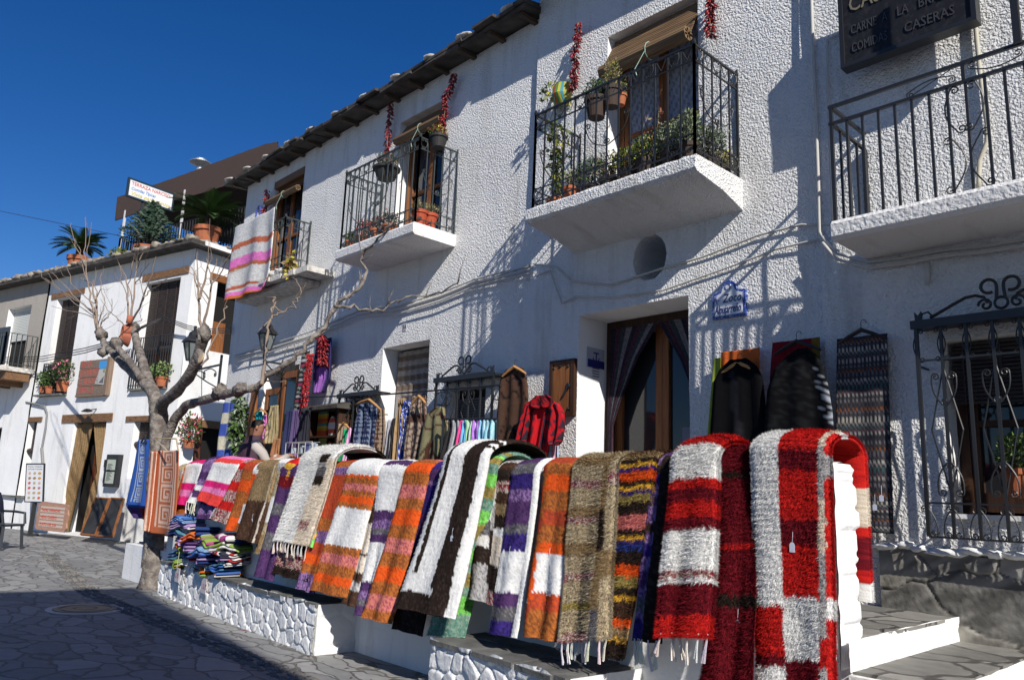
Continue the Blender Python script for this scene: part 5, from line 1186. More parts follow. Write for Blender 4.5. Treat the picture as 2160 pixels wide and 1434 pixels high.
cab('cream hose hanging behind the scrolls of the right balcony', [(FC, x, y, .04) for x, y in ((2050, -80), (2058, 60), (2068, 160), (2082, 260), (2082, 300), (2066, 340), (2064, 400))], .018, mat('cream hose', (.5, .47, .38), .6), name='hose', cat='hose', group=None)
cab('short white pipe left of the right window grille', [(FC, 1956, 555, .04), (FC, 1956, 600, .04)], .02, name='conduit', cat='pipe', group=None)
# ============================================================ goods hanging on the facades
def rowsF(F, off, rows):
    out = []
    for y, xl, xr in rows:
        a = F.px(xl, y, off); c = F.px(xr, y, off); out.append(((a[1]+c[1])/2, a[0], c[0]))
    return out
def goods(name, label, cat, F, off, rows, colf, group=None, parent=None, **k):
    rw = rowsF(F, off, rows); k.setdefault('nu', max(14, int(abs(rw[0][2]-rw[0][1])/.02)+6))
    o = cloth(name, F, rw, parent, off=off, colf=colf, **k)
    if parent is None: tag(o, label, cat, group)
    return o
def solid(c, j=.25): c = A(*c); return lambda x, y, rg: c*(1-j/2+j*rg.random())
def diamond(c1, c2, nx, ny):
    return lambda x, y, rg: A(*(c1 if (int(x*nx+y*ny+50)+int(x*nx-y*ny+50)) % 2 else c2))*(.85+.3*rg.random())
def swirl(c1, c2, f=1., thr=.35):
    def fn(x, y, rg):
        q = sin(7*x*f+3.2*sin(5*y*f+1))+sin(9*y*f+2.6*cos(6*x*f+y*4)); return A(*(c2 if abs(q) < thr else c1))*(.85+.3*rg.random())
    return fn
def vstr(cols, n):
    return lambda x, y, rg: A(*cols[int(x*n) % len(cols)])*(.8+.4*rg.random())
def hstr(cols, n, jit=.4):
    return lambda x, y, rg: A(*cols[int(y*n+.15*sin(x*9)) % len(cols)])*(1-jit/2+jit*rg.random())
m_hang = wood('hanger wood', (.55, .30, .11), (.45, .22, .08), axis=0)
def hanger(F, off, x, y, w_, label, tilt=0., m=None):
    u, z = F.px(x, y, off); t = thing('clothes_hanger', label, 'clothes hanger', F.at(u, off, z-.12), 'wooden clothes hangers')
    b = MB(); b.tube([F.at(u-w_/2, off, z-.13-tilt), F.at(u-w_*.25, off, z-.075-tilt*.5), F.at(u, off, z-.03), F.at(u+w_*.25, off, z-.075+tilt*.5), F.at(u+w_/2, off, z-.13+tilt)], [.012, .017, .02, .017, .012], 6); b.build('arms', m or m_hang, t)
    b = MB(); b.tube([F.at(u, off, z-.03), F.at(u, off, z+.03)]+[F.at(u+.022-.022*cos(a), off, z+.03+.022*sin(a)) for a in np.linspace(.3, 3.6, 8)], .003, 4); b.build('hook', m_iron, t)
    return t
FG = 'garments hung outside the shop'
hanger(FA, .30, 1085, 768, .40, 'wooden hanger holding the long dark brown poncho')
goods('poncho', 'long dark brown poncho with faint black scroll pattern on the pier', 'poncho', FA, .28, [(776, 1068, 1100), (790, 1058, 1106), (812, 1054, 1112), (850, 1052, 1114), (900, 1048, 1110), (935, 1046, 1098), (985, 1056, 1094)], swirl((.085, .045, .03), (.02, .015, .014), 1.3, .3), FG, rip=.02, nrip=2.5, th=.05, seed=1)
hanger(FB, .34, 1140, 838, .42, 'wooden hanger holding the red patterned poncho', tilt=-.02)
redc = lambda x, y, rg: (A(.03, .02, .03) if (.3 < x < .42 or .74 < x < .86) and sin(x*60)+sin(y*46+x*9) > -.4 else A(.50, .012, .018))*(.8+.4*rg.random())
slc = lambda x, y, rg: (A(.03, .02, .03) if sin(x*11+y*5)+sin(y*31+x*7) > .1 else A(.42, .012, .018))*(.8+.4*rg.random())
pn = goods('poncho', 'bright red poncho with black floral borders and a cowl neck', 'poncho', FB, .32, [(842, 1122, 1158), (850, 1108, 1170), (862, 1104, 1172), (900, 1101, 1164), (985, 1094, 1148)], redc, FG, rip=.022, nrip=3, th=.05, seed=2, nu=44)
goods('sleeve', '', '', FB, .37, [(850, 1160, 1174), (870, 1162, 1184), (905, 1158, 1184), (930, 1156, 1179), (938, 1158, 1172)], slc, parent=pn, rip=.02, nrip=1.5, th=.08)
goods('sleeve', '', '', FB, .37, [(852, 1108, 1118), (880, 1098, 1113), (920, 1090, 1106), (965, 1082, 1098)], slc, parent=pn, rip=.015, nrip=1.5, th=.07)
goods('cowl_collar', '', '', FB, .37, [(833, 1130, 1153), (843, 1119, 1165), (855, 1118, 1166), (860, 1130, 1160)], swirl((.38, .012, .018), (.02, .015, .02), 2., .5), parent=pn, rip=.012, nrip=2, th=.07)
hanger(FC, .18, 1556, 758, .40, 'wooden hanger holding the black poncho with grey lapel')
goods('throw', 'orange woven throw behind the black poncho', 'throw', FC, .05, [(738, 1522, 1603), (770, 1520, 1603), (850, 1518, 1602)], solid((.62, .13, .03)), FG, rip=.015, nrip=2, th=.02)
goods('scarf', 'narrow lime green scarf hanging left of the black poncho', 'scarf', FC, .10, [(755, 1505, 1520), (800, 1503, 1518), (920, 1492, 1508)], solid((.30, .36, .05)), FG, rip=.01, nrip=1, th=.03)
goods('poncho', 'black poncho with a grey lapel hanging right of the shop door', 'poncho', FB, .24, [(757, 1540, 1575), (775, 1518, 1596), (800, 1506, 1608), (850, 1504, 1614), (920, 1500, 1620), (985, 1498, 1618)], lambda x, y, rg: (A(.02, .02, .024) if .22 < x-.25*y < .36 and .25 < y < .8 else A(.004, .004, .005))*(.8+.4*rg.random()), FG, rip=.02, nrip=2.3, th=.05, seed=3)
hanger(FC, .12, 1680, 712, .42, 'thin wire hanger above the red throw', m=m_iron)
goods('throw', 'dark red woven throw with an olive edge behind the black cardigan', 'throw', FC, .06, [(717, 1629, 1730), (760, 1627, 1731), (860, 1622, 1732)], lambda x, y, rg: (A(.16, .10, .02) if x > .82 else A(.20, .012, .02))*(.8+.4*rg.random()), FG, rip=.012, nrip=2, th=.02)
goods('cardigan', 'black knitted cardigan with small pale flecks on its right sleeve', 'cardigan', FC, .24, [(734, 1682, 1704), (752, 1655, 1722), (775, 1632, 1735), (820, 1618, 1748), (870, 1614, 1757), (920, 1612, 1760), (985, 1610, 1760)], lambda x, y, rg: (A(.30, .32, .36) if x > .84 and .35 < y < .8 and rg.random() < .22 else A(.012, .013, .014) if rg.random() < .3 else A(.005, .005, .006))*(.8+.4*rg.random()), FG, rip=.018, nrip=2.2, th=.05, seed=4)
hanger(FC, .10, 1816, 688, .40, 'thin wire hanger above the long tweed runner', m=m_iron)
def tweed(x, y, rg):
    r = int(y*62); k = (r*7919) % 11; pal = ((.05, .045, .05), (.16, .15, .15), (.03, .03, .035), (.30, .28, .26), (.10, .05, .06), (.05, .09, .09), (.20, .19, .18), (.36, .34, .30), (.04, .04, .05), (.12, .11, .12), (.22, .08, .03))
    c = A(*pal[k]); return (c if (int(x*26)+r) % 2 else A(.02, .02, .025)*1.5)*(.7+.6*rg.random())
tw = goods('woven_runner', 'long grey and black tweed runner hanging right of the black cardigan', 'rug', FC, .10, [(709, 1765, 1871), (800, 1764, 1874), (920, 1764, 1877), (1050, 1768, 1881), (1122, 1772, 1884)], tweed, rip=.01, nrip=1.5, th=.035, nu=60)
for x, y in ((1846, 1062), (1860, 1043)):
    b = MB(); c = FC.p3(x, y, .16); b.tube([c+A(0, 0, .07), c+A(.003, -.01, .0)], .0015, 4); F = Fr((c[0], c[1]-.01, 0), (1, 0, 0), (0, -1, 0)); b.prism(F, [(-.016, c[2]-.05), (.016, c[2]-.05), (.016, c[2]-.01), (0, c[2]), (-.016, c[2]-.01)], -.001, .001); b.build('price_tag', m_tag, tw)
# middle rail: a pole the garments hang from
pA, pB = FA.p3(640, 838, .62), FA.p3(1055, 812, .55)
hanger(FA, .66, 779, 838, .62, 'large wooden hanger carrying the checked blue scarves', tilt=-.06)
BL, NV, BG, BR = (.16, .20, .28), (.015, .02, .06), (.33, .24, .16), (.07, .03, .025)
goods('scarf', 'blue and navy diamond checked scarf on the big wooden hanger', 'scarf', FA, .62, [(851, 757, 776), (900, 751, 776), (972, 743, 768)], diamond(BL, NV, 3.0, 12), FG, rip=.03, nrip=1.5, th=.03, nu=30)
goods('scarf', 'second diamond checked scarf, just right of the first on the big hanger', 'scarf', FA, .60, [(852, 777, 796), (900, 774, 794), (972, 766, 791)], diamond(BL, NV, 3.0, 12), FG, rip=.03, nrip=1.5, th=.03, nu=30, seed=6)
goods('scarf', 'beige and brown diamond scarf at the right tip of the big hanger', 'scarf', FA, .61, [(862, 797, 811), (905, 794, 811), (965, 788, 808)], diamond(BG, BR, 2, 12), FG, rip=.02, nrip=1, th=.03, nu=24)
for lab, x0, x1, x2, x3, y0, cf, nm in (
    ('plain beige fringed shawl at the left of the rail', 716, 727, 704, 720, 893, solid((.30, .22, .15)), 'shawl'),
    ('emerald green shawl between the beige and pink ones', 727, 735, 714, 726, 905, solid((.02, .30, .12)), 'shawl'),
    ('pink and lilac shawl beside the emerald one', 736, 744, 722, 736, 902, vstr(((.75, .35, .6), (.6, .3, .7), (.8, .55, .7)), 5), 'shawl'),
    ('dark brown shawl between the pink shawl and the checked scarves', 745, 752, 733, 745, 900, solid((.05, .03, .035)), 'shawl'),
    ('white and grey striped shawl at the doorway jamb', 816, 827, 803, 818, 885, vstr(((.65, .65, .68), (.35, .35, .4), (.6, .6, .62)), 7), 'shawl'),
    ('black shawl hanging beside the white striped one', 828, 836, 815, 828, 882, solid((.03, .03, .035)), 'shawl'),
    ('tan shawl hanging from the rail in the doorway', 842, 852, 829, 845, 840, vstr(((.38, .25, .13), (.26, .17, .09)), 8), 'shawl'),
    ('blue and white shawl narrow beside the tan one', 852, 861, 841, 851, 845, lambda x, y, rg: (A(.6, .62, .7) if rg.random() < .3 else A(.02, .05, .3)), 'shawl')):
    goods(nm, lab, nm, FA, .5, [(y0, x0, x1), (y0+40, (x0*1.2+x2*.8)/2, (x1*1.3+x3*.7)/2), (980, x2, x3)], cf, FG, rip=.03, nrip=2, th=.05, nu=18, seed=int(x0))
hanger(FA, .66, 725, 888, .30, 'small tilted wooden hanger over the beige shawl', tilt=.03)
hanger(FA, .66, 884, 830, .30, 'wooden hanger over the brown paisley poncho', tilt=0)
goods('poncho', 'brown paisley poncho with cream medallions in the doorway', 'poncho', FA, .56, [(834, 871, 893), (860, 866, 896), (900, 860, 900), (940, 855, 894), (980, 853, 884)], lambda x, y, rg: (A(.33, .26, .20) if (y < .35 or y > .45) and abs(sin(x*22)*sin(y*34+x*6)) > .35 else A(.075, .04, .03))*(.8+.4*rg.random()), FG, rip=.03, nrip=2, th=.06, seed=9, nu=30)
goods('poncho', 'olive poncho with brown curling tendrils left of the arched rug', 'poncho', FA, .62, [(858, 921, 932), (872, 900, 936), (900, 893, 945), (930, 889, 944), (975, 882, 940)], swirl((.21, .19, .105), (.07, .03, .02), 1.05, .33), FG, rip=.02, nrip=2, th=.06, seed=10, nu=44)
for lab, x0, x1, x2, x3, cf in (('black shawl at the left of the pastel scarves', 947, 957, 930, 946, solid((.03, .028, .03))), ('grey striped shawl beside the hot pink scarf', 957, 973, 942, 962, vstr(((.45, .45, .46), (.25, .25, .26)), 9)),
    ('hot pink scarf among the pastel scarves', 972, 977, 962, 972, solid((.75, .08, .28))), ('sky blue knotted scarf right of the hot pink one', 977, 986, 973, 981, solid((.15, .42, .65))),
    ('pale green and white knotted scarf in the middle of the pastel row', 986, 999, 982, 995, vstr(((.35, .65, .35), (.6, .62, .6), (.5, .55, .55)), 4)), ('violet and white knotted scarf right of the pale green one', 999, 1012, 996, 1008, vstr(((.4, .18, .6), (.6, .55, .7)), 3)),
    ('light blue striped scarf in the pastel row', 1012, 1026, 1009, 1024, vstr(((.35, .6, .72), (.25, .5, .68), (.5, .65, .72)), 6)), ('turquoise scarf at the right end of the pastel row', 1026, 1043, 1024, 1040, vstr(((.2, .5, .6), (.4, .62, .66)), 6))):
    goods('scarf', lab, 'scarf', FA, .72, [(886, x0, x1), (910, x0-2, x1-1), (970, x2, x3)], cf, FG, rip=.035, nrip=1.5, th=.05, nu=16, seed=int(x0))
    pts = FA.px((x0+x1)/2, 890, .75)
b = MB(); b.tube([pA, (pA+pB)/2-A(0, 0, .03), pB], .012, 6); b.tube([FA.p3(640, 838, 0), pA], .012, 6); b.tube([FA.p3(1055, 812, 0), pB], .012, 6)
tag(b.build('hanging_rail', m_iron), 'thin black rail over the garments in front of the two grilles', 'rail')
b = MB(); q0, q1 = FA.p3(935, 884, .72), FA.p3(1050, 884, .72); b.tube([q0, q1], .014, 6); b.tube([q0, A(q0[0], q0[1], ZT)], .014, 6); b.tube([q1, A(q1[0], q1[1], ZT)], .014, 6); tag(b.build('scarf_stand', m_iron), 'free standing rail carrying the row of pastel scarves', 'clothes rail')
b = MB(); q = [FB.p3(x, y, .3) for x, y in ((1160, 925), (1178, 922))]
goods('scarf', 'pale striped scarves hanging below the red poncho', 'scarf', FB, .22, [(935, 1148, 1178), (980, 1146, 1176)], vstr(((.6, .6, .6), (.7, .4, .5), (.3, .5, .7)), 6), FG, rip=.02, nrip=3, th=.03)
# long striped hanging and pepper strings around the shop opening
def peppers(b, pts, n, size=.05, spread=.05, seed=0, cols=((.20, .008, .012), (.27, .012, .015), (.09, .006, .010))):
    rr = random.Random(seed); size *= .72; n = int(n*2.3); spread *= .75; P = [A(*p) for p in pts]
    for i in range(n):
        s_ = i/n*(len(P)-1); k = min(len(P)-2, int(s_)); c = P[k]*(1-s_+k)+P[k+1]*(s_-k)
        a = rr.uniform(0, 2*pi); d = A(cos(a), sin(a)*.7, -rr.uniform(.3, 1.4)); d /= np.linalg.norm(d); l = size*rr.uniform(.7, 1.4); b.col = rr.choice(cols)
        c = c+A(cos(a), sin(a), 0)*spread*rr.uniform(.1, .6); side_ = A(-sin(a), cos(a), 0)*rr.uniform(-.3, .3)*l
        b.tube([c, c+d*l*.4+side_*.3, c+d*l], [size*.10, size*.24, size*.05], 5)
    b.col = (.3, .22, .12); b.tube(P, .004, 4); b.col = None
m_pep = mat('dried peppers', rough=.35, attr=True, spec=.5)
GP = 'strings of dried red peppers'
for lab, F, off, pts, n, sz, sp, sd in (
    ('long string of dried red peppers left of the flowered balcony', FB, .12, [(1221, 48), (1218, 80), (1213, 110), (1214, 140), (1209, 165), (1208, 190)], 90, .075, .07, 1),
    ('string of dried peppers at the top edge right of the blind', FB, .12, [(1500, -30), (1500, 10), (1497, 40), (1500, 76)], 60, .075, .07, 2),
    ('string of dried peppers left of the middle balcony door', FA, .12, [(825, 218), (823, 245), (819, 275), (817, 305), (815, 328)], 60, .08, .07, 3),
    ('string of dried peppers right of the middle balcony door', FA, .12, [(959, 155), (952, 180), (940, 205), (938, 240), (932, 275), (930, 295)], 90, .08, .07, 4),
    ('short string of dried peppers beside the blue ring on the left balcony wall', FA, .10, [(564, 400), (561, 425), (558, 450), (552, 472)], 45, .09, .07, 5),
    ('thick bunch of red peppers above the purple shawl', FA, .22, [(680, 706), (683, 725), (680, 745), (682, 768)], 120, .10, .13, 6),
    ('long scarlet pepper garland beside the striped hanging', FA, .28, [(655, 745), (650, 780), (645, 820), (640, 860), (640, 900)], 260, .06, .10, 7)):
    b = MB(); P = [F.p3(x, y, off) for x, y in pts]; peppers(b, P, n, sz, sp, sd, cols=((.42, .012, .018), (.3, .01, .015), (.5, .02, .022)) if sd == 7 else ((.20, .008, .012), (.27, .012, .015), (.09, .006, .010)))
    tag(b.build('pepper_string', m_pep, smooth=True), lab, 'pepper string', GP)
goods('striped_hanging', 'long black, pink and grey striped hanging at the right of the shop opening', 'hanging', FA, .22, [(742, 637, 653), (800, 630, 648), (850, 622, 640), (908, 612, 633)], hstr(((.02, .02, .02), (.25, .26, .24), (.03, .03, .03), (.5, .45, .45), (.02, .02, .025), (.35, .05, .10), (.05, .06, .05), (.3, .3, .28)), 34, .3), None, rip=.01, nrip=1, th=.03, nu=14)
goods('shawl', 'purple silky shawl hanging under the bunch of red peppers', 'shawl', FA, .16, [(715, 668, 699), (760, 664, 697), (800, 663, 694), (828, 662, 682)], lambda x, y, rg: (A(.30, .12, .42) if y > .45 and .15 < x < .75 else A(.035, .03, .10))*(.8+.4*rg.random()), FG, rip=.03, nrip=3, th=.04, nu=20)
goods('checked_hanging', 'blue and cream checked cotton hanging at the left end of the shopfront', 'hanging', FA, .35, [(848, 472, 496), (900, 466, 491), (965, 457, 483)], lambda x, y, rg: (A(.05, .09, .36) if int(y*4.6) % 2 == 0 and (x < .38 or x > .6) else A(.16, .2, .42) if int(y*4.6) % 2 == 0 else A(.55, .52, .40))*(.85+.3*rg.random()), None, rip=.03, nrip=1.5, th=.03, nu=20)
goods('woven_hanging', 'white cloth with dark red squares next to the blue checked one', 'hanging', FA, .3, [(868, 494, 506), (900, 490, 503), (965, 484, 498)], lambda x, y, rg: A(.25, .02, .05) if int(y*5) % 2 and .3 < x else A(.6, .58, .55), None, rip=.02, nrip=1, th=.03, nu=12)
def grassy(b):
    pass
b = MB(); rr = random.Random(8); c = FA.p3(508, 855, .35)
leaves(b, c-A(0, 0, .35), (.13, .12, .55), 700, .10, ('dark', 'mid', 'grey'), 3, -1.2); tag(b.build('herb_bunch', m_leaf), 'hanging bunch of dried green herbs left of the shop post', 'herb bunch')
# inside the shop opening
b = MB(); p0 = FA.px(537, 838, .32); b.box(FA, p0[0]-.14, p0[0]+.06, .28, .33, ZT, FA.px(537, 812, .32)[1]); tag(b.build('wooden_post', m_wood), 'tall honey wood post of the open door at the shopfront', 'post')
hanger(FA, .34, 550, 858, .5, 'pale wooden hanger in the shop opening above the man', tilt=0)
goods('shirt', 'teal top hanging behind the man in the shop opening', 'top', FA, .3, [(868, 534, 552), (905, 532, 553)], solid((.01, .28, .30)), FG, rip=.02, nrip=3, th=.03)
goods('scarf', 'bright pink scarf hanging beside the teal top', 'scarf', FA, .3, [(875, 555, 562), (925, 553, 562)], solid((.8, .25, .6)), FG, rip=.01, nrip=1, th=.02)
goods('shawl', 'beige fringed shawl hanging in the shop opening right of the man', 'shawl', FA, .3, [(855, 571, 585), (905, 562, 584), (935, 560, 580)], vstr(((.45, .36, .2), (.3, .24, .13)), 7), FG, rip=.03, nrip=3, th=.04)
# plate shelf
a0, a1 = FA.px(650, 868, .32), FA.px(716, 862, .32); zb_ = FA.px(650, 975, .32)[1]
t = thing('display_cabinet', 'dark wooden wall cabinet displaying painted plates', 'cabinet', FA.at((a0[0]+a1[0])/2, 0, zb_))
U0, U1, Z1_ = a0[0], a1[0], a0[1]; zmid = FA.px(680, 918, .32)[1]
b = MB(); b.box(FA, U0, U1, .01, .04, zb_, Z1_)
b.box(FA, U0, U0+.04, .04, .32, zb_, Z1_); b.box(FA, U1-.04, U1, .04, .32, zb_, Z1_); b.build('case', m_woodd, t)
b = MB(); b.box(FA, U0+.04, U1-.04, .04, .3, zmid-.03, zmid); b.build('shelf', m_woodd, t)
b = MB(); n = 16
for k in range(n): b.hexa([FA.at(U0-.1+(U1-U0+.2)*(k+i)/n, o, z) for z, e in ((Z1_+.0, 0),) for i, o in ((0, 0), (.9, 0), (.9, .42), (0, .42))]+[FA.at(U0-.1+(U1-U0+.2)*(k+i)/n, o, Z1_+dz) for i, o, dz in ((0, 0, .16), (.9, 0, .16), (.9, .42, .05), (0, .42, .05))])
b.build('awning', m_slated, t)
for x, y, w_, h, cols, lab, rd in ((655, 903, .2, .36, ((.7, .45, .1), (.5, .15, .05), (.6, .6, .55), (.15, .3, .35)), 'oval plate with orange and blue diagonal stripes', 1), (679, 893, .27, .38, ((.6, .09, .02), (.7, .35, .02), (.65, .55, .1), (.1, .3, .2), (.6, .15, .03)), 'square plate with rainbow bands from red to yellow', 0), (699, 900, .2, .34, ((.65, .62, .55), (.6, .1, .04), (.65, .62, .55)), 'white oval plate with a red fruit', 1),
        (660, 942, .2, .3, ((.15, .15, .22), (.3, .3, .35)), 'grey oval plate on the lower shelf', 1), (678, 940, .22, .3, ((.3, .33, .08), (.45, .45, .12)), 'olive yellow glazed dish on the lower shelf', 0), (694, 945, .12, .2, ((.7, .2, .02), (.6, .1, .02)), 'small orange dish on the lower shelf', 1)):
    u, z = FA.px(x, y, .2); c = FA.at(u, .2, z); b = MB(); n = 10
    for j in range(n):
        z0_ = -h/2+h*j/n; z1_ = z0_+h/n; f = lambda zz: w_/2*(math.sqrt(max(0, 1-(zz/(h/2))**2)) if rd else 1.)
        b.col = cols[int(j/n*len(cols)*1.999) % len(cols)]
        b.prism(FA, [(u-f(z0_)-1e-3, z+z0_), (u+f(z0_)+1e-3, z+z0_), (u+f(z1_)+1e-3, z+z1_), (u-f(z1_)-1e-3, z+z1_)], .17, .20)
    tag(b.build('plate', m_paint), lab, 'plate', 'painted plates in the wall cabinet')
# wire card rack near the man
c = FA.p3(628, 960, .75); t = thing('card_rack', 'thin wire rack with small glass and paper goods right of the man', 'rack', (c[0], c[1], .58))
b = MB(); rr = random.Random(12)
for i in range(5):
    for z in (ZT+.0, ):
        b.bar((c[0]-.4+.2*i, c[1], .58), (c[0]-.4+.2*i, c[1], 2.25), .008)
for z in (1.7, 1.9, 2.08, 2.25): b.bar((c[0]-.4, c[1], z), (c[0]+.4, c[1], z), .008); b.bar((c[0]-.4, c[1]+.12, z), (c[0]+.4, c[1]+.12, z), .008)
b.build('wires', m_cable, t)
b = MB()
for i in range(26):
    u = c[0]-.38+rr.random()*.72; z = rr.choice((1.71, 1.91, 2.09)); b.col = rr.choice(((.1, .12, .3), (.35, .4, .45), (.25, .12, .3), (.5, .4, .3), (.06, .06, .09), (.4, .2, .12), (.6, .6, .6))); w_ = rr.uniform(.05, .1); b.box(WY(c[1]+.02), u, u+w_, -.08, rr.uniform(-.06, 0), z, z+rr.uniform(.08, .15))
b.build('cards', m_paint, t)
for lab, x0, x1, cf in (('navy jumper hanging between the striped hanging and the rack', 598, 612, solid((.03, .035, .09))), ('dark violet scarf hanging left of the wire rack', 612, 624, solid((.10, .07, .16))), ('black shawl hanging in front of the plate cabinet', 630, 646, solid((.03, .03, .04)))):
    goods('garment', lab, 'garment', FA, .5, [(865, x0+6, x1+6), (975, x0-4, x1-3)], cf, FG, rip=.03, nrip=2, th=.05, nu=14)
goods('shawl', 'orange brown shawl hanging just right of the man', 'shawl', FA, .45, [(925, 577, 590), (975, 570, 586)], solid((.35, .16, .08)), FG, rip=.03, nrip=2, th=.04, nu=12)
# blue ring plate on the wall by the left pepper string
u, z = FA.px(545, 452, .03); b = MB(); b.tube([FA.at(u+.11*cos(a), .03, z+.17*sin(a)) for a in np.linspace(0, 2*pi, 26)], .018, 6); tag(b.build('wall_plate', mat('blue glaze', (.08, .1, .35), .3)), 'blue rimmed oval plate on the wall left of the small peppers', 'plate')
# striped blanket over the left balcony rail
rows = [(487, 496, 578), (530, 492, 574), (580, 485, 570), (618, 475, 562)]
blk = lambda x, y, rg: (lambda q: A(*((.58, .58, .57) if q < .27 else (.46, .13, .07) if q < .33 else (.55, .54, .53) if q < .43 else (.70, .18, .48) if q < .52 else (.42, .13, .06) if q < .56 else (.60, .59, .57) if q < .74 else (.45, .12, .07) if q < .79 else (.55, .54, .52) if q < .85 else (.72, .18, .48) if q < .95 else (.62, .17, .04))))(y+.03*sin(x*5))*(.8+.35*rg.random())
q = goods('striped_blanket', 'grey, pink and rust striped blanket hanging over the left balcony rail', 'blanket', FA, .60, [(460, 498, 580), (500, 494, 577), (550, 489, 573), (600, 481, 566), (622, 475, 560)], blk, None, rip=.05, nrip=2, th=.03, nu=50)
m_dkpot = mat('dark stained pot', (.055, .04, .032), .8, noise=(9, (.07, .035, .025), .5, .7))
# ============================================================ balcony plants
def onslab(F, x, off, z): # px x -> point on slab
    y = 300
    for _ in range(6):
        u, zz = F.px(x, y, off); y += (zz-z)*150
    return F.at(u, off, z)
GPb = 'potted plants on the flowered balcony'
zb = ZS2+.01
def mix(*fs): return lambda b, p: [f(b, p) for f in fs]
def herb(rad, n, size, cols, seed, nst=10):
    def f(b, p):
        tips = stems(b, p, rad[0]*.9, rad[2]*1.4, nst, seed, .004, (.12, .1, .06))
        k = 1 if size > .08 else 3
        leaves(b, p+A(0, 0, rad[2]*.75), rad, n*k, size*(.9 if k == 1 else .55), cols, seed, .8)
        for q in tips: leaves(b, q, (.05, .05, .06), 14, size*.5, cols, seed, .9)
    return f
def tall(h, rad, n, size, cols, seed):
    def f(b, p):
        rr = random.Random(seed)
        for k in range(5):
            e = p+A(rr.uniform(-1, 1)*rad, rr.uniform(-1, 1)*rad, h*rr.uniform(.7, 1)); m_ = (p+e)/2+A(rr.uniform(-.05, .05), rr.uniform(-.05, .05), 0); b.col = (.1, .09, .05); b.tube([p, m_, e], [.006, .005, .003], 4)
            for q in range(n):
                s_ = rr.uniform(.1, 1); w_ = p*(1-s_)**2+m_*2*s_*(1-s_)+e*s_*s_; leaves(b, w_, (.05, .05, .05), 2, size, cols, seed*99+k*31+q)
    return f
for lab, x, off, r, h, fol in (
    ('tall spindly yellow green shrub at the left end of the flowered balcony', 1172, .45, .12, .22, tall(.95, .16, 46, .06, ('yel', 'pale', 'mid', 'dark'), 1)),
    ('terracotta pot with trailing stems beside the tall shrub', 1203, .62, .10, .20, herb((.12, .12, .12), 90, .05, ('dry', 'pale', 'mid'), 2)),
    ('dark leafy plant low behind the balcony bars left of the herbs', 1245, .55, .11, .18, herb((.18, .14, .18), 220, .05, ('dark', 'dark', 'mid'), 3)),
    ('olive and rust coloured bush left of the bright green one', 1285, .5, .12, .22, herb((.2, .16, .17), 300, .05, ('pale', 'dry', 'mid', 'brn'), 4, 16)),
    ('bright green succulent with yellow tips in the middle of the balcony', 1328, .5, .13, .25, herb((.19, .16, .13), 420, .055, ('mid', 'mid', 'yel', 'pale'), 5)),
    ('second green succulent spilling over its pot, right of the first', 1362, .55, .12, .26, herb((.17, .15, .14), 360, .05, ('mid', 'dark', 'yel'), 6)),
    ('dry twiggy geranium rising above the herbs before the door', 1385, .42, .12, .26, mix(herb((.12, .12, .25), 120, .05, ('brn', 'dry', 'dark'), 7, 18), tall(.6, .13, 10, .05, ('brn', 'dry'), 8))),
    ('silvery grey lavender bush right of the succulents', 1418, .5, .13, .27, herb((.2, .17, .19), 520, .055, ('grey', 'grey', 'pale'), 9, 24)),
    ('feathery grey green bush in the front corner of the balcony', 1452, .6, .12, .24, herb((.16, .14, .2), 420, .06, ('grey', 'pale', 'grey'), 10, 22)),
    ('grey lavender bush at the side rail of the flowered balcony', 1490, .35, .13, .2, herb((.2, .15, .17), 460, .055, ('grey', 'grey', 'dark'), 11, 20)),
    ('small yellow leaved plant at the far right corner of the balcony', 1530, .12, .09, .13, herb((.10, .09, .11), 160, .05, ('yel', 'pale', 'dry'), 12))):
    c = onslab(FB, x, off, zb)
    c[0] = min(c[0], x21-.13); potted(lab, c, r*.9, h*.85, fol, group=GPb, m=m_dkpot if 1230 < x else None)
# hanging baskets / pots fixed to the balcony rail
for lab, x, y, off, r, fol in (
    ('dark green planter hung inside the rail left of the balcony door', 1258, 228, .55, .13, herb((.17, .12, .12), 220, .05, ('dark', 'mid', 'dark'), 21)),
    ('round dark hanging pot with yellowish sprigs near the top rail', 1290, 205, .5, .11, herb((.1, .1, .2), 120, .05, ('yel', 'pale', 'dry'), 22)),):
    c = FB.p3(x, y, off)-A(0, 0, .12); potted(lab, c, r, .22, fol, 'hanging_pot', m=m_dkpot)
c = FB.p3(1308, 205, .35)-A(0, 0, .1); potted('small orange clay pot hung beside the balcony door blind', c, .075, .12, herb((.08, .08, .1), 60, .05, ('dry', 'pale'), 23), 'hanging_pot')
c = FB.p3(1188, 205, .05)
t = thing('wall_planter', 'yellow and green painted wall planter with trailing leaves above the balcony rail', 'wall planter', c-A(0, 0, .12))
b = MB(); rr = random.Random(2)
for k in range(12):
    a0_, a1_ = pi*k/12, pi*(k+1)/12
    b.col = ((.45, .42, .05), (.1, .25, .06), (.5, .12, .03), (.05, .25, .3))[k % 4] if 2 < k < 9 else (.3, .3, .05)
    b.add([c+A(.13*cos(a), -.15*sin(a)*s_, z) for z, s_ in ((-.16, .35), (.0, 1), (.14, .8)) for a in (a0_, a1_)], [(0, 1, 3, 2), (2, 3, 5, 4)])
b.build('bowl', m_paint, t); b = MB(); leaves(b, c+A(-.12, -.1, .05), (.16, .1, .12), 90, .07, ('pale', 'yel', 'mid'), 5); b.build('foliage', m_leaf, t)
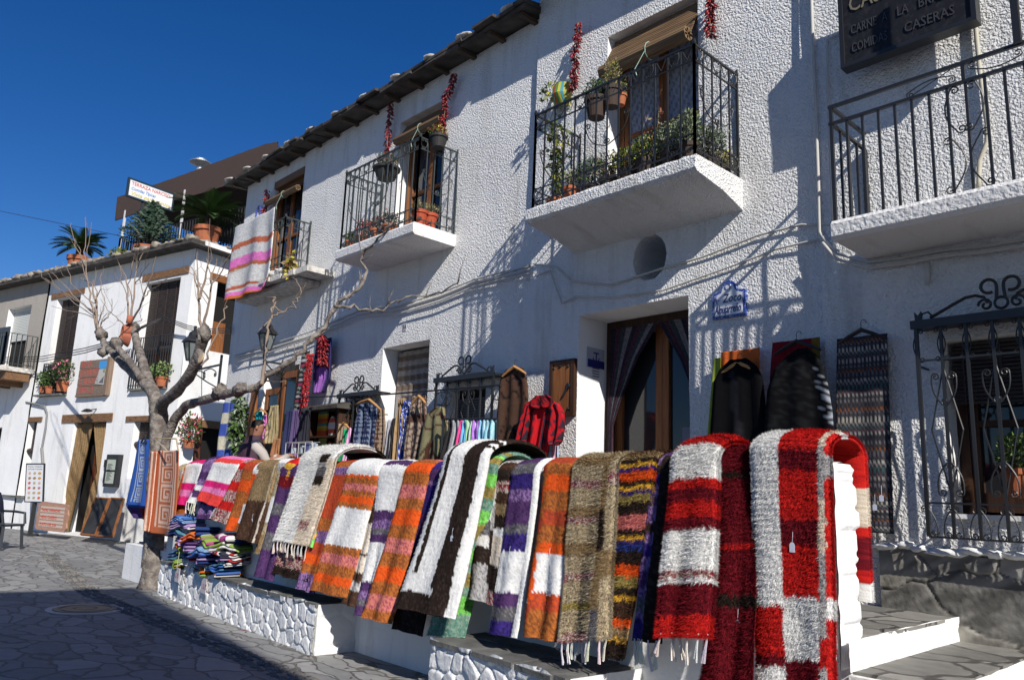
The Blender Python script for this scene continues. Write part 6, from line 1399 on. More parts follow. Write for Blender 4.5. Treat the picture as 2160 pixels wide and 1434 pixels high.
# middle balcony
GPm = 'potted plants on the middle balcony'
zb = ZS1+.01
for lab, x, off, r, h, fol in (
    ('small yellow flowered pot at the left corner of the middle balcony', 738, .6, .08, .13, herb((.09, .09, .08), 110, .05, ('yel', 'dark', 'mid'), 31)),
    ('red leaved geranium in a small pot on the middle balcony', 765, .55, .10, .16, herb((.14, .13, .15), 160, .05, ('red', 'brn', 'dark'), 32)),
    ('low dark plant with a few red flowers beside the red geranium', 793, .6, .10, .15, herb((.13, .12, .12), 150, .05, ('dark', 'red', 'brn'), 33)),
    ('dark leafy pot in the middle of the middle balcony floor', 822, .6, .11, .14, herb((.15, .12, .10), 170, .05, ('dark', 'brn', 'dark'), 34)),):
    potted(lab, onslab(FA, x, off, zb), r, h, fol, group=GPm)
for lab, x, off in (('bright orange plastic pot at the front corner of the middle balcony', 884, .55), ('second orange plastic pot, nearer the wall, on the middle balcony', 905, .38)):
    potted(lab, onslab(FA, x, off, zb), .115, .21, herb((.14, .12, .07), 40, .05, ('dry', 'pale'), int(x), 14), group=GPm, m=mat('orange plastic pot', (.38, .065, .025), .6))
for lab, x, y, off, r, fol, mt in (('long dark planter hung on the middle balcony rail', 815, 365, .55, .2, herb((.2, .12, .13), 200, .05, ('dark', 'brn', 'pale'), 41), None), ('black pot with reddish leaves on the corner of the middle balcony rail', 925, 298, .45, .13, herb((.15, .12, .08), 90, .06, ('brn', 'dark', 'yel'), 42), None)):
    c = FA.p3(x, y, off)-A(0, 0, .1); potted(lab, c, r, .17, fol, 'hanging_pot', m=mat('dark plastic pot', (.03, .03, .028), .6))
b = MB(); q = FA.at(x1-.35, .3, ZS1+.86); b.box(FA, x1-.42, x1-.05, .1, .62, ZS1+.82, ZS1+.85); tag(b.build('rail_shelf', m_woodd), 'small brown wooden shelf tied inside the right side of the middle balcony rail', 'shelf')
# left balcony dried corn
b = MB(); c = FA.p3(612, 560, .5); leaves(b, c, (.06, .05, .22), 120, .12, ('dry', 'yel', 'brn'), 5, -1.); tag(b.build('corn_bunch', m_leaf), 'bunch of dried corn leaves tied to the left balcony rail', 'dried corn')
# left house pots
for lab, F, x, y, off, r, h, fol in (
    ('round terracotta pot of pink geraniums on the left house window sill', FD, 130, 826, .1, .24, .36, herb((.45, .3, .38), 420, .11, ('mid', 'dark', 'mid', 'dark', 'dark', 'pink'), 51)),
    ('small terracotta pot with a green plant at the left end of the sill', FD, 103, 830, .1, .16, .26, herb((.34, .25, .3), 320, .10, ('mid', 'mid', 'dark'), 52)),
    ('green leafy plant hanging left of the window sill pots', FD, 89, 828, .12, .14, .2, herb((.3, .2, .28), 260, .1, ('mid', 'dark'), 53)),
    ('terracotta pot with bright green plant before the shuttered door of the left house', FD, 340, 815, .12, .2, .3, herb((.34, .25, .2), 260, .1, ('pale', 'mid', 'mid'), 54)),
    ('bright leafy plant beside the small pot under the left house blind', FD, 324, 812, .12, .14, .2, herb((.36, .25, .22), 260, .1, ('pale', 'mid'), 55)),
    ('dark pot of red flowers fixed to the sunny side of the left house', SD, 397, 945, .25, .2, .25, herb((.42, .3, .4), 420, .1, ('mid', 'dark', 'mid', 'dark', 'mid', 'red', 'pink'), 56))):
    potted(lab, F.p3(x, y, off), r*.82, h*.85, fol, group='flower pots on the left house')
c = FC.p3(2150, 1050, .06); potted('potted geranium with bright green leaves behind the right window grille', c, .09, .20, herb((.12, .1, .13), 200, .07, ('mid', 'mid', 'pale'), 57))
# ============================================================ bare tree with two hanging rugs
FT = WY(4.57)
tr = thing('bare_plane_tree', 'pruned leafless tree with thick grey limbs and long upright shoots at the left', 'tree', onZ(318, 1240, 0))
def limb(pts, r0, r1, name='limb', rough=.0, n=10, off=0., dy=0.):
    P = [FT.p3(x, y, off+dy*i/(len(pts)-1)) for i, (x, y) in enumerate(pts)]; Q = [P[0]]; rr = random.Random(len(pts)*7+int(pts[0][0]))
    for a, c in zip(P, P[1:]):
        k = max(2, int(np.linalg.norm(c-a)/.12))
        for i in range(1, k+1): Q.append(a+(c-a)*i/k+A(rr.gauss(0, 1), rr.gauss(0, 1), 0)*r0*.035)
    L_ = len(Q); R_ = [.74*(r0+(r1-r0)*i/(L_-1))*(1+rr.uniform(-.05, .07)+.05*sin(i*1.3+r0*90)) for i in range(L_)]
    return Q, R_
b = MB()
def addl(*a, **k): Q, R_ = limb(*a, **k); b.tube(Q, R_, k.get('n', 12)); return Q
tube0 = addl([(318, 1243), (322, 1200), (326, 1130), (330, 1040), (334, 950), (336, 890), (332, 850)], .205, .185)
b.tube([onZ(318, 1243, -.02)+A(0, 0, z) for z in (0, .08, .2, .5)], [.22, .185, .165, .155], 12)
b.build('trunk', m_bark, tr, smooth=True)
b = MB(); addl([(332, 860), (322, 825), (300, 802), (268, 775), (240, 746), (222, 730), (215, 712), (205, 700)], .15, .07, dy=.15)
addl([(300, 800), (278, 768), (252, 738), (243, 722)], .085, .07, off=.1, dy=.2)
b.blob(FT.p3(245, 724, .2), (.13, .12, .10), 3, 10, .3); b.blob(FT.p3(214, 705, .15), (.11, .1, .13), 4, 10, .35); b.blob(FT.p3(218, 742, .15), (.1, .09, .1), 5, 10, .3)
b.build('limb', m_bark, tr, smooth=True)
b = MB(); addl([(326, 835), (310, 795), (300, 762), (292, 735), (285, 705), (279, 690)], .125, .085, dy=-.3); b.blob(FT.p3(280, 690, -.3), (.12, .11, .1), 6, 10, .3); b.build('limb', m_bark, tr, smooth=True)
b = MB(); addl([(334, 880), (343, 850), (372, 826), (398, 796), (412, 765), (422, 735), (430, 705)], .13, .105, dy=.2); b.blob(FT.p3(420, 752, .32), (.11, .06, .12), 7, 10, .15); b.blob(FT.p3(430, 702, .2), (.11, .1, .12), 8, 10, .35); b.build('limb', m_bark, tr, smooth=True)
b = MB(); addl([(345, 960), (352, 925), (368, 885), (392, 855), (436, 842), (464, 834), (500, 826), (535, 818)], .105, .07, dy=-.15, off=.05)
b.blob(FT.p3(464, 826, -.05), (.12, .11, .11), 9, 10, .35); b.blob(FT.p3(505, 822, -.05), (.14, .10, .10), 10, 10, .35); b.build('limb', m_bark, tr, smooth=True)
b = MB(); c = FT.p3(424, 755, .42); b.lathe(c, [(.075, -.01), (.08, .0), (.07, .008), (.001, .01)], 14)
R_ = Matrix(((1, 0, 0), (0, .25, -.97), (0, .97, .25))); cc = np.array(c); b.v = [tuple(cc+np.array(R_)@(np.array(v)-cc)) for v in b.v]; b.build('cut_face', mat('sawn wood', (.5, .36, .22), .8), tr)
# upright shoots
rr = random.Random(17)
def shoot(b, pts, r0, r1, off, k=0):
    P = [FT.p3(x, y, off+rr.uniform(-.03, .03)) for x, y in pts]; Q = [P[0]]
    for a, c in zip(P, P[1:]): Q += [a+(c-a)*t+A(rr.gauss(0, .006), rr.gauss(0, .012), rr.gauss(0, .006)) for t in (.33, .66, 1.)]
    n = len(Q); b.tube(Q, [r0+(r1-r0)*i/(n-1) for i in range(n)], 5)
    for j in range(k):
        i = rr.randrange(2, n-1); d = Q[i]-Q[i-1]; d /= np.linalg.norm(d); s_ = A(rr.gauss(0, 1), rr.gauss(0, 1), rr.gauss(.3, .5)); s_ /= np.linalg.norm(s_); l = rr.uniform(.25, .8); q = Q[i]
        e1 = q+(d*.5+s_*.6)*l*.5; e2 = e1+(d*.9+s_*.3)*l*.5; b.tube([q, e1, e2], [r1*1.0, r1*.7, r1*.4], 4)
        if rr.random() < .5: b.tube([e1, e1+(d*.3-s_*.4)*l*.4], [r1*.6, r1*.3], 3)
groups = [
 [((205, 699), (196, 650), (187, 602), (180, 560), (178, 520), (181, 458)), ((208, 700), (200, 640), (196, 600), (178, 590), (170, 586)), ((206, 698), (203, 650), (205, 615), (196, 590)), ((202, 670), (170, 648), (140, 625), (115, 600), (96, 588)), ((202, 665), (165, 635), (135, 600), (110, 575), (92, 565)), ((200, 660), (175, 640), (150, 628), (125, 610), (88, 585), (84, 570)), ((202, 672), (180, 662), (140, 655), (110, 645)), ((198, 640), (186, 630), (150, 600), (146, 580), (140, 560)), ((188, 600), (176, 570), (172, 545), (168, 520)), ((180, 560), (160, 520), (152, 490), (148, 470)),
  ((208, 700), (215, 680), (228, 670), (236, 655), (238, 630)), ((206, 690), (214, 660), (222, 640), (216, 620), (212, 604)), ((184, 540), (190, 500), (196, 470)), ((243, 722), (262, 700), (285, 680), (300, 672)), ((200, 640), (212, 610), (214, 575)), ((215, 715), (213, 690), (218, 668), (232, 660))],
 [((273, 680), (271, 640), (269, 602), (262, 575), (249, 555)), ((276, 678), (280, 640), (284, 600), (288, 560), (293, 535)), ((276, 680), (292, 650), (308, 612), (318, 580), (330, 540)), ((270, 640), (262, 610), (254, 590), (256, 560)), ((284, 600), (296, 585), (310, 560), (326, 548)), ((278, 640), (272, 600), (276, 575), (280, 550)), ((300, 630), (312, 615), (330, 605), (350, 588)), ((262, 686), (245, 668), (228, 655), (212, 632)), ((288, 570), (296, 548), (300, 535)), ((296, 645), (304, 628), (298, 600), (294, 585))],
 [((425, 700), (421, 660), (418, 617), (416, 570), (414, 530)), ((428, 698), (436, 660), (444, 610), (448, 575), (457, 545)), ((421, 630), (430, 600), (436, 565), (442, 543)), ((419, 610), (408, 580), (402, 560)), ((440, 630), (428, 612), (416, 590), (412, 572)), ((444, 610), (462, 580), (478, 548)), ((446, 600), (440, 570), (436, 545))],
]
for gi, (gr, offg, lab) in enumerate(zip(groups, (.15, -.3, .2), ('a', 'b', 'c'))):
    b = MB()
    for i, pts in enumerate(gr): shoot(b, pts, .024 if i < 3 else .012, .005, offg, 2)
    b.build('shoots', m_twig, tr)
# vine-like branches in front of the long house
b = MB(); FV = WY(5.55)
def vine(b, pts, r0, r1, F0=FT, F1=FA, o0=0., o1=.5, k=6):
    n = len(pts); P = []
    for i, (x, y) in enumerate(pts):
        t_ = i/(n-1); Y = 4.57+(YA-.75-4.57)*min(1, t_*1.4); P.append(WY(Y).p3(x, y))
    Q = [P[0]]
    for a, c in zip(P, P[1:]): Q += [a+(c-a)*t+A(rr.gauss(0, .012), rr.gauss(0, .02), rr.gauss(0, .012)) for t in (.33, .66, 1.)]
    n = len(Q); b.tube(Q, [(r0+(r1-r0)*i/(n-1))*(1+rr.uniform(-.15, .2)) for i in range(n)], 6)
    for j in range(k):
        i = rr.randrange(2, n-1); s_ = A(rr.gauss(0, 1), rr.gauss(0, .4), rr.gauss(.3, 1)); s_ /= np.linalg.norm(s_); l = rr.uniform(.12, .4); b.tube([Q[i], Q[i]+s_*l*.5, Q[i]+s_*l+A(.05, 0, .03)], [r1, r1*.6, r1*.4], 4)
vine(b, [(500, 826), (540, 815), (582, 780), (612, 764), (640, 737), (662, 712), (680, 688), (706, 648), (735, 625), (758, 601), (771, 572), (762, 535), (790, 510), (814, 488), (830, 465)], .042, .012, k=12)
b.build('branch', m_bark, tr, smooth=True)
b = MB(); vine(b, [(706, 646), (730, 644), (755, 650), (780, 658), (806, 655), (835, 636), (870, 622), (900, 622), (931, 617), (966, 597), (970, 568)], .02, .008, k=8); b.build('branch', m_bark, tr, smooth=True)
b = MB(); vine(b, [(552, 810), (556, 770), (560, 741), (566, 700), (571, 672), (577, 645), (580, 628)], .028, .016, k=3); vine(b, [(573, 672), (590, 662), (607, 653), (622, 640), (635, 625), (630, 600), (620, 585)], .012, .006, k=3); vine(b, [(580, 628), (560, 628)], .014, .01, k=0); b.build('branch', m_twig, tr, smooth=True)
b = MB(); vine(b, [(422, 778), (432, 755), (452, 720), (463, 680), (475, 650), (478, 645)], .018, .008, k=3); b.build('branch', m_twig, tr, smooth=True)
# hanging terracotta coil and cables in the tree
c = FT.p3(265, 705, -.15); b = MB()
for k in range(7): b.tube([c+A((.11+.01*k)*cos(a)*.8, -.06+.02*k, (.16+.012*k)*sin(a)) for a in np.linspace(0, 2*pi, 18)], .014, 5)
b.tube([c+A(.12, 0, .2), c+A(.13, 0, .35)], .06, 8); tag(b.build('rope_coil', mat('terracotta rope', (.36, .12, .07), .8), smooth=True), 'reddish brown coil of tubing tied in the fork of the bare tree', 'coil')
c = FT.p3(258, 745, .1); b = MB()
for k in range(6): b.tube([c+A(.09*cos(a)+.02*k, .02*k, -.1+.14*sin(a)+.01*k) for a in np.linspace(0, 2*pi, 16)], .006, 4)
tag(b.build('cable_coil', m_cabled), 'small loose coil of black cable on the left limb of the tree', 'coil')
def wire(name, label, pts, r, m, group='overhead cables between the houses'):
    b = MB()
    for j, P in enumerate(pts):
        Q = [P[0]]
        for a, c in zip(P, P[1:]): Q += [a+(c-a)*t for t in (.5, 1)]
        b.tube(Q, r, 5)
    tag(b.build(name, m), label, 'cable', group)
for k in range(3):
    wire('cable', ('lowest', 'middle', 'highest')[k]+' strand of the black overhead cables left of the tree', [[FD.p3(0, 762-4*k, .5), FD.p3(90, 762-5*k, .35), FD.p3(180, 744-5*k, 1.5), FT.p3(250, 722-3*k, .2)]], .014, m_cabled)
wire('cable', 'thick black cable from the tree fork up to the blind of the left house', [[FT.p3(280, 705, -.2), FT.p3(300, 690, -.3), FD.p3(340, 672, .3)]], .03, m_cabled)
for k in range(3): wire('cable', ('lower', 'middle', 'upper')[k]+' strand of the cables crossing the sunny side to the lantern', [[FD.p3(340, 672-3*k, .3), SD.p3(395, 694-4*k, .3), SD.p3(430, 702-4*k, .4), FA.p3(486, 702-5*k, .1)]], .012, m_cabled)
wire('cable', 'long thin wire crossing the sky to the roof terrace', [[FD.p3(-60, 433, -1), FD.p3(120, 470, -1), FD.p3(265, 500, -.8), FD.p3(330, 520, -.6)]], .010, m_cabled)
# ============================================================ Greek key rugs on the tree
KEY = ["1111111111111111", "1000000000000001", "1011111111111101", "1010000000000101", "1010111111110101", "1010100000010101"]
def gk(px_, py_):
    """greek key meander unit 10x10"""
    U = ["##########", "#........#", "#.######.#", "#.#....#.#", "#.#.##.#.#", "#.#..#.#.#", "#.####.#.#", "#......#.#", "########.#", ".........#"]
    return U[int(py_) % 10][int(px_) % 10] == '#'
def keyrug(c1, c2, x0, x1, nper):
    def f(x, y, rg):
        n = .9+.2*rg.random(); L_ = c2
        if y > .93: return A(*c1)*n
        if x0 <= x <= x1:
            q = (x-x0)/(x1-x0); return A(*(L_ if gk(q*10*.999, y*nper*10) else c1))*n
        if abs(x-(x0-.07)) < .022 or abs(x-(x1+.06)) < .022: return A(*L_)*n
        return A(*c1)*n
    return f
OR, OC, BLc, BC = (.46, .13, .055), (.72, .50, .38), (.03, .10, .38), (.42, .47, .50)
q = goods('greek_key_rug', 'terracotta and cream Greek key rug tied to the front of the tree trunk', 'rug', FT, .21, [(950, 322, 378), (1000, 318, 377), (1060, 313, 373), (1127, 306, 368)], keyrug(OR, OC, .40, .86, 4.4), 'key patterned rugs on the tree', rip=.02, nrip=1.2, th=.03, nu=90)
q = goods('side_fold', '', '', FT, .25, [(952, 318, 332), (1060, 310, 322), (1120, 302, 316)], vstr((OR, OC, OR, OC), 5), parent=q, rip=.02, nrip=1, th=.03)
b = MB(); a = FT.p3(352, 950, .3); p = FT.p3(346, 925, .1); b.tube([a, p+A(0, -.15, .0), FT.p3(372, 925, .2), FT.p3(376, 950, .3)], .012, 5); tag(b.build('tie_rope', mat('jute', (.45, .36, .24), .9)), 'pale rope tying the terracotta rug to the tree', 'rope')
q = goods('greek_key_rug', 'blue and cream Greek key rug hanging from a hanger left of the trunk', 'rug', FT, .12, [(927, 291, 315), (980, 285, 315), (1030, 276, 314), (1066, 266, 312)], keyrug(BLc, BC, .3, .62, 4.6), 'key patterned rugs on the tree', rip=.025, nrip=1.5, th=.03, nu=60)
q = goods('greek_key_rug', 'lower folded end of the blue key rug with a dark red edge', 'rug', FT, .02, [(1040, 272, 313), (1068, 268, 313), (1094, 282, 314)], lambda x, y, rg: A(*(BLc if y < .55 else (.06, .03, .12) if x < .5 else (.12, .01, .02))), 'key patterned rugs on the tree', rip=.025, nrip=1.5, th=.03, nu=30)
hanger(FT, .14, 305, 918, .26, 'thin dark hanger holding the blue key rug', m=m_iron)
# ============================================================ street things on the left
def lean(F, tl, tr, br, bl, n0, n1, label, name, cat, fm, bm, fr=.035, th=.03, group=None):
    T0, T1 = F.p3(*tl, n0), F.p3(*tr, n0); B1, B0 = F.p3(*br, n1), F.p3(*bl, n1)
    t = thing(name, label, cat, (B0+B1)/2, group); nn = np.cross(T1-T0, B0-T0); nn /= np.linalg.norm(nn)
    if nn@F.n < 0: nn = -nn
    def P(a, c, e=0.): return (T0*(1-a)+T1*a)*(1-c)+(B0*(1-a)+B1*a)*c+nn*e
    w_ = np.linalg.norm(T1-T0); h_ = np.linalg.norm(B0-T0); a_, c_ = fr/w_, fr/h_
    def slabq(b, a0, a1, c0, c1, e0, e1): b.hexa([P(x, y, e) for e in (e0, e1) for x, y in ((a0, c0), (a1, c0), (a1, c1), (a0, c1))])
    b = MB(); slabq(b, a_, 1-a_, c_, 1-c_, 0, th*.7); b.build('panel', bm, t)
    b = MB(); slabq(b, 0, 1, 0, c_, -.002, th); slabq(b, 0, 1, 1-c_, 1, -.002, th); slabq(b, 0, a_, c_, 1-c_, -.002, th); slabq(b, 1-a_, 1, c_, 1-c_, -.002, th); b.build('frame', fm, t)
    return t, P
m_board = mat('blackboard', (.02, .021, .021), .6, noise=(3, (.035, .036, .036), .4, .7))
m_chalk = mat('chalk', (.55, .55, .53), .9)
def chalk(t, P, rows, seed, a0=.12, a1=.88):
    b = MB(); rr = random.Random(seed)
    for k in range(rows):
        c = .08+.84*k/rows; a = a0+rr.uniform(0, .1); end = a1-rr.uniform(0, .35)
        while a < end:
            l = rr.uniform(.03, .07); h = .012
            b.tube([P(a, c+rr.uniform(-h, h), .026), P(a+l*.3, c+rr.uniform(-h, h), .026), P(a+l*.6, c+rr.uniform(-h, h), .026), P(a+l, c+rr.uniform(-h, h), .026)], .005, 3); a += l+rr.choice((.0, .012, .03))
    b.build('chalk_writing', m_chalk, t)
t, P = lean(FD, (203, 1050), (234, 1052), (203, 1132), (171, 1129), .25, 1.0, 'left one of two leaning blackboards, with sparse chalk writing', 'blackboard', 'blackboard', m_wood, m_board, .05, .05, 'blackboards by the restaurant door'); chalk(t, P, 7, 1)
t, P = lean(FD, (236, 1051), (264, 1052), (240, 1134), (205, 1133), .3, 1.0, 'right one of two leaning blackboards, densely written in chalk', 'blackboard', 'blackboard', m_wood, m_board, .05, .05, 'blackboards by the restaurant door'); chalk(t, P, 17, 2)
# poster sign of ice lollies
t, P = lean(FD, (58, 977), (96, 977), (93, 1060), (54, 1059), .9, .95, 'white food poster in a black frame standing left of the restaurant door', 'menu_poster', 'poster', m_iron, mat('poster white', (.72, .72, .72), .4), .03, .04)
b = MB(); rr = random.Random(6)
for r_ in range(6):
    for c_ in range(3):
        x, y = .22+.27*c_, .26+.125*r_; b.col = rr.choice(((.55, .3, .08), (.6, .12, .08), (.5, .2, .25), (.45, .35, .2), (.6, .4, .3), (.35, .2, .12))); a = rr.uniform(0, 3)
        pts = [P(x+.085*cos(q)*(1+.2*cos(2*q+a)), y+.036*sin(q), .030) for q in np.linspace(0, 2*pi, 12)[:-1]]; b.add(pts, [tuple(range(11))])
b.build('food_pictures', m_paint, t)
b = MB()
for ln, (txt, y0_) in enumerate((('Carta y Helados', .10), ('de Frutas Tropicales', .165))):
    w0 = np.linalg.norm(P(1, 0)-P(0, 0)); h0 = np.linalg.norm(P(0, 1)-P(0, 0)); bb = MB(); F0 = Fr((0, 0, 0), (1, 0, 0), (0, -1, 0)); bb.text(F0, txt, 0, 0, 1., 0)
    xs = [v[0] for v in bb.v]; sx_ = .78/(max(xs)-min(xs)); b.add([P(.11+v[0]*sx_, y0_-v[2]*.05, .031) for v in bb.v], bb.f)
b.build('heading', m_cabled, t)
b = MB(); q0 = P(.5, 1.); b.bar(q0, A(q0[0], q0[1], .0), .1); b.bar(A(q0[0]-.4, q0[1], .03), A(q0[0]+.4, q0[1], .03), .25, .06); b.build('stand', m_iron, t)
# wooden menu board with curved outline
o_ = 1.1; L0, R0 = FD.px(76, 1090, o_), FD.px(143, 1090, o_); zb_ = max(.02, FD.px(110, 1120, o_)[1]); zt_ = FD.px(110, 1061, o_)[1]; U0, U1 = L0[0], R0[0]; H_ = zt_-zb_
t = thing('menu_board', 'low reddish wooden board with scalloped outline standing beside the restaurant door', 'menu board', FD.at((U0+U1)/2, o_, zb_))
out = [(U0+.1, zb_), (U1-.1, zb_), (U1, zb_+.15*H_), (U1-.05, zb_+.35*H_), (U1+.0, zb_+.6*H_), (U1-.05, zb_+.8*H_), (U1-.0, zb_+.96*H_), (U1-.2, zt_), (U0+.25, zt_+.03), (U0+.02, zb_+.95*H_), (U0+.06, zb_+.75*H_), (U0, zb_+.55*H_), (U0+.05, zb_+.3*H_), (U0, zb_+.12*H_)]
b = MB(); b.prism(FD, out, o_-.04, o_); b.build('board', wood('pinkish board', (.42, .25, .18), (.34, .18, .12), axis=0), t)
b = MB(); rr = random.Random(3)
for k in range(6):
    z = zb_+H_*(.14+.13*k); b.box(FD, U0+.2, U1-.2, o_+.001, o_+.006, z, z+.06)
b.build('painted_bands', mat('cream band', (.5, .42, .36), .7), t)
b = MB()
for k, tx in enumerate(('PLATO DEL DIA', 'MENU CASERO', 'TAPAS VARIADAS')): b.text(FD, tx, U0+.25, zb_+H_*(.17+.26*k), .12, o_+.008)
b.build('lettering', mat('red paint', (.45, .08, .05), .7), t)
# wooden wall sign
o_ = .12; U0, zt_ = FD.px(169, 762, o_); U1 = FD.px(234, 755, o_)[0]; zb_ = FD.px(160, 834, o_)[1]; H_ = zt_-zb_
t = thing('wooden_wall_sign', 'weathered plank sign with faded red lettering and a blue painted scene on the left house', 'sign', FD.at((U0+U1)/2, 0, zb_))
b = MB(); n = 4
for k in range(n): b.box(FD, U0+.03, U1-.12, .0, o_, zb_+H_*k/n+.008, zb_+H_*(k+1)/n-.008)
b.build('planks', wood('grey planks', (.22, .17, .13), (.15, .11, .085), axis=0), t)
b = MB(); b.box(FD, U1-.118, U1, -.01, o_+.03, zb_-.04, zt_+.04); b.box(FD, U0, U1-.12, -.01, o_+.0, zb_-.05, zb_+.005); b.build('frame', wood('grey frame', (.24, .17, .12), (.16, .11, .08)), t)
b = MB(); uu = U0+(U1-U0)*.66
b.col = (.06, .28, .6); b.box(FD, uu, U1-.16, o_, o_+.006, zb_+H_*.72, zt_-.06); b.col = (.42, .42, .40); b.prism(FD, [(uu-.1, zb_+H_*.3), (U1-.2, zb_+H_*.25), (U1-.2, zb_+H_*.71), (uu+.05, zb_+H_*.71), (uu-.02, zb_+H_*.5)], o_, o_+.006)
b.col = (.12, .12, .13); b.prism(FD, [(uu+.1, zb_+H_*.32), (U1-.22, zb_+H_*.3), (U1-.22, zb_+H_*.5)], o_+.006, o_+.009); b.col = (.12, .2, .06); b.prism(FD, [(uu+.25, zb_+H_*.62), (U1-.2, zb_+H_*.6), (U1-.25, zb_+H_*.74)], o_+.006, o_+.009)
b.build('painted_scene', m_paint, t)
for k, (tx, w_) in enumerate((('BAR', .35), ('RESTAURANTE', .6), ('EL RINCON', .6), ('TERRAZA', .5))): inscr(FD, t, tx, U0+.12, zt_-H_*(k+.8)/n, .3, (.40, .09, .07), (U1-U0)*w_, 0, o_+.004, rough=.9)
# menu box with fork
o_ = .14; U0, zt_ = FD.px(226, 958, o_); U1 = FD.px(251, 957, o_)[0]; zb_ = FD.px(222, 1026, o_)[1]; H_ = zt_-zb_
t = thing('menu_box', 'black glazed menu box with two pages and an iron fork right of the restaurant door', 'menu box', FD.at((U0+U1)/2, 0, zb_))
b = MB(); b.box(FD, U0, U1, 0, o_, zb_, zt_); b.build('case', m_iron, t)
b = MB(); b.box(FD, U0+.07, U1-.1, o_, o_+.006, zb_+.09, zb_+H_*.46); b.box(FD, U0+.07, U1-.1, o_, o_+.006, zb_+H_*.52, zt_-.14); b.build('menu_pages', mat('menu paper', (.42, .46, .38), .4), t)
b = MB()
for k in range(16): z = zb_+.16+k*(H_-.4)/16; b.box(FD, U0+.12, U0+.12+(U1-U0-.3)*(.5+.5*((k*37) % 10)/10), o_+.007, o_+.009, z, z+.012)
b.build('print', m_cabled, t)
b = MB(); uf = U0-.14; b.bar(FD.at(uf, .05, zb_+.1), FD.at(uf, .05, zb_+H_*.6), .05); b.box(FD, uf-.08, uf+.08, .03, .07, zb_+H_*.6, zb_+H_*.66)
for k in range(4): b.box(FD, uf-.08+k*.046, uf-.06+k*.046, .03, .07, zb_+H_*.66, zb_+H_*.84)
b.build('fork', m_iron, t)
# drain pipe & cable on the left wall
b = MB(); b.tube([FD.p3(x, y, .06) for x, y in ((55, 848), (75, 852), (94, 856), (99, 870), (96, 900), (88, 945))], .03, 6); b.tube([FD.p3(x, y, .07) for x, y in ((88, 945), (91, 985))], .045, 8); tag(b.build('conduit', mat('grey conduit', (.2, .2, .2), .6)), 'curved grey conduit on the left house above the food poster', 'pipe')
# black garden chair at the left edge
def chairpt(u, w_, z): return CH+A(u*CA[0]+w_*CB[0], u*CA[1]+w_*CB[1], z)*KS
CH = onZ(-4, 1158, 0); KS = 1.22; CA = (.62, -.78); CB = (-.78, -.62)
t = thing('garden_chair', 'dark plastic garden chair cut off by the left edge of the photo', 'chair', CH)
m_ch = mat('dark plastic', (.02, .024, .03), .35, spec=.5); b = MB()
for i, j in ((-.22, -.22), (.22, -.22), (-.22, .22), (.22, .22)):
    bb = MB(); bb.bar(chairpt(i*1.15, j*1.15, 0), chairpt(i, j, .43), .06); bb.build('leg', m_ch, t)
b.hexa([chairpt(u, w_, z) for z in (.41, .45) for u, w_ in ((-.25, -.25), (.25, -.25), (.25, .25), (-.25, .25))]); b.build('seat', m_ch, t)
b = MB()
for k in range(7): u = -.21+.07*k; b.bar(chairpt(u, .24, .45), chairpt(u*1.1, .33, .86-.02*abs(k-3)), .03, .015)
for z in (.55, .66, .77): b.bar(chairpt(-.23, .24+.22*(z-.45), z), chairpt(.23, .24+.22*(z-.45), z), .025, .015)
b.tube([chairpt(-.24, .25, .45), chairpt(-.27, .31, .8), chairpt(-.15, .34, .88), chairpt(0, .345, .9), chairpt(.15, .34, .88), chairpt(.27, .31, .8), chairpt(.24, .25, .45)], .03, 6); b.build('backrest', m_ch, t)
for s_ in (-1, 1):
    b = MB(); b.tube([chairpt(s_*.26, .25, .66), chairpt(s_*.27, 0, .66), chairpt(s_*.27, -.2, .64), chairpt(s_*.26, -.24, .45)], .03, 6); b.build('armrest', m_ch, t)
# jacket on the chair
CC = [chairpt(0, .36, 0)]
V = MB(); V.blob(chairpt(-.1, .34, .62), (.36, .22, .48), 4, 12, .12); tag(V.build('draped_coat', mat('navy coat', (.012, .015, .035), .9), smooth=True), 'dark navy coat draped over the chair at the left edge', 'coat')
# ============================================================ lanterns
def lantern(c, k, label, arm):
    t = thing('wall_lantern', label, 'street lantern', c, 'iron wall lanterns'); c = A(*c)
    def ring(r, z): return [c+A(r*cos(a), r*sin(a), z)*k for a in np.linspace(pi/4, 2*pi+pi/4, 5)[:-1]]
    b = MB(); r0, r1 = ring(.10, 0), ring(.19, .34)
    for i in range(4): b.bar(r0[i], r1[i], .022*k); b.bar(r0[i], r0[(i+1) % 4], .022*k); b.bar(r1[i], r1[(i+1) % 4], .026*k)
    b.build('frame', m_iron, t)
    b = MB(); q0, q1 = ring(.094, .01), ring(.184, .33); b.add(q0+q1, [(i, (i+1) % 4, 4+(i+1) % 4, 4+i) for i in range(4)]); b.build('glass', mat('lantern glass', (.16, .18, .18), .15, spec=.6), t)
    b = MB(); rs = [ring(.24, .34), ring(.225, .37), ring(.12, .47), ring(.10, .54), ring(.03, .58), ring(.03, .66)]; vs = [p for r in rs for p in r]; b.add(vs, [(j*4+i, j*4+(i+1) % 4, j*4+4+(i+1) % 4, j*4+4+i) for j in range(5) for i in range(4)]+[(3, 2, 1, 0), (20, 21, 22, 23)])
    b.build('cap', m_iron, t)
    b = MB(); b.blob(c+A(0, 0, -.04)*k, (.05*k, .05*k, .06*k), 1, 8, .0); b.bar(c+A(0, 0, -.02)*k, c+A(0, 0, -.22)*k, .03*k); b.build('stem', m_iron, t)
    arm(t, c)
c = WY(YA-.15).p3(404, 760); wl = WY(YA-.15).p3(489, 783)
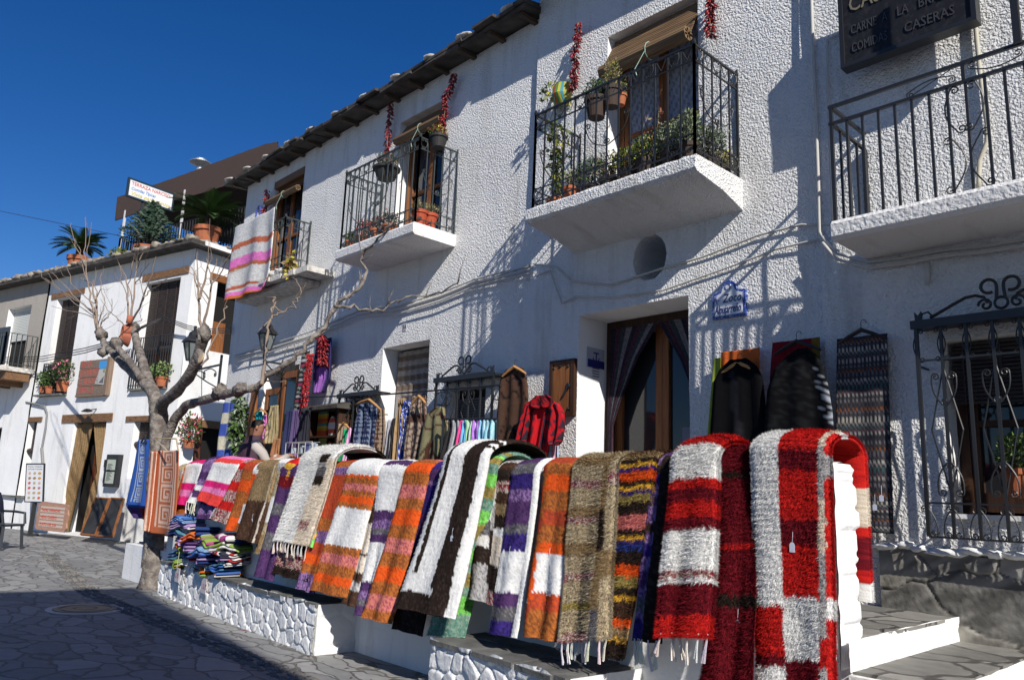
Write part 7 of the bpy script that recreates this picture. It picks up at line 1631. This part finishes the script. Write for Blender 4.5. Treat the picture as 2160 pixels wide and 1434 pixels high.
def arm1(t, c):
    b = MB(); z = c[2]-.24; y = c[1]; F = WY(y); b.bar((c[0]-.1, y, z), (XAL-.02, y, z-.0), .035); b.bar((XAL-.02, y, z-.5), (XAL-.02, y, z+.2), .04)
    L_ = XAL-c[0]
    for a, e in ((.15, .5), (.5, .85)): cscroll(b, F, c[0]+L_*a, z-.06, c[0]+L_*e, z-.12, .0, .06, .05, .012)
    b.tube([(c[0]+.15, y, z-.03), (c[0]+L_*.6, y, z-.3), (XAL-.02, y, z-.48)], .014, 5); b.build('bracket', m_iron, t)
lantern(c, 1.15, 'large black iron lantern on a scrolled bracket between the two houses', arm1)
c = FA.p3(561, 738, .55)
def arm2(t, c):
    b = MB(); z = c[2]-.2; b.bar((c[0], c[1], z), (c[0], YA, z), .03); b.bar((c[0], YA-.02, z-.3), (c[0], YA-.02, z+.15), .05); b.tube([(c[0], c[1], z-.02), (c[0], (c[1]+YA)/2, z-.22), (c[0], YA-.02, z-.28)], .012, 5); b.build('bracket', m_iron, t)
lantern(c, .8, 'small black iron lantern under the left balcony of the long house', arm2)
# small reading lamp above restaurant door
b = MB(); c = FD.p3(183, 868, .25); b.hexa([c+A(x, y, z) for z, k in ((0, 1), (.08, .4)) for x, y in ((-.25*k, -.1*k), (.25*k, -.1*k), (.25*k, .1*k), (-.25*k, .1*k))]); b.bar(c+A(0, 0, .04), c+A(0, .25, .1), .03); tag(b.build('door_lamp', m_iron), 'little iron lamp over the restaurant door lintel', 'lamp')
# ============================================================ folded mats on the bench
def folded(c, w_, d_, h, cols, rot, seed, layers=3, label='', sag=0.):
    rr = random.Random(seed); b = MB(); lh = h/layers; ca, sa = cos(rot), sin(rot)
    tl1, tl2 = rr.uniform(-.10, .10), rr.uniform(-.06, .12)
    def W(x, y, z): return A(c[0]+x*ca-y*sa, c[1]+x*sa+y*ca, c[2]+z-sag*max(0, -y-.05)+x*tl1+y*tl2-.25*x*x)
    n = 14; ph = rr.uniform(0, 6)
    for L_ in range(layers):
        z0 = L_*lh; ring = [(-d_/2*1.0, .0), (-d_/2-.018, lh*.25), (-d_/2-.022, lh*.55), (-d_/2-.012, lh*.86), (-d_/2+.02, lh*.97), (d_/2, lh*.97), (d_/2, 0)]
        vs = []; k = len(ring); sh = rr.uniform(-.015, .015)
        for i in range(n):
            x = -w_/2+w_*i/(n-1); e = 1-(abs(i*2/(n-1)-1))**3*.45; n_ = 0
            wv = .020*sin(x*9+ph+L_*.5)+.010*sin(x*25+ph*2)
            for y, z in ring: vs.append(W(x+sh, y*(1-.02*L_)+.008*sin(x*19+L_*2+ph), z0+z*e+wv+(1-e)*lh*.3))
        base = rr.choice(cols)
        for i in range(n-1):
            col = cols[int((i/n)*len(cols)*1.6+L_) % len(cols)] if rr.random() < .25 else base; f = rr.uniform(.85, 1.15); b.col = tuple(q*f for q in col)
            b.add([vs[i*k+j] for j in range(k)]+[vs[(i+1)*k+j] for j in range(k)], [(j, k+j, k+(j+1) % k, (j+1) % k) for j in range(k)]+([tuple(range(k))] if i == 0 else [])+([tuple(range(k, 2*k))[::-1]] if i == n-2 else []))
    o = b.build('folded_mat', m_col, smooth=True); tag(o, label, 'folded mat', 'folded mats piled on the long bench'); return o
B1, B2, PU, LI, GR, WH, RE, ORr, OL, TE, LB, BK, MG = (.05, .13, .38), (.02, .04, .14), (.12, .05, .2), (.38, .26, .46), (.22, .32, .06), (.6, .58, .55), (.35, .03, .03), (.6, .14, .03), (.35, .27, .03), (.08, .2, .26), (.2, .32, .5), (.03, .03, .05), (.4, .06, .22)
rr = random.Random(77)
def pile(xc, y0, items, zstart, w_=.46, d_=.27):
    y0 += .14
    z = zstart
    for i, (cols, lab, h, lay) in enumerate(items):
        p = onZ(xc, 0, 0) if False else None
        c = A(xc*.985+.12+rr.uniform(-.08, .08), y0+rr.uniform(-.05, .05), z); folded(c, w_*rr.uniform(.9, 1.12), d_*rr.uniform(.92, 1.08), h, cols, rr.uniform(-.42, .42), int(xc*100)+i, lay, lab, sag=.1); z += h*.80
zb = .475
pile(-11.55, 4.34, [((GR, BK, OL), 'lime green mat at the bottom of the left pile, over the bench end', .10, 3), ((B2, B1, TE), 'dark blue folded mat above the lime green one in the left pile', .11, 3), ((GR, WH, RE), 'pale green folded mat in the left pile under the red one', .08, 2), ((RE, PU, ORr), 'red folded mat in the left pile', .08, 2), ((LI, B2, PU), 'lilac grey folded mat in the left pile', .09, 3), ((B2, PU, TE), 'navy mat near the top of the left pile', .08, 2), ((WH, (.4, .33, .25), LI), 'beige and white folded mat near the top of the left pile', .07, 2), ((LI, WH, LI), 'lilac folded mat right under the bright blue ones', .08, 3), ((B1, LB, B1), 'bright blue folded mat, second from the top of the left pile', .09, 3)], zb+.02)
pile(-11.05, 4.32, [((WH, (.5, .5, .5)), 'white folded mat low in the second pile', .10, 3), ((WH, LI, WH), 'white and grey folded mat above the lowest white one', .09, 2), ((ORr, (.5, .35, .2), RE), 'orange and red striped mat in the second pile', .08, 3), ((PU, B2, LI), 'purple and navy folded mat in the second pile', .10, 3), (((.35, .28, .2), BK, WH), 'taupe folded mat with dark edges in the second pile', .08, 3), ((ORr, RE, ORr), 'deep orange folded mat under the topmost blue one', .08, 2), ((B1, B2, LB), 'topmost blue mat of all, curling at its fold', .11, 2)], zb+.02)
pile(-10.55, 4.27, [((OL, GR, ORr), 'mustard shaggy mat hanging over the bench edge in the middle pile', .07, 2), ((B2, LI, TE), 'navy striped mat above the mustard one', .08, 3), ((B1, B2, LI), 'royal blue folded mat in the middle pile', .10, 3), ((LB, B1, LB), 'light denim blue mat in the middle pile', .09, 2), ((PU, BK, LI), 'dark violet mat in the middle pile', .10, 3), ((GR, WH, MG), 'green edged mat folded at the top of the middle pile', .08, 2)], zb+.01)
pile(-10.02, 4.30, [((ORr, WH, GR, B1), 'orange, white and green striped mat at the bottom of the right pile', .07, 3), ((B1, TE, BK), 'teal blue mat in the right pile', .08, 3), ((BK, WH, B2), 'black and white striped mat in the right pile', .08, 4), ((PU, LI, BK), 'violet striped mat in the right pile', .08, 3), ((RE, MG, WH), 'wine red striped mat in the right pile', .08, 4), ((WH, GR, WH), 'cream mat with green stripes high in the right pile', .08, 2), ((TE, B2, GR), 'teal and navy mat under the magenta and cream one', .06, 2), ((MG, WH, WH, MG), 'magenta and cream mat draped on top of the right pile', .09, 1)], zb+.01)
# price cards on strings at the bench
for x, y, lab in ((374, 1212, 'left price card hanging on the face of the long bench'), (430, 1235, 'right price card hanging on the face of the long bench')):
    c = WY(4.28).p3(x, y); t = thing('price_card', lab, 'price card', c-A(0, 0, .07), 'price cards on the bench')
    F = Fr((c[0], c[1], 0), (1, -.07, 0), (-.07, -1, 0)); b = MB(); b.box(F, -.09, .09, -.003, .003, c[2]-.09, c[2]+.09); b.build('card', mat('price card', (.55, .5, .52), .6), t)
    b = MB(); b.tube([F.at(-.05, 0, c[2]+.09), F.at(-.02, .0, c[2]+.3)], .004, 4); b.build('string', m_cable, t); b = MB(); b.text(F, '15 €' if x > 400 else '5 €', -.05, c[2]-.03, .08, .005); b.build('price', mat('faded ink', (.25, .15, .18), .7), t)
# small weeds at the foot of the tree
b = MB(); leaves(b, onZ(342, 1235, 0)+A(0, 0, .06), (.14, .1, .12), 160, .06, ('mid', 'pale', 'dark'), 9); tag(b.build('weeds', m_leaf), 'small green weeds at the foot of the tree', 'weeds')

b = MB(); rr = random.Random(41)
for i in range(170):
    x = rr.uniform(-19, -4.2); y = rr.uniform(2.2, 4.5) if rr.random() < .4 else 4.3-abs(rr.gauss(0, .25))-.03*(x+12)*(x > -12)*.9
    p = A(x, y, .006); a = rr.uniform(0, 6.3); l = rr.uniform(.015, .045); b.col = tuple(q*rr.uniform(.6, 1.3) for q in (.18, .12, .07)); d = A(cos(a), sin(a), 0)*l; s_ = A(-sin(a), cos(a), rr.uniform(0, .5))*l*.35
    b.add([p-d, p+s_, p+d, p-s_+A(0, 0, .004)], [(0, 1, 2, 3)])
tag(b.build('leaf_litter', m_leaf), kind='stuff')
# ============================================================ the man on the terrace
def person():
    P0 = onY(538, 886, 5.25); base = A(P0[0], 5.25, .58)
    fw = A(.25, .97, 0); fw /= np.linalg.norm(fw); rt = A(fw[1], -fw[0], 0)   # facing the shop and right
    H = (P0[2]-.58)/1.74
    def W(f, r, z): return base+(fw*f+rt*r+A(0, 0, z))*H
    J = {}; E_ = []; Rr = {}
    def v(n, f, r, z, rad, par=None): J[n] = W(f, r, z); Rr[n] = rad*H; (E_.append((par, n)) if par else None)
    v('pelvis', 0, 0, .95, .13); v('waist', .0, 0, 1.10, .125, 'pelvis'); v('chest', .02, 0, 1.30, .14, 'waist'); v('neck0', .02, 0, 1.46, .065, 'chest'); v('neck1', .035, 0, 1.53, .055, 'neck0'); v('head0', .05, .005, 1.585, .075, 'neck1'); v('head1', .055, .01, 1.655, .088, 'head0'); v('head2', .045, .01, 1.70, .065, 'head1')
    for s, n in ((-1, 'l'), (1, 'r')):
        v(n+'sh', .01, s*.17, 1.42, .06, 'chest'); v(n+'el', .15 if s > 0 else .06, s*.25, 1.19, .042, n+'sh')
        hx, hr, hz = (.46, .15, 1.29) if s > 0 else (.38, -.03, 1.28)
        v(n+'wr', hx-.05, hr+s*.02, hz, .028, n+'el'); v(n+'pm', hx+.02, hr, hz+.005, .030, n+'wr')
        for k in range(4):
            a = (k-1.5)*.018; v(n+'f%d' % k, hx+.055, hr+a, hz+.008, .0095, n+'pm'); v(n+'g%d' % k, hx+.085-(.01 if k in (0, 3) else 0), hr+a*1.1-s*.01, hz-.01, .009, n+'f%d' % k); v(n+'h%d' % k, hx+.092, hr+a-s*.015, hz-.035, .008, n+'g%d' % k)
        v(n+'t0', hx+.02, hr-s*.035, hz+.01, .0105, n+'pm'); v(n+'t1', hx+.05, hr-s*.045, hz+.0, .009, n+'t0')
        v(n+'hip', 0, s*.09, .88, .10, 'pelvis'); v(n+'kn', .02, s*.10, .48, .065, n+'hip'); v(n+'an', -.01, s*.10, .09, .045, n+'kn'); v(n+'toe', .13, s*.11, .04, .035, n+'an')
    names = list(J); ix = {n: i for i, n in enumerate(names)}
    me = bpy.data.meshes.new('body'); me.from_pydata([tuple(J[n]-base) for n in names], [(ix[a], ix[b_]) for a, b_ in E_], [])
    ob = bpy.data.objects.new('person', me); COL.objects.link(ob)
    sk = ob.modifiers.new('skin', 'SKIN'); 
    if not me.skin_vertices: me.skin_vertices.new()
    for i, n in enumerate(names): me.skin_vertices[0].data[i].radius = (Rr[n], Rr[n]*(.82 if n in ('chest', 'waist', 'pelvis') else 1)); me.skin_vertices[0].data[i].use_root = (n == 'pelvis')
    ob.modifiers.new('sub', 'SUBSURF').levels = 2
    bpy.context.view_layer.update(); ev = ob.evaluated_get(bpy.context.evaluated_depsgraph_get()); m2 = bpy.data.meshes.new_from_object(ev)
    bpy.data.objects.remove(ob)
    co = [v_.co for v_ in m2.vertices]; b = MB(); b.v = [tuple(A(*c)+base) for c in co]; b.f = [tuple(p.vertices) for p in m2.polygons]; b.m = [0]*len(b.f); b.c = [None]*len(b.f)
    hc = W(.055, .01, 1.64); hf = fw*.93+rt*.36; hf /= np.linalg.norm(hf); hr_ = A(hf[1], -hf[0], 0)   # head turned to his right
    def Hd(f, r, z): return hc+(hf*f+hr_*r+A(0, 0, z))*H
    # nose, ears, brow and lips grow out of the head surface
    b.tube([Hd(.080, 0, .02), Hd(.108, 0, -.022), Hd(.098, 0, -.032)], [.007, .014, .008], 6); b.tube([Hd(.07, -.035, .028), Hd(.092, 0, .03), Hd(.07, .035, .028)], .008, 5); b.tube([Hd(.078, -.022, -.058), Hd(.091, 0, -.057), Hd(.078, .022, -.058)], .006, 5); b.tube([Hd(.06, 0, -.09), Hd(.078, 0, -.092)], .018, 6)
    for s in (-1, 1): b.blob(Hd(-.005, s*.084, .0), (.012*H, .02*H, .032*H), 3, 8, .05)
    skin = mat('skin', (.30, .145, .09), .55, spec=.3); body = b.build('person', skin, None, smooth=True)
    tag(body, 'man in plum vest and grey jumper seen from behind by the shop', 'person')
    def loft(nm, secs, m_, n=20, bumpy=0., closed=True):
        b = MB(); vs = []; K = len(secs)
        for (f, r, z, rf, rr_) in secs:
            for j in range(n):
                a = 2*pi*j/n; k = 1+bumpy*sin(a*3+z*40)*.5; vs.append(W(f+rf*1.06*cos(a)*k, r+rr_*1.14*sin(a)*k, z))
        fs = [(i*n+j, i*n+(j+1) % n, (i+1)*n+(j+1) % n, (i+1)*n+j) for i in range(K-1) for j in range(n)]+[tuple(range(n))[::-1], tuple((K-1)*n+j for j in range(n))]
        b.add(vs, fs); return b.build(nm, m_, body, smooth=True)
    vest = mat('plum quilted vest', (.055, .028, .042), .7, bump=(18, .6, .02, 4))
    loft('vest', [(.0, 0, .84, .155, .185), (.0, 0, .90, .165, .195), (-.005, 0, 1.0, .16, .195), (-.005, 0, 1.06, .152, .187), (-.005, 0, 1.12, .162, .20), (-.0, 0, 1.2, .158, .205), (-.005, 0, 1.24, .165, .21), (.0, 0, 1.33, .16, .215), (.0, 0, 1.40, .145, .205), (.01, 0, 1.455, .11, .155), (.02, 0, 1.49, .085, .09), (.03, 0, 1.535, .075, .078), (.03, 0, 1.54, .068, .07)], vest, 26, .03)
    slm = mat('grey beige knit', (.42, .38, .35), .95, bump=(60, .4, .004, 3))
    for s in (-1, 1):
        hx, hr, hz = (.46, .15, 1.29) if s > 0 else (.38, -.03, 1.28); ex = .15 if s > 0 else .06
        b = MB(); P = [W(.01, s*.165, 1.425), W(.01, s*.205, 1.38), W(ex*.6, s*.24, 1.30), W(ex, s*.245, 1.19), W(ex+.05, s*.225, 1.18), W((hx+ex)/2+.02, (hr+s*.24)/2+s*.02, 1.22), W(hx-.03, hr+s*.015, hz)]
        b.tube(P, [x*H for x in (.07, .075, .064, .058, .058, .048, .040)], 14); b.build('sleeve', slm, body, smooth=True)
    tro = mat('dark trousers', (.03, .032, .045), .9)
    b = MB()
    for s in (-1, 1): b.tube([W(0, s*.075, .95), W(.0, s*.09, .8), W(.02, s*.10, .48), W(.0, s*.10, .08)], [x*H for x in (.115, .11, .082, .07)], 14)
    b.build('trousers', tro, body, smooth=True)
    for s in (-1, 1): b = MB(); b.blob(W(.06, s*.105, .045), (.14, .14, .05), 5, 10, .0); b.build('shoe', m_iron, body, smooth=True)
    # short dark hair as a cap of tufts over the skull
    b = MB(); rg = random.Random(5)
    rows = []
    for i in range(9):
        t = .0+1.75*i/8
        for j in range(20):
            a = 2*pi*j/20; fr_ = cos(a); lim = 1.75 if fr_ < -.1 else (1.05 if fr_ > .5 else 1.45); tt = min(t, lim)
            rows.append(Hd(-.008+(.105 if fr_ < .2 else .094)*sin(tt)*cos(a), .091*sin(tt)*sin(a), .022+.093*cos(tt)))
    n = 20; b.add(rows, [(i*n+j, i*n+(j+1) % n, (i+1)*n+(j+1) % n, (i+1)*n+j) for i in range(8) for j in range(n)])
    for k in range(1400):
        a = rg.uniform(0, 2*pi); fr_ = cos(a); lim = 1.75 if fr_ < -.1 else (1.05 if fr_ > .5 else 1.45); tt = math.acos(1-rg.random()*(1-cos(lim))); q = Hd(-.008+(.105 if fr_ < .2 else .094)*sin(tt)*cos(a), .091*sin(tt)*sin(a), .022+.093*cos(tt)); d = (q-hc); d /= np.linalg.norm(d); d = d*.4+A(0, 0, -.8)*sin(tt)-hf*.2; s_ = A(-sin(a), cos(a), 0)*.003; b.add([q-s_, q+s_, q+d*.022], [(0, 1, 2)])
    b.build('hair', mat('dark hair', (.018, .014, .012), .6), body)
    b = MB(); 
    for s in (-1, 1): b.tube([Hd(.088+.0*cos(a), s*.033+.024*cos(a), .008+.017*sin(a)) for a in np.linspace(0, 2*pi, 14)], .0022, 4); b.tube([Hd(.085, s*.057, .012), Hd(.04, s*.084, .014), Hd(-.005, s*.090, .012)], .0022, 4)
    b.build('glasses', m_iron, body)
    b = MB()
    for s in (-1, 1): b.blob(Hd(.076, s*.033, .008), (.011, .011, .009), 1, 8, 0)
    b.build('eyes', mat('eyes', (.06, .04, .03), .3), body)
    # small packet in his hands
    c = W(.53, .06, 1.29); b = MB(); b.hexa([c+(fw*f+rt*r)*H+A(0, 0, z) for z in (-.04, .05) for f, r in ((-.01, -.09), (.04, -.09), (.04, .09), (-.01, .09))]); tag(b.build('packet', mat('violet packet', (.25, .12, .35), .4)), 'small violet packet held in the hands of the man', 'packet')
person()
